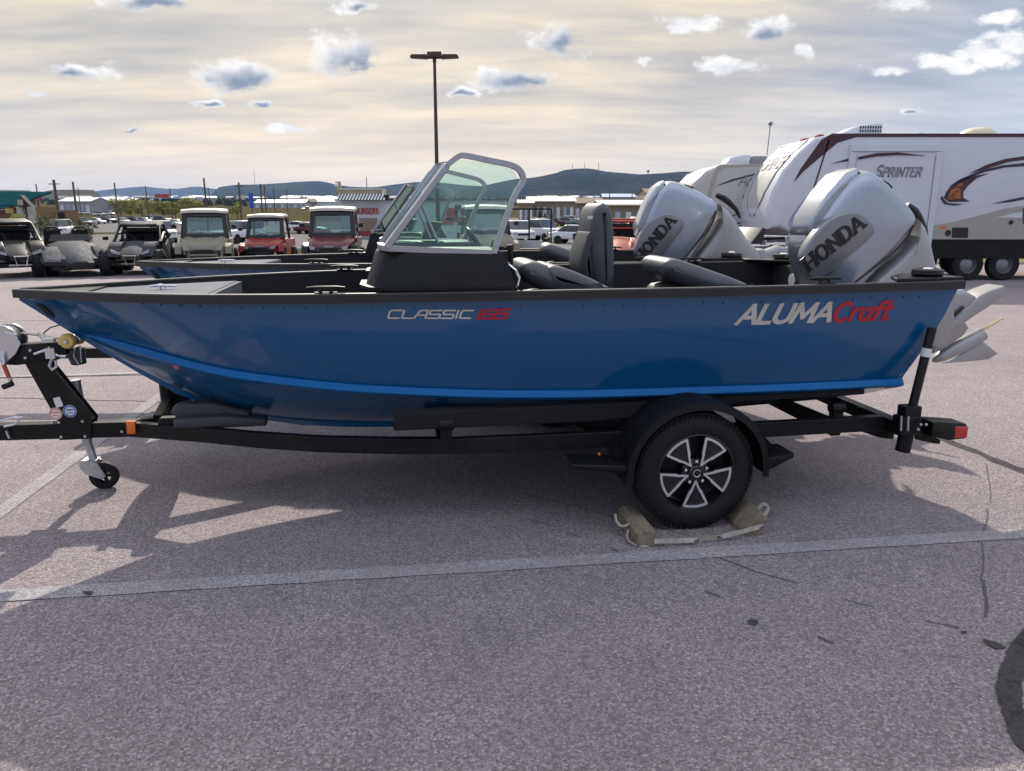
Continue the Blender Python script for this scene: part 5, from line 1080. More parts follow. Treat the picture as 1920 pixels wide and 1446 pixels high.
for px, pt, Y, lab in ((1073,306,2680,'left radio mast on the hill top'),(1096,305,2680,'middle radio mast on the hill top'),(1122,304,2680,'right radio mast on the hill top'),(478,318,4100,'faint radio mast on the far ridge')):
    p = at(px, 322 if px > 500 else 348, Y); top = at(px, pt, Y); t = thing('radio_mast', lab, 'mast', p); b = B(); b.tube([(0,0,-10),(0,0,top.z-p.z)], [1.3,0.7], 6); b.obj('shaft', 'grey_wall', t)
p = at(1215, 326, 2650); t = thing('water_tower', 'small water tower on the skyline near the white caravan', 'water tower', p); b = B(); b.tube([(0,0,-8),(0,0,6)], 1.5, 8); b.obj('column', 'tile_black', t); b = B(); b.sphere((0,0,9), 5, 10, 7, (1,1,0.8)); b.obj('tank', 'tile_black', t)
D = 46.0; p = stand(821, D); top = at(812, 108, D); t = thing('light_pole', 'tall dark car park light pole with two flat lamp heads', 'street lamp', p); h = top.z - p.z; dx = top.x - p.x
b = B(); b.tube([(0,0,-0.3),(0,0,h)], [0.14, 0.085], 12); b.obj('shaft', 'pole_brown', t, smooth=50); b = B(); b.box((0,0,0.2), (0.6,0.6,0.5)); b.obj('footing', 'concrete', t)
for s in (-1, 1):
    b = B(); b.rext([(s*0.42,-0.10),(s*1.38,-0.05),(s*1.40,0.02),(s*1.30,0.13),(s*0.45,0.14)], -0.22, 0.22, 0.03, 3); b.obj('lamp_head', 'pole_brown', t, M=Matrix.Translation((0,0,h+0.02)), smooth=50)
b = B(); b.rext([(-0.42,-0.02),(0.42,-0.02),(0.40,0.30),(-0.40,0.30)], -0.2, 0.2, 0.03, 2); b.tube([(-0.45,0,-0.02),(0.45,0,-0.02)], 0.06, 8); b.tube([(0,0,-0.25),(0,0,0.02)], 0.11, 8); b.obj('bracket', 'pole_brown', t, M=Matrix.Translation((0,0,h)), smooth=50)
def sign(px, pt, pb, wpx, Y, mat, label, round_=False):
    p = stand(px, Y); z1, z0 = at(px, pt, Y).z - p.z, at(px, pb, Y).z - p.z; w_ = wpx/F_PX*Y; t = thing('roadside_sign', label, 'sign', p)
    b = B(); b.tube([(0,0.1,-0.3),(0,0.1,z1)], 0.10, 8); b.obj('post', 'pole_brown', t)
    b = B(); (b.disc((0,0,(z0+z1)/2), (0,-1,0), (z1-z0)/2, 0.15, 18) if round_ else b.box((0,-0.02,(z0+z1)/2), (w_,0.2,z1-z0))); b.obj('panel', mat, t); return t
sign(73, 363, 377, 14, 140, 'sign_red', 'round red sign on a post near the log building', True)
sign(473, 362, 390, 8, 160, 'sign_blue', 'upright blue roadside sign before the long white roofed shed'); sign(308, 364, 371, 26, 380, 'sign_red', 'far billboard with a red band above the willows'); sign(317, 372, 382, 20, 330, 'green_roof', 'dark green board low among the willow tops')
sign(115, 398, 410, 12, 90, 'tile_black', 'dark hanging banner on a post near the log building')

# ------------------------------------------------------------------ trees
def leaf_mat(name, c1, c2):
    m = bpy.data.materials.new(name); m.use_nodes = True; t = NT(m.node_tree); bs = m.node_tree.nodes['Principled BSDF']
    n = t.noise(t.node('ShaderNodeTexCoord').outputs['Object'], 1.4, 4, 0.6); t.l.new(t.ramp(n, [(0.35, c1), (0.65, c2)]), bs.inputs['Base Color']); bs.inputs['Roughness'].default_value = 0.8; MATS[name] = m
leaf_mat('willow_leaf', (0.27, 0.27, 0.06), (0.42, 0.40, 0.11)); leaf_mat('evergreen_leaf', (0.014, 0.030, 0.016), (0.030, 0.055, 0.028)); leaf_mat('shrub_leaf', (0.07, 0.09, 0.03), (0.14, 0.14, 0.06))
def tree(name, label, p, h, rad, leaf, n, ls, seed, group, conifer=False, trunk='pole_wood'):
    rnd = random.Random(seed); t = thing(name, label, 'tree', p, 0, group)
    b = B(); b.tube([(0,0,-0.3),(0.05*h*rnd.uniform(-1,1),0,h*0.45),(0.06*h*rnd.uniform(-1,1),0,h*(0.95 if conifer else 0.7))], [0.045*h*0.6, 0.03*h*0.6, 0.012*h], 7)
    cl = []
    for k in range(9):
        a = rnd.uniform(0, 6.28); zz = h*rnd.uniform(0.25,0.75); q = Vector((math.cos(a)*rad*rnd.uniform(0.4,0.8), math.sin(a)*rad*rnd.uniform(0.4,0.8), zz + h*0.15)); 
        if not conifer: b.tube([(0,0,zz*0.7), q], [0.014*h, 0.005*h], 5)
        cl.append((q, rad*rnd.uniform(0.30,0.5)))
    b.obj('trunk', trunk, t)
    b = B(); 
    for i in range(n):
        if conifer:
            zz = rnd.random()**1.3; rr = rad*(1-zz)*rnd.uniform(0.2,1.05); a = rnd.uniform(0,6.28); c = Vector((rr*math.cos(a), rr*math.sin(a), h*(0.06+0.92*zz)))
        else:
            q, r_ = rnd.choice(cl); v = Vector((rnd.gauss(0,1), rnd.gauss(0,1), rnd.gauss(0,1))).normalized()*r_*rnd.random()**0.4; c = q + v; c.z = max(0.1*h, min(c.z, h))
        e = Vector((rnd.gauss(0,1), rnd.gauss(0,1), rnd.gauss(0,1))).normalized(); f = e.cross(Vector((rnd.gauss(0,1), rnd.gauss(0,1), rnd.gauss(0,1)))).normalized(); s_ = ls*rnd.uniform(0.6,1.3)
        b.add([c-e*s_, c+f*s_*0.6, c+e*s_, c-f*s_*0.6], [(0,1,2,3)])
    b.obj('crown', leaf, t, smooth=0); return t
random.seed(5)
lab = ['yellow green willow at the left end of the row beyond the parked cars','second willow from the left in the row beyond the parked cars','willow above the grey sport buggy','broad willow in the middle of the row','willow between the grey and tan buggies','willow left of the tan cab buggy roof','willow directly above the tan cab buggy','willow right of the tan cab buggy','lone yellowish willow left of the blue upright sign']
for i, px in enumerate((226, 246, 266, 286, 306, 328, 352, 374, 445)):
    tree('willow_tree', lab[i], stand(px, 235 + random.uniform(-10, 14)), random.uniform(5.2, 6.6), random.uniform(2.2, 3.0), 'willow_leaf', 1500, 0.30, i, 'yellow green willows beyond the lots')
for i, (px, l_) in enumerate(((1012,'dark evergreen at the left of the trio before the tan workshop'),(1022,'middle dark evergreen before the tan workshop'),(1034,'dark evergreen at the right of the trio before the tan workshop'))):
    tree('evergreen_tree', l_, stand(px, 180), random.uniform(2.4, 3.2), 1.0, 'evergreen_leaf', 600, 0.16, 40+i, 'evergreens by the workshop', True)
for i, (px, Y, h_, l_) in enumerate(((28,80,2.6,'yellowish bush in front of the log building'),(70,70,2.2,'thin young tree between the log building and the pickup'),(92,68,2.4,'thin young tree left of the white pickup'),(140,66,1.9,'thin young tree right of the white pickup'),(165,64,1.6,'small bush behind the low three-wheeler'))):
    tree('young_tree', l_, stand(px, Y), h_, 0.8, 'shrub_leaf' if i else 'willow_leaf', 260, 0.11, 60+i, 'young trees by the lower lot')
b = B(); rnd = random.Random(3)
for i in range(1300):
    y = rnd.uniform(500, 1900); px = rnd.uniform(-150, 2000); p = stand(px, y); s_ = rnd.uniform(1.5, 3.6)
    b.add([p + Vector((-s_,0,0)), p + Vector((s_,0,0)), p + Vector((s_*0.5,0,s_*1.2)), p + Vector((-s_*0.6,0,s_))], [(0,1,2,3)]); b.add([p + Vector((0,-s_,0)), p + Vector((0,s_,0)), p + Vector((0,s_*0.5,s_*1.2)), p + Vector((0,-s_*0.6,s_))], [(0,1,2,3)])
tag(b.obj('far_woods', 'evergreen_leaf', smooth=0), 'dark dots of far trees between the houses of the valley', 'trees', kind='stuff')
# ------------------------------------------------------------------ vehicles
pm('paint_tan', (0.24, 0.215, 0.165), 0.7, spec=0.2, var=0.04); pm('paint_red', (0.26, 0.010, 0.014), 0.4, coat=0.3, var=0.04); pm('paint_dark_red', (0.10, 0.005, 0.012), 0.4, coat=0.3, var=0.04); pm('paint_orange_red', (0.34, 0.03, 0.018), 0.4, coat=0.3)
pm('paint_grey', (0.20, 0.21, 0.24), 0.35, coat=0.6, var=0.05); pm('paint_dark_grey', (0.050, 0.052, 0.062), 0.75, var=0.05, spec=0.2); pm('paint_black', (0.008, 0.008, 0.010), 0.4, coat=0.2, spec=0.3); pm('paint_white', (0.66, 0.67, 0.69), 0.35, coat=0.6, var=0.03); pm('paint_silver', (0.42, 0.44, 0.47), 0.3, metal=0.5, coat=0.6)
pm('paint_blue', (0.04, 0.08, 0.22), 0.3, coat=0.8); pm('paint_teal', (0.10, 0.18, 0.20), 0.3, coat=0.8); pm('roof_white', (0.62, 0.58, 0.52), 0.5); pm('lamp_glass', (0.34, 0.35, 0.37), 0.25, spec=0.5); pm('seat_black', (0.010, 0.010, 0.011), 0.8, spec=0.2); pm('winch_yellow', (0.6, 0.42, 0.03), 0.5)
glass('cab_glass', (0.30, 0.46, 0.47), 0.05); pm('car_glass', (0.03, 0.04, 0.05), 0.06, spec=0.9)
def wheel(par, c, r, w, rim='frame_black'):
    b = B(); b.lathe([(r*0.55,-w/2),(r*0.85,-w*0.52),(r*0.96,-w*0.42),(r,-w*0.25),(r,w*0.25),(r*0.96,w*0.42),(r*0.85,w*0.52),(r*0.55,w/2)], c, (1,0,0), 26)
    for k in range(20):
        a = 2*math.pi*k/20
        for sx in (-0.3, 0.3): b.box(Vector(c) + Vector((sx*w, r*math.cos(a), r*math.sin(a))), (w*0.36, r*0.13, r*0.07), Matrix.Rotation(a + math.pi/2, 3, 'X'))
    o = b.obj('wheel', 'rubber', par, smooth=40)
    s = 1 if c[0] > 0 else -1; q = B(); q.lathe([(0.001,w*0.36),(r*0.16,w*0.38),(r*0.2,w*0.30),(r*0.46,w*0.22),(r*0.56,w*0.48),(r*0.60,w*0.46)], c, (s,0,0), 20)
    for k in range(6): a = k*math.pi/3; q.bar(Vector(c) + Vector((s*w*0.36, 0, 0)), Vector(c) + Vector((s*w*0.36, r*0.52*math.cos(a), r*0.52*math.sin(a))), r*0.10, 0.02, up=Vector((1,0,0)))
    q.obj('rim', rim, o, smooth=40); return o
def tubes(par, name, mat, paths, r=0.025):
    b = B()
    for p in paths: b.tube(p, r, 7)
    return b.obj(name, mat, par, smooth=50)
def mirror(pts): return [(-x, y, z) for x, y, z in pts]
def utility_buggy(px, Y, rz, label, body, roof, closed=True, frame='paint_black', name='utility_buggy', sc_=1.0, group='buggies parked along the verge', trim=None):
    t = thing(name, label, 'buggy', stand(px, Y), rz, group); t.scale = (sc_, sc_, sc_); trim = trim or body
    for sx in (-1, 1):
        for yy, rr in ((-0.95, 0.345), (1.0, 0.345)): wheel(t, Vector((sx*0.66, yy, rr)), rr, 0.27)
    # hood with two raised shoulders
    b = B(); rings = []
    for y, zt, hw, zb in ((-1.46,0.80,0.46,0.62),(-1.38,0.90,0.54,0.58),(-1.05,0.99,0.60,0.56),(-0.72,1.07,0.64,0.56),(-0.55,1.10,0.66,0.56)):
        rings.append([Vector((-hw,y,zb)),Vector((hw,y,zb)),Vector((hw+0.03,y,zt-0.08)),Vector((hw*0.78,y,zt+0.02)),Vector((hw*0.45,y,zt-0.03)),Vector((0,y,zt-0.01)),Vector((-hw*0.45,y,zt-0.03)),Vector((-hw*0.78,y,zt+0.02)),Vector((-hw-0.03,y,zt-0.08))])
    b.loft(rings); b.obj('hood', body, t, smooth=40)
    for sx in (-1, 1):
        b = B(); b.rext([(-1.36,0.62),(-1.30,0.82),(-1.02,0.92),(-0.66,0.86),(-0.56,0.56),(-0.66,0.50),(-0.72,0.68),(-0.95,0.78),(-1.20,0.70),(-1.28,0.60)], -0.10, 0.10, 0.02, 3, fmap=lambda y, x, z: (sx*0.70 + x, y, z)); b.obj('fender', trim, t, smooth=50)
        b = B(); b.prism([(-0.56,0.84),(-0.26,0.77),(-0.28,0.70),(-0.52,0.73)], lambda x, z: (sx*-x*1.0, -1.515, z), lambda x, z: (sx*-x, -1.46, z)); b.obj('headlight', 'lamp_glass', t)
        b = B(); b.rext([(-0.52,0.45),(-0.50,1.02),(0.15,1.05),(0.42,1.0),(0.42,0.45)], sx*0.70-0.035, sx*0.70+0.035, 0.015, 2, fmap=lambda y, x, z: (x, y, z)); d = b.obj('door', body if closed else trim, t, smooth=50)
        if closed:
            b = B(); b.add([(sx*0.69,-0.47,1.06),(sx*0.69,0.40,1.06),(sx*0.63,0.34,1.78),(sx*0.63,-0.18,1.78)], [(0,1,2,3)]); b.obj('window', 'cab_glass', d, smooth=0)
        b = B(); b.rext([(-0.60,1.34),(-0.50,1.34),(-0.50,1.46),(-0.60,1.46)], sx*0.86-0.07, sx*0.86+0.07, 0.02, 2, fmap=lambda y, x, z: (x, y, z)); b.obj('side_mirror', 'paint_black', t, smooth=50)
        b = B(); b.rext([(-0.05,0.62),(0.40,0.62),(0.46,1.18),(0.34,1.20),(0.26,0.78),(-0.05,0.74)], sx*0.32-0.22, sx*0.32+0.22, 0.04, 3, fmap=lambda y, x, z: (x, y, z)); b.obj('seat', 'seat_black', t, smooth=50)
    b = B(); b.box((0,-1.44,0.68), (0.50,0.08,0.22)); b.obj('grille', 'paint_black', t, bevel=0.02)
    b = B(); b.box((0,-1.47,0.60), (0.98,0.06,0.34)); b.obj('lower_fascia', 'paint_black', t, bevel=0.04)
    b = B(); b.box((0,-1.475,0.80), (0.26,0.02,0.055)); b.obj('badge', 'lamp_glass', t)
    tubes(t, 'bumper', trim if closed else 'paint_black', [[(-0.34,-1.50,0.38),(-0.40,-1.56,0.55),(-0.36,-1.56,0.76),(0.36,-1.56,0.76),(0.40,-1.56,0.55),(0.34,-1.50,0.38)], [(-0.38,-1.56,0.58),(0.38,-1.56,0.58)]], 0.03)
    b = B(); b.box((0,-1.40,0.42), (0.70,0.22,0.26)); b.box((0,0.1,0.40), (1.20,2.3,0.16)); b.obj('chassis', 'paint_black', t, bevel=0.02)
    b = B(); b.tube([(-0.12,-1.53,0.46),(0.12,-1.53,0.46)], 0.05, 8); b.obj('winch', 'zinc', t)
    b = B(); b.box((0,-1.15,0.30),(1.0,0.06,0.05)); b.box((0,1.0,0.34),(1.0,0.08,0.08)); b.obj('axle', 'paint_black', t)
    # cab frame
    A = [(0.66,-0.55,1.06),(0.60,-0.20,1.80),(0.60,0.48,1.80),(0.66,0.55,1.0)]
    tubes(t, 'cab_frame', frame, [A, mirror(A), [(-0.60,-0.20,1.80),(0.60,-0.20,1.80)], [(-0.60,0.48,1.80),(0.60,0.48,1.80)], [(-0.66,-0.55,1.08),(0.66,-0.55,1.08)]], 0.045)
    b = B(); b.loft([[Vector((-0.68,y,z)),Vector((-0.66,y,z+0.07)),Vector((-0.3,y,z+0.10)),Vector((0.3,y,z+0.10)),Vector((0.66,y,z+0.07)),Vector((0.68,y,z)),Vector((0.3,y,z+0.02)),Vector((-0.3,y,z+0.02))] for y, z in ((-0.30,1.80),(-0.20,1.85),(0.45,1.86),(0.56,1.82))]); b.obj('roof', roof, t, smooth=40)
    for nm, pa_, pb_ in (('pillar', (-0.62,-0.56,1.08), (-0.57,-0.235,1.78)), ('pillar', (0.62,-0.56,1.08), (0.57,-0.235,1.78)), ('header', (-0.60,-0.245,1.755), (0.60,-0.245,1.755)), ('cowl_band', (-0.64,-0.57,1.11), (0.64,-0.57,1.11))):
        B().bar(pa_, pb_, 0.13, 0.05, up=Vector((0,-1,0.4))).obj(nm, frame, t)
    b = B(); b.add([(-0.62,-0.535,1.10),(0.62,-0.535,1.10),(0.57,-0.215,1.77),(-0.57,-0.215,1.77)], [(0,1,2,3)]); b.obj('windshield', 'cab_glass', t, smooth=0)
    if closed: b = B(); b.add([(-0.58,0.55,1.25),(0.58,0.55,1.25),(0.56,0.50,1.76),(-0.56,0.50,1.76)], [(0,1,2,3)]); b.obj('rear_window', 'cab_glass', t, smooth=0)
    b = B(); b.lathe([(0.165,0.0),(0.18,0.012),(0.195,0.0),(0.18,-0.012)], (-0.30,-0.22,1.14), (0,-0.8,0.6), 20); b.tube([(-0.30,-0.22,1.14),(-0.30,-0.5,0.98)], 0.025, 6); b.obj('steering_wheel', 'paint_black', t)
    b = B(); b.box((0,-0.46,1.02), (1.25,0.28,0.16)); b.obj('dashboard', 'paint_black', t, bevel=0.03)
    b = B(); b.box((0,-0.24,1.70), (0.24,0.03,0.06)); b.obj('rear_mirror', 'paint_black', t)
    b = B(); b.box((0,1.08,0.86), (1.36,0.98,0.30)); b.obj('cargo_bed', body if closed else trim, t, bevel=0.03)
    return t
def sport_buggy(px, Y, rz, label, body, accent, cage='paint_black', sc_=1.0, group='buggies parked along the verge', roof=True):
    t = thing('sport_buggy', label, 'buggy', stand(px, Y), rz, group); t.scale = (sc_,)*3
    for sx in (-1, 1):
        for yy in (-1.18, 1.22): wheel(t, Vector((sx*0.74, yy, 0.38)), 0.38, 0.28)
        for z in (0.34, 0.46): tubes(t, 'suspension_arm', accent, [[(sx*0.22,-1.10,z),(sx*0.62,-1.18,z-0.02)], [(sx*0.22,-0.80,z),(sx*0.62,-1.15,z-0.02)]], 0.022)
        tubes(t, 'shock_absorber', 'zinc', [[(sx*0.50,-1.05,0.42),(sx*0.34,-0.72,0.86)]], 0.035); tubes(t, 'trailing_arm', 'paint_black', [[(sx*0.55,0.35,0.42),(sx*0.62,1.22,0.38)]], 0.05)
        b = B(); b.rext([(-1.50,0.58),(-1.30,0.84),(-0.95,0.98),(-0.50,0.98),(-0.42,0.86),(-0.85,0.84),(-1.20,0.70),(-1.42,0.54)], -0.17, 0.17, 0.02, 3, fmap=lambda y, x, z: (sx*0.47 + x, y, z)); b.obj('front_fender', body, t, smooth=50)
        b = B(); b.rext([(-0.45,0.40),(-0.48,0.90),(0.10,0.86),(0.45,1.02),(0.60,0.90),(0.52,0.40)], sx*0.70-0.03, sx*0.70+0.03, 0.012, 2, fmap=lambda y, x, z: (x, y, z)); b.obj('door', body, t, smooth=50)
        b = B(); b.rext([(0.55,0.80),(0.75,1.04),(1.35,1.06),(1.50,0.92),(1.20,0.86),(0.80,0.70)], -0.16, 0.16, 0.02, 3, fmap=lambda y, x, z: (sx*0.56 + x, y, z)); b.obj('rear_fender', body, t, smooth=50)
        b = B(); b.prism([(-0.52,0.78),(-0.28,0.68),(-0.30,0.62),(-0.50,0.68)], lambda x, z: (sx*-x, -1.50, z), lambda x, z: (sx*-x, -1.44, z)); b.obj('headlight', 'lamp_glass', t)
        b = B(); b.rext([(-0.05,0.42),(0.42,0.42),(0.55,1.15),(0.40,1.18),(0.30,0.60),(-0.05,0.56)], sx*0.30-0.21, sx*0.30+0.21, 0.04, 3, fmap=lambda y, x, z: (x, y, z)); b.obj('seat', 'seat_black', t, smooth=50)
    b = B(); b.loft([[Vector((-hw,y,zb)),Vector((hw,y,zb)),Vector((hw,y,zt-0.05)),Vector((0.1,y,zt)),Vector((-0.1,y,zt)),Vector((-hw,y,zt-0.05))] for y, hw, zb, zt in ((-1.58,0.24,0.48,0.64),(-1.40,0.30,0.46,0.74),(-0.95,0.36,0.46,0.88),(-0.45,0.55,0.46,1.00))]); b.obj('nose', body, t, smooth=40)
    tubes(t, 'bumper', accent, [[(-0.10,-1.60,0.34),(-0.16,-1.66,0.60),(0.16,-1.66,0.60),(0.10,-1.60,0.34)], [(-0.28,-1.45,0.36),(0.28,-1.45,0.36)]], 0.024)
    b = B(); b.box((0,0.0,0.34), (1.10,2.5,0.12)); b.box((0,-0.42,0.86), (1.20,0.24,0.16)); b.box((0,1.0,0.62), (0.9,0.6,0.4)); b.obj('chassis', 'paint_black', t, bevel=0.02)
    A = [(0.66,-0.55,0.96),(0.64,-0.36,1.06),(0.56,0.06,1.44),(0.56,0.68,1.50),(0.62,1.20,1.08),(0.60,1.42,0.95)]; Bp = [(0.56,0.68,1.50),(0.70,0.62,0.95)]; Cp = [(0.66,-0.40,0.95),(0.66,0.10,1.20),(0.60,0.66,1.22)]
    tubes(t, 'roll_cage', cage, [A, mirror(A), Bp, mirror(Bp), Cp, mirror(Cp), [(-0.56,0.06,1.44),(0.56,0.06,1.44)], [(-0.56,0.68,1.50),(0.56,0.68,1.50)], [(-0.60,0.66,1.22),(0.60,0.66,1.22)]], 0.040)
    b = B(); b.box((0,0.74,1.12), (1.16,0.03,0.50)); b.obj('rear_screen', 'paint_black', t)
    if roof: b = B(); b.loft([[Vector((-0.58,y,z)),Vector((-0.50,y,z+0.06)),Vector((0,y,z+0.04)),Vector((0.50,y,z+0.06)),Vector((0.58,y,z)),Vector((0,y,z+0.005))] for y, z in ((-0.10,1.44),(0.02,1.475),(0.66,1.535),(0.82,1.50))]); b.obj('roof', body, t, smooth=40)
    b = B(); b.lathe([(0.15,0.0),(0.165,0.012),(0.18,0.0),(0.165,-0.012)], (-0.30,-0.12,1.05), (0,-0.8,0.6), 18); b.obj('steering_wheel', 'paint_black', t)
    return t
# row along the verge, left to right
sport_buggy(12, 21.0, R(40), 'black and white two-seat buggy cut off by the frame edge', 'paint_black', 'paint_white', sc_=0.98)
sport_buggy(258, 22.0, R(14), 'grey open sport buggy with tall knobbly tyres beside the three-wheeler', 'paint_dark_grey', 'parapet_tan', sc_=0.93)
utility_buggy(384, 22.5, R(16), 'tan enclosed cab buggy with glazed doors and white roof', 'paint_tan', 'roof_white', sc_=0.94)
utility_buggy(500, 24.5, R(5), 'bright red open buggy with a clear windshield and pale roof', 'paint_red', 'roof_white', closed=False, sc_=0.86)
utility_buggy(625, 22.5, R(6), 'dark red enclosed cab buggy with a white topped roof', 'paint_dark_red', 'roof_white', frame='paint_black', trim='paint_black', sc_=0.97)
utility_buggy(910, 23.5, R(12), 'tan cab buggy seen through the boat windshield', 'paint_tan', 'roof_white')
sport_buggy(1162, 23.5, R(-6), 'orange red buggy behind the upright boat seat', 'paint_orange_red', 'paint_orange_red', cage='paint_orange_red', roof=False)
sport_buggy(1213, 25.5, R(-10), 'black buggy beside the orange red one, half hidden by a motor', 'paint_black', 'paint_black')
# low three-wheeled roadster
t = thing('three_wheeler', 'low black and silver three-wheeled roadster with twin roll hoops', 'roadster', stand(124, 21.8), R(36), 'buggies parked along the verge'); t.scale = (1.08, 1.08, 1.08)
for sx in (-1, 1):
    wheel(t, Vector((sx*0.88, -1.05, 0.32)), 0.32, 0.24, 'paint_black')
    b = B(); b.rext([(-1.75,0.40),(-1.35,0.62),(-0.95,0.74),(-0.55,0.72),(-0.50,0.62),(-0.95,0.62),(-1.35,0.48),(-1.70,0.30)], -0.20, 0.20, 0.03, 3, fmap=lambda y, x, z: (sx*(0.58 + 0.10*(y+1.0)*-0.2) + x, y, z)); b.obj('front_fender', 'paint_dark_grey', t, smooth=50)
    b = B(); b.loft([[Vector((sx*a_,y,z)) for a_, y, z in r_] for r_ in ([(0.30,-1.75,0.30),(0.82,-1.55,0.36),(0.84,-1.50,0.44),(0.30,-1.70,0.46)], [(0.34,-0.9,0.24),(0.72,-0.9,0.24),(0.74,-0.9,0.62),(0.30,-0.9,0.70)], [(0.40,0.2,0.22),(0.74,0.2,0.22),(0.76,0.2,0.66),(0.40,0.2,0.74)], [(0.30,1.1,0.24),(0.60,1.1,0.24),(0.56,1.1,0.66),(0.30,1.1,0.72)])]); b.obj('body_side', 'paint_dark_grey', t, smooth=40)
    b = B(); b.tube([(sx*0.14,0.62,0.70),(sx*0.16,0.66,1.12),(sx*0.25,0.66,1.20),(sx*0.42,0.66,1.20),(sx*0.50,0.66,1.12),(sx*0.52,0.62,0.70)], 0.035, 7); b.obj('roll_hoop', 'paint_black', t, smooth=50)
    b = B(); b.rext([(0.10,0.35),(0.50,0.35),(0.62,1.10),(0.50,1.12),(0.40,0.55),(0.10,0.50)], sx*0.33-0.19, sx*0.33+0.19, 0.04, 3, fmap=lambda y, x, z: (x, y, z)); b.obj('seat', 'seat_black', t, smooth=50)
    b = B(); b.prism([(0.40,0.50),(0.72,0.56),(0.70,0.48),(0.44,0.44)], lambda x, z: (sx*x, -1.74+0.2*(x-0.4), z), lambda x, z: (sx*x, -1.70+0.2*(x-0.4), z)); b.obj('headlight', 'lamp_glass', t)
    b = B(); b.rext([(-0.30,0.86),(-0.22,0.86),(-0.22,0.95),(-0.30,0.95)], sx*0.82-0.07, sx*0.82+0.07, 0.02, 2, fmap=lambda y, x, z: (x, y, z)); b.obj('side_mirror', 'paint_black', t)
b = B(); b.loft([[Vector((-hw,y,zb)),Vector((hw,y,zb)),Vector((hw,y,zt-0.10)),Vector((hw*0.5,y,zt)),Vector((-hw*0.5,y,zt)),Vector((-hw,y,zt-0.10))] for y, hw, zb, zt in ((-1.95,0.24,0.26,0.40),(-1.70,0.34,0.22,0.52),(-1.10,0.42,0.20,0.70),(-0.45,0.52,0.20,0.84),(-0.10,0.55,0.20,0.86))]); b.obj('hood', 'paint_dark_grey', t, smooth=40)
b = B(); b.box((0,-1.86,0.30), (0.56,0.2,0.16)); b.obj('grille', 'paint_black', t, bevel=0.02)
b = B(); b.loft([[Vector((-0.5,-0.22,0.86)),Vector((0.5,-0.22,0.86)),Vector((0.5,-0.18,0.86)),Vector((-0.5,-0.18,0.86))],[Vector((-0.42,-0.02,1.02)),Vector((0.42,-0.02,1.02)),Vector((0.42,0.0,1.02)),Vector((-0.42,0.0,1.02))]]); b.obj('wind_deflector', 'paint_black', t)
b = B(); b.loft([[Vector((-hw,y,zb)),Vector((hw,y,zb)),Vector((hw*0.8,y,zt)),Vector((-hw*0.8,y,zt))] for y, hw, zb, zt in ((0.55,0.55,0.28,0.80),(1.0,0.40,0.40,0.82),(1.55,0.16,0.60,0.78))]); b.obj('tail', 'paint_black', t, smooth=40)
wheel(t, Vector((0.0, 1.45, 0.33)), 0.33, 0.28, 'paint_black'); b = B(); b.box((0,-0.3,0.22), (1.2,2.4,0.10)); b.obj('chassis', 'paint_black', t)

# open utility trailer with a mesh gate
t = thing('utility_trailer', 'open black utility trailer with a tall ramp gate behind the boats', 'trailer', stand(985, 24.6), R(-8))
b = B()
W_, L_t, H_ = 1.5, 2.4, 0.55
for x in (-W_/2, W_/2):
    b.bar((x,-L_t/2,H_), (x,L_t/2,H_), 0.06, 0.06); b.bar((x,-L_t/2,H_+0.36), (x,L_t/2,H_+0.36), 0.05, 0.05)
    for y in (-1.15,-0.4,0.4,1.15): b.bar((x,y,H_), (x,y,H_+0.36), 0.04, 0.04, up=Vector((1,0,0)))
for y in (-1.15,0,1.15): b.bar((-W_/2,y,H_), (W_/2,y,H_), 0.06, 0.06)
b.obj('frame', 'frame_black', t); b = B(); b.box((0,0,H_+0.045), (W_-0.1,L_t-0.1,0.03)); b.obj('bed', 'old_wood', t)
for k, x in enumerate((-W_/2,-0.02,W_/2-0.02)): b = B(); b.bar((x,1.25,H_), (x,1.25,H_+1.28), 0.05, 0.05, up=Vector((1,0,0))); b.obj('gate_post', 'frame_black', t)
b = B(); b.bar((-W_/2,1.25,H_+1.28), (W_/2,1.25,H_+1.28), 0.05, 0.05); b.obj('gate_rail', 'frame_black', t)
for sx in (-1, 1): wheel(t, Vector((sx*0.92, 0.1, 0.31)), 0.31, 0.2); b = B(); b.rext([(-0.42,0.42),(-0.30,0.66),(0.5,0.66),(0.62,0.42),(0.56,0.42),(0.46,0.62),(-0.26,0.62),(-0.36,0.42)], sx*0.92-0.12, sx*0.92+0.12, 0.005, 1, fmap=lambda y, x, z: (x, y, z)); b.obj('fender', 'frame_black', t)
b = B(); b.box((0,-1.19,H_+0.2), (W_-0.1,0.02,0.24)); b.obj('front_panel', 'galvanised', t)
b = B(); b.bar((0,-1.2,H_), (0,-2.2,H_), 0.08, 0.08); b.obj('tongue', 'frame_black', t)
# quad bike with a chrome rack, and its dark bodywork
t = thing('quad_bike', 'black quad bike with a chrome luggage rack between the two silver motors', 'quad bike', stand(1448, 13.2), R(-62)); t.scale = (1.2, 1.2, 1.2)
for sx in (-1, 1):
    for yy in (-0.62, 0.62): wheel(t, Vector((sx*0.45, yy, 0.30)), 0.30, 0.24)
    b = B(); b.rext([(-1.0,0.56),(-0.85,0.76),(-0.45,0.80),(-0.22,0.66),(-0.30,0.60),(-0.50,0.70),(-0.80,0.66),(-0.95,0.50)], sx*0.42-0.17, sx*0.42+0.17, 0.02, 3, fmap=lambda y, x, z: (x, y, z)); b.obj('front_fender', 'paint_black', t, smooth=50)
    b = B(); b.rext([(0.22,0.66),(0.45,0.82),(0.85,0.80),(1.0,0.58),(0.92,0.54),(0.80,0.70),(0.5,0.72),(0.30,0.60)], sx*0.42-0.17, sx*0.42+0.17, 0.02, 3, fmap=lambda y, x, z: (x, y, z)); b.obj('rear_fender', 'paint_black', t, smooth=50)
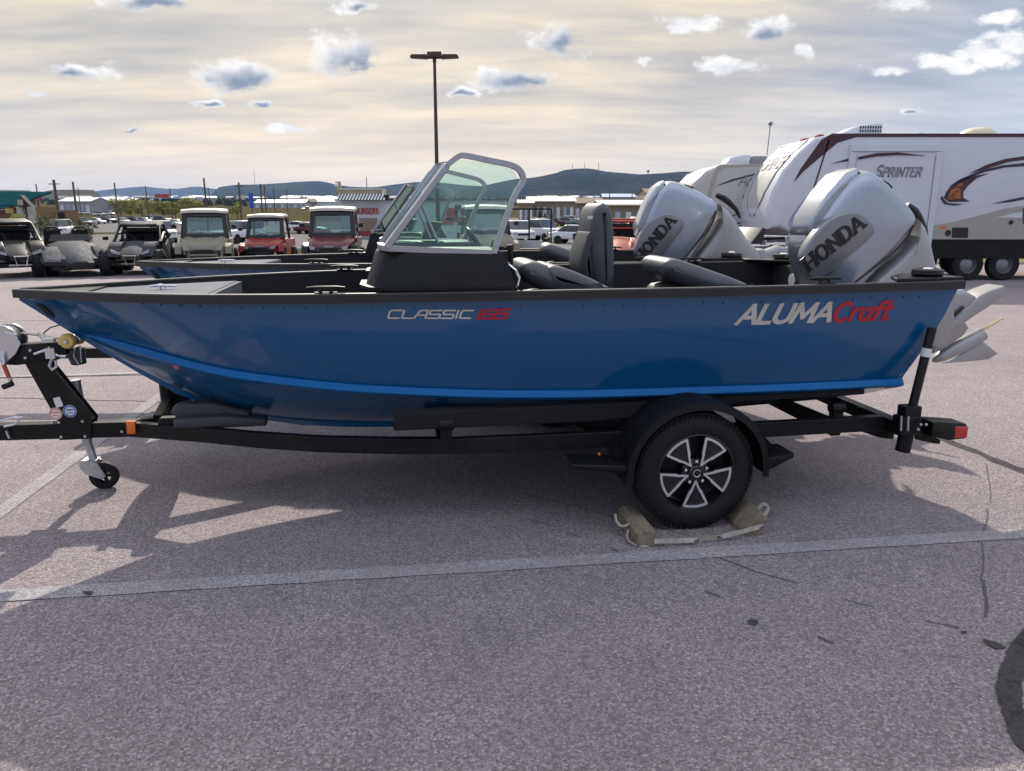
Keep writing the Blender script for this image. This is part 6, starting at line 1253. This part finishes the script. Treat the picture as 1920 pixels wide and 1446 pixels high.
b = B(); b.rext([(-0.95,0.40),(-0.90,0.78),(-0.50,0.94),(-0.15,0.90),(0.10,0.78),(0.85,0.80),(0.90,0.40)], -0.20, 0.20, 0.07, 4, fmap=lambda y, x, z: (x, y, z)); b.obj('body', 'paint_black', t, smooth=50)
b = B(); b.rext([(-0.05,0.80),(0.10,0.92),(0.60,0.94),(0.70,0.84)], -0.17, 0.17, 0.04, 3, fmap=lambda y, x, z: (x, y, z)); b.obj('saddle', 'seat_black', t, smooth=50)
tubes(t, 'handlebar', 'paint_black', [[(-0.40,-0.15,1.08),(-0.15,-0.30,1.06),(0.15,-0.30,1.06),(0.40,-0.15,1.08)], [(0,-0.30,1.06),(0,-0.45,0.85)]], 0.02)
for y0, y1, z in ((-0.95,-0.45,0.98),(0.35,0.95,0.96)):
    tubes(t, 'rack', 'chrome', [[(-0.40,y0,z),(0.40,y0,z),(0.40,y1,z),(-0.40,y1,z),(-0.40,y0,z)]] + [[(x,y0,z+0.02),(x,y1,z)] for x in (-0.24,-0.08,0.08,0.24)] + [[(-0.42,y0-0.04,z+0.12),(0.42,y0-0.04,z+0.12)]] + [[(x,y0,z),(x,y0-0.04,z+0.12)] for x in (-0.40,0,0.40)] + [[(x,(y0+y1)/2,z),(x*0.6,(y0+y1)/2,0.74)] for x in (-0.3,0.3)], 0.011)
b = B(); b.rext([(-0.62,1.0),(-0.40,1.22),(-0.34,1.20),(-0.42,0.96)], -0.24, 0.24, 0.02, 3, fmap=lambda y, x, z: (x, y, z)); b.obj('windscreen', 'paint_black', t, smooth=50)

# ------------------------------------------------------------------ cars and pickups in the lower lots
def make_car(kind):
    t = thing('parked_' + kind, 'x', kind, (0,0,0)); rr = 0.33 if kind == 'car' else 0.39
    if kind == 'car': low = [(-2.2,0.35),(-2.22,0.62),(-1.9,0.80),(-1.0,0.92),(1.6,0.96),(2.15,0.86),(2.2,0.40)]; top = [(-0.95,0.92),(-0.35,1.40),(0.85,1.44),(1.55,0.98)]; hw = 0.88
    elif kind == 'suv': low = [(-2.3,0.45),(-2.32,0.82),(-2.1,1.02),(-1.1,1.10),(2.2,1.12),(2.3,1.0),(2.3,0.5)]; top = [(-1.1,1.10),(-0.55,1.72),(1.9,1.76),(2.22,1.12)]; hw = 0.95
    else: low = [(-2.7,0.55),(-2.72,0.98),(-2.5,1.14),(-1.2,1.20),(2.75,1.20),(2.8,0.55)]; top = [(-1.15,1.2),(-0.65,1.85),(0.75,1.88),(0.95,1.2)]; hw = 0.98
    B().rext(low, -hw, hw, 0.10, 3, fmap=lambda y, x, z: (x, y, z)).obj('body', 'paint_white', t, smooth=45)
    B().rext(top, -hw*0.86, hw*0.86, 0.10, 3, fmap=lambda y, x, z: (x, y, z)).obj('cabin', 'car_glass', t, smooth=45)
    n = len(top); B().rext([(p[0], p[1]-0.015) for p in [(top[1][0]+0.05, top[1][1]-0.06), (top[1][0]+0.12, top[1][1]+0.035), (top[2][0]-0.08, top[2][1]+0.035), (top[2][0], top[2][1]-0.06)]], -hw*0.80, hw*0.80, 0.03, 2, fmap=lambda y, x, z: (x, y, z)).obj('roof', 'paint_white', t, smooth=45)
    for sx in (-1, 1):
        for yy in (low[0][0]*0.64, low[-1][0]*0.62):
            b = B(); b.lathe([(rr*0.5,-0.12),(rr,-0.10),(rr,0.10),(rr*0.5,0.12),(0.001,0.10)], (sx*(hw-0.10), yy, rr), (sx,0,0), 18); b.obj('wheel', 'rubber', t)
        b = B(); b.box((sx*hw*0.72, low[1][0]+0.02, low[1][1]+0.02), (0.34,0.10,0.14)); b.obj('headlight', 'lamp_glass', t)
        b = B(); b.box((sx*hw*0.80, low[-1][0]-0.01, low[-1][1]+0.38), (0.24,0.10,0.22)); b.obj('tail_light', 'red_lens', t)
    b = B(); b.box((0, low[1][0]+0.03, low[1][1]-0.06), (hw*1.0,0.10,0.18)); b.obj('grille', 'paint_black', t)
    return t
protos = {k: make_car(k) for k in ('car', 'suv', 'pickup')}; used_p = set()
CARS = [('pickup',113,76,0.35,'paint_white','white pickup facing the camera behind the three-wheeler'),('suv',300,62,0.5,'paint_white','white car peeking out between the grey and tan buggies'),('suv',445,60,-0.3,'paint_white','white car right behind the tan cab buggy'),
    ('car',143,165,1.1,'paint_teal','pale teal car beyond the young trees'),('suv',152,150,0.9,'paint_black','dark car partly behind a young tree, below the teal car'),('car',179,175,1.3,'paint_white','white car alone left of the parked row below the willows'),
    ('suv',197,185,1.2,'paint_black','black car first in the row below the willows'),('suv',213,190,1.2,'paint_silver','silver car second in the row below the willows'),('car',230,180,0.7,'paint_silver','silver grey car third in the row below the willows'),('suv',249,190,1.2,'paint_black','black car in the middle of the row below the willows'),
    ('car',268,185,1.0,'paint_blue','dark blue car toward the end of the row below the willows'),('pickup',281,200,1.2,'paint_white','white pickup over the dark blue car in the row'),('suv',303,195,1.2,'paint_black','black car last in the row below the willows'),('car',326,150,0.9,'paint_silver','silver car just left of the tan cab buggy windshield'),
    ('car',583,95,1.2,'paint_dark_red','dark red car between the two red buggies'),('car',560,110,1.2,'paint_white','white car left of the dark red car between the red buggies'),
    ('suv',968,60,0.25,'paint_white','white car seen through the bars of the utility trailer gate'),('suv',981,68,0.2,'paint_silver','silver car by the utility trailer gate'),('pickup',1015,64,0.6,'paint_white','white pickup right of the utility trailer gate'),('car',992,120,0.4,'paint_blue','dark car driving on the curving road'),('suv',1022,125,0.6,'paint_black','black car at the bend of the curving road'),('car',1085,58,1.2,'paint_white','white car nose showing left of the upright boat seat'),
    ('suv',1040,150,1.4,'paint_dark_red','dark red vehicle on the road before the tan workshop'),('pickup',1060,150,1.4,'paint_teal','greenish pickup on the road before the tan workshop'),('car',1080,150,1.4,'paint_black','black car on the road just left of the upright boat seat')]
for kind, px, Y, rz, paint, lab in CARS:
    src = protos[kind]; c = copy_tree(src) if kind in used_p else src; used_p.add(kind)
    c.location = stand(px, Y); c.rotation_euler = (0, 0, rz); c['label'] = lab; c['category'] = kind; c['group'] = 'vehicles in the lots and on the road beyond'
    for ch in c.children:
        if ch.name.split('.')[0] in ('body', 'roof'):
            ch.data = ch.data.copy(); ch.data.materials.clear(); ch.data.materials.append(MATS[paint])
rnd = random.Random(11)
for i in range(34):
    px, Y = rnd.choice([(rnd.uniform(560,630), rnd.uniform(330,420)), (rnd.uniform(115,235), rnd.uniform(290,325)), (rnd.uniform(980,1120), rnd.uniform(170,195))])
    c = copy_tree(protos[rnd.choice(['car','suv'])]); c.location = stand(px, Y); c.rotation_euler = (0,0,rnd.uniform(0,3)); tag(c, 'tiny parked vehicle by the distant sheds', 'car', 'tiny vehicles by the distant sheds')
    m_ = MATS[rnd.choice(['paint_white','paint_silver','paint_black','paint_white'])]
    for ch in c.children:
        if ch.name.split('.')[0] in ('body', 'roof'): ch.data = ch.data.copy(); ch.data.materials.clear(); ch.data.materials.append(m_)

# ------------------------------------------------------------------ caravans
pm('rv_white', (0.60, 0.62, 0.67), 0.35, coat=0.3, var=0.03, scale=0.8, dirt=((0.42,0.42,0.42), 0.6, 0.25)); pm('rv_cream', (0.47, 0.46, 0.44), 0.4, coat=0.2, var=0.04, scale=0.8); pm('rv_tan', (0.37, 0.345, 0.31), 0.45, var=0.04); pm('rv_maroon', (0.055, 0.018, 0.028), 0.35); pm('rv_navy', (0.028, 0.032, 0.055), 0.35); pm('rv_line', (0.20, 0.21, 0.24), 0.5); pm('flame', (0.30, 0.09, 0.03), 0.4, var=0.8, scale=14); pm('dome_cream', (0.62, 0.56, 0.40), 0.4)
D = 19.2; rp = stand(1520, D)
rv = thing('travel_trailer', 'large white caravan with maroon and navy swooshes and SPRINTER lettering', 'caravan', rp)
def rq(px, py, Y=D): p = at(px, py, Y); return p.x - rp.x, p.z - rp.z
def rpoly(name, poly, mat, lift, par=rv, th=0.006, Y=D):
    q = [rq(x, y, Y) for x, y in poly]; b = B(); b.prism(q, lambda x, z: (x, -lift, z), lambda x, z: (x, -lift-th, z)); return b.obj(name, mat, par, smooth=0)
zt = rq(1700, 250)[1]; zbot = rq(1800, 449)[1]
nose = [(-0.10, zbot), (-0.75, zbot+0.30), (-1.02, 1.30), (-1.10, 1.75), (-1.02, 2.20), (-0.80, 2.70), (-0.45, 3.15), (-0.05, zt-0.10), (0.40, zt)]
prof = nose + [(10.5, zt), (10.5, zbot)]
b = B(); b.rext([(x, z) for x, z in prof], 0.0, 2.44, 0.10, 4); b.obj('body', 'rv_white', rv, smooth=40)
rpoly('roof_band', [(1560,250.5),(2250,250.5),(2250,257),(1606,257),(1570,268),(1534,298),(1506,322),(1488,342),(1500,318),(1520,290),(1540,262)], 'rv_maroon', 0.004)
# nose panel and graphics on the front cap
def on_nose(v, s_):                        # v across the width (0 near side .. 2.44), s_ along the nose outline
    n = len(nose)-1; k = min(n-1, int(s_*n)); f_ = s_*n - k; a, c = Vector(nose[k]), Vector(nose[k+1]); p = a.lerp(c, f_); d = (c-a).normalized(); nr = Vector((-d.y, d.x)); nr = nr if nr.x < 0 else -nr
    return Vector((p.x + nr.x*0.012, v, p.y + nr.y*0.012))
b = B(); b.loft([[on_nose(1.22 + k*w_/2, s_) for k in (-1,-0.5,0,0.5,1)] for s_, w_ in ((0.34,0.3),(0.42,1.0),(0.5,1.35),(0.62,1.55),(0.75,1.7),(0.84,1.75))], open_sect=True); b.obj('nose_panel', 'rv_cream', rv, smooth=40)
b = B()
for kx in (-1, 1): b.tube([on_nose(1.22 + kx*w_/2, s_) for s_, w_ in ((0.34,0.32),(0.42,1.02),(0.5,1.38),(0.62,1.58),(0.75,1.72),(0.86,1.78))], 0.018, 6)
b.obj('nose_trim', 'rv_line', rv)
q, wd = letters('SPRINTER', 0.30, 0.16, slant=0.25, serif=0.10, gap=0.10, caps=0.78); kk = 1.45/wd
letter_mesh([[(x*kk, y) for x, y in qd] for qd in q], lambda x, y, l: on_nose(1.92 - x, 0.665 + y*0.33) + Vector((-0.012-l, 0, 0.004)), 0.01).obj('lettering', 'rv_line', rv, smooth=0)
# slide-out, its frame and swoosh
sx0, sz1 = rq(1593, 272); sx1, _ = rq(1766, 272); _, sz0 = rq(1700, 486)
b = B(); b.box(((sx0+sx1)/2, 0.02, (sz0+sz1)/2), (sx1-sx0, 0.20, sz1-sz0)); so = b.obj('slide_out', 'rv_white', rv, bevel=0.01)
b = B(); w_ = 0.16
b.box((sx0+w_/2, -0.087, (sz0+sz1)/2), (w_, 0.012, sz1-sz0-0.02)); b.box((sx1-w_/2, -0.087, (sz0+sz1)/2), (w_, 0.012, sz1-sz0-0.02)); b.box(((sx0+sx1)/2, -0.089, sz1-w_/2), (sx1-sx0-0.02, 0.012, w_)); b.obj('slide_trim', 'rv_white', so, bevel=0.004)
b = B(); b.box((sx0+w_, -0.088, (sz0+sz1)/2-0.1), (0.012, 0.016, sz1-sz0-0.3)); b.box((sx1-w_, -0.088, (sz0+sz1)/2-0.1), (0.012, 0.016, sz1-sz0-0.3)); b.box(((sx0+sx1)/2, -0.09, sz1-w_), (sx1-sx0-0.05, 0.018, 0.012)); b.obj('slide_seal', 'rv_line', so)
rpoly('swoosh', [(1606,295),(1640,288),(1680,286.5),(1735,293),(1680,291.5),(1640,294),(1606,300)], 'rv_maroon', 0.095, so); rpoly('swoosh', [(1558,307),(1592,297),(1592,302)], 'rv_maroon', 0.004)
x0, z0 = rq(1637, 331); x1, _ = rq(1722, 331); q, wd = letters('SPRINTER', 0.255, 0.17, slant=0.30, serif=0.11, gap=0.10, caps=0.80); kk = (x1-x0)/wd
letter_mesh([[(x*kk, y) for x, y in qd] for qd in q], lambda x, y, l: Vector((x0+x, -0.0955-l, z0+y)), 0.006).obj('lettering', 'rv_line', so, smooth=0)
# swooshes on the side
rpoly('swoosh', [(1778,351),(1800,336),(1840,319),(1880,310),(1935,304),(2060,300),(2160,308),(2060,306),(1935,311),(1885,314),(1845,323),(1805,339)], 'rv_navy', 0.004)
rpoly('swoosh', [(1816,326),(1850,309),(1885,298),(1935,291),(2040,288),(2110,293),(2040,293),(1935,298),(1890,304),(1855,315)], 'rv_maroon', 0.006)
rpoly('swoosh', [(1763,372),(1767,367),(1769,374),(1778,381),(1806,383),(1788,386),(1770,383)], 'rv_navy', 0.004)
rpoly('swoosh', [(1769,372),(1774,360),(1786,346),(1815,332),(1855,325),(1832,334),(1815,348),(1806,360),(1806,371),(1818,378),(1780,379)], 'rv_maroon', 0.004)
rpoly('flame_patch', [(1776,371),(1782,358),(1798,345),(1806,342),(1800,358),(1802,372),(1782,375)], 'flame', 0.011)
rpoly('swoosh', [(1860,382),(1890,375),(1935,366),(2080,352),(1935,371),(1895,379)], 'rv_navy', 0.004)
rpoly('lower_band', [(1748,423),(1780,418),(1830,406),(1880,392),(1935,383),(2040,376),(2252,372),(2252,449),(1744,449)], 'rv_tan', 0.003)
x0, z1 = rq(1742, 449); z0 = rq(1800, 484)[1]; b = B(); b.box((x0 + 4.5, 1.2, (z0+z1)/2 - 0.01), (9.4, 2.36, z1-z0)); b.obj('underbelly', 'frame_black', rv)
rpoly('hatch', [(1785,427),(1815,427),(1814,446),(1784,446)], 'decal_black', 0.011); rpoly('marker_light', [(1762,424),(1773,424),(1773,428),(1762,428)], 'amber', 0.011)
for px, py, r_ in ((1777,437,0.075),(1895,417,0.055)): x, z = rq(px, py); b = B(); b.disc((x,-0.012,z), (0,-1,0), r_, 0.012, 18); b.obj('utility_port', 'decal_black', rv)
rpoly('window', [(1917,390),(1948,390),(1948,420),(1917,420)], 'car_glass', 0.011); rpoly('window', [(2040,318),(2110,318),(2110,362),(2040,362)], 'car_glass', 0.011); rpoly('white_flash', [(1868,408.5),(1895,401),(1916,397),(1916,408.5)], 'rv_white', 0.0105)
# wheels
for k, px in enumerate((1817, 1885)):
    x, _ = rq(px, 500)
    for y in (0.15, 2.25):
        b = B(); r_ = 0.40; b.lathe([(r_*0.55,-0.11),(r_*0.9,-0.12),(r_,-0.08),(r_,0.08),(r_*0.9,0.12),(r_*0.55,0.11)], (x, y, r_), (0,1,0), 28); wq = b.obj('wheel', 'rubber', rv); b = B(); b.lathe([(0.001,0.06),(0.08,0.07),(0.20,0.02),(0.22,0.10)], (x, y, r_), (0,-1,0), 18); b.obj('rim', 'silver_shade', wq)
b = B(); b.tube([(-0.2,1.22,0.62),(-1.9,1.22,0.58)], 0.05, 8); b.obj('tongue', 'frame_black', rv); b = B(); b.tube([(-1.4,1.22,0.1),(-1.4,1.22,1.1)], 0.05, 8); b.obj('tongue_jack', 'frame_black', rv)
b = B(); 
for k in range(3): pass
b.tube([(-0.05,0.3,0.0),(-0.05,0.3,0.62)], 0.04, 8); b.tube([(-0.05,2.1,0.0),(-0.05,2.1,0.62)], 0.04, 8); b.obj('corner_jack', 'frame_black', rv)
# roof furniture
x0, z0 = rq(1600, 248); x1, z1 = rq(1689, 219)
b = B(); b.rext([(x0, zt+0.02),(x0+0.10, zt+0.10),(x0+0.45, zt+0.26),(x0+0.80, zt+0.33),(x1, zt+0.35),(x1, zt+0.02)], 0.85, 1.60, 0.05, 3); ac = b.obj('air_conditioner', 'rv_white', rv, smooth=45)
for i in range(9):
    for j in range(2):
        bb = B(); bb.box((x1-0.06-0.065*i, 0.845, zt+0.14+0.09*j), (0.03, 0.02, 0.06)); bb.obj('grille_slot', 'decal_black', ac)
b = B(); b.box(((x0+x1)/2+0.1, 1.2, zt+0.01), (x1-x0-0.3, 0.6, 0.05)); b.obj('air_conditioner_base', 'decal_black', rv)
x, _ = rq(1874, 248); b = B(); b.sphere((x, 0.9, zt+0.02), 0.44, 18, 12, (1,1,0.5)); b.obj('satellite_dome', 'dome_cream', rv, smooth=60)
x, _ = rq(1760, 248); b = B(); b.prism([(-0.28,0),(0.22,0),(0.20,0.06),(0.05,0.12),(-0.10,0.08)], lambda a, c_: (x+a, 0.9, zt+c_), lambda a, c_: (x+a, 1.3, zt+c_)); b.obj('roof_vent', 'rv_white', rv)
x, _ = rq(1712, 248); b = B(); b.lathe([(0.001,0.05),(0.06,0.05),(0.06,0.03),(0.03,0.02),(0.03,-0.02)], (x,1.0,zt), (0,0,1), 12); b.obj('vent_pipe', 'rv_white', rv)
b = B(); px_, pz_ = rq(1463, 262); tx_, tz_ = rq(1468, 224); b.tube([(px_,0.9,pz_-0.3),(tx_,0.9,tz_)], 0.012, 6); b.sphere((tx_,0.9,tz_), 0.06, 8, 6); b.obj('antenna', 'rv_line', rv)
for px, py in ((1489,258),(1535,257)): x, z = rq(px, py); b = B(); b.box(on_nose(1.2 if px < 1500 else 0.25, 0.93), (0.16, 0.26, 0.06)); b.obj('clearance_light', 'brick_red', rv, bevel=0.02)
rpoly('side_seam', [(1553,262),(1556,262),(1514,395),(1511,395)], 'rv_maroon', 0.004)

D2 = 21.5; rp2 = stand(1320, D2)
rv2 = thing('travel_trailer', 'smaller cream grey caravan standing behind the farther boat motor', 'caravan', rp2)
def r2(px, py): p = at(px, py, D2); return p.x - rp2.x, p.z - rp2.z
zt2 = r2(1370, 307)[1]; zb2 = r2(1370, 478)[1]
nose2 = [r2(1325,478), r2(1300,440), r2(1312,395), r2(1318,360), r2(1328,335), r2(1345,310)]
nose2 = [(r2(1318,478)[0], zb2), (r2(1318,478)[0]-0.45, zb2+0.5), (r2(1318,478)[0]-0.62, zb2+1.2), (r2(1318,478)[0]-0.45, zb2+1.9), (r2(1318,478)[0]-0.05, zt2-0.18), (r2(1318,478)[0]+0.45, zt2)]
prof2 = nose2 + [(6.5, zt2), (6.5, zb2)]
b = B(); b.rext(prof2, 0.0, 2.4, 0.12, 4); b.obj('body', 'rv_cream', rv2, smooth=40)
def r2poly(name, poly, mat, lift=0.004):
    b = B(); b.prism([r2(x, y) for x, y in poly], lambda x, z: (x, -lift, z), lambda x, z: (x, -lift-0.006, z)); return b.obj(name, mat, rv2, smooth=0)
r2poly('corner_trim', [(1344,312),(1352,309),(1440,307),(1440,311),(1356,314),(1346,325),(1323,400),(1317,400),(1336,330)], 'rv_tan'); r2poly('stripe', [(1340,350),(1370,337),(1430,322),(1430,324),(1372,340)], 'rv_navy'); r2poly('stripe', [(1344,416),(1368,406),(1388,398),(1388,400),(1368,408)], 'rv_navy'); r2poly('stripe', [(1354,428),(1375,420),(1400,414),(1400,416)], 'rv_navy'); r2poly('stripe', [(1356,432),(1380,424),(1400,420),(1400,422)], 'rv_navy')
r2poly('window', [(1393,366),(1410,366),(1410,401),(1393,401)], 'car_glass', 0.012); r2poly('hatch_outline', [(1345,440),(1383,440),(1383,442),(1345,442)], 'rv_tan'); r2poly('vent', [(1341,394),(1346,393),(1347,400),(1340,400)], 'rv_line')
x0, z0 = r2(1383, 348); q, wd = letters('Ad', 0.28, 0.11, slant=0.35, gap=0.02); letter_mesh(q, lambda x, y, l: Vector((x0+x, -0.004-l, z0+y)), 0.006).obj('lettering', 'rv_line', rv2, smooth=0)
x0, _ = r2(1376, 300); b = B(); b.rext([(x0,zt2+0.03),(x0+0.12,zt2+0.22),(x0+0.5,zt2+0.30),(x0+0.72,zt2+0.30),(x0+0.68,zt2+0.03)], 0.8, 1.5, 0.04, 3); b.obj('air_conditioner', 'rv_white', rv2, smooth=45)
b = B(); b.box((x0+1.0, 1.1, zt2+0.12), (0.4,0.5,0.28)); b.obj('roof_vent', 'rv_line', rv2)
x0, z0 = r2(1366, 458); b = B(); b.rext([(x0-0.13,z0-0.10),(x0-0.16,z0+0.10),(x0-0.10,z0+0.26),(x0+0.12,z0+0.26),(x0+0.15,z0+0.1),(x0+0.08,z0-0.3),(x0-0.06,z0-0.3)], -0.75, -0.55, 0.04, 3); b.tube([(x0,-0.65,-0.0),(x0,-0.65,z0)], 0.05, 8); b.obj('tongue_jack', 'decal_black', rv2, smooth=50)
b = B(); b.box((2.5,1.2,zb2-0.12), (6.0,2.2,0.24)); b.tube([(-0.5,1.2,zb2-0.12),(-1.6,1.2,zb2-0.1)], 0.05, 8); b.obj('underbelly', 'frame_black', rv2)
for x in (2.6, 3.5):
    for y in (0.2, 2.2): b = B(); b.lathe([(0.2,-0.1),(0.34,-0.11),(0.36,0),(0.34,0.11),(0.2,0.1)], (x,y,0.36), (0,1,0), 24); b.obj('wheel', 'rubber', rv2)

# ------------------------------------------------------------------ air
m = bpy.data.materials.new('haze_air'); m.use_nodes = True; t = NT(m.node_tree); m.node_tree.nodes.clear()
pv = t.node('ShaderNodeVolumePrincipled', {'Color': (0.42, 0.62, 1.0, 1), 'Density': 5.0e-5, 'Anisotropy': 0.2})
t.node('ShaderNodeOutputMaterial', {'Volume': pv.outputs[0]}); MATS['haze_air'] = m
b = B(); b.box((0, 4900, 210), (28000, 10200, 424)); o = b.obj('haze', 'haze_air', smooth=0); tag(o, 'thin blue air over the valley', 'haze', kind='stuff')
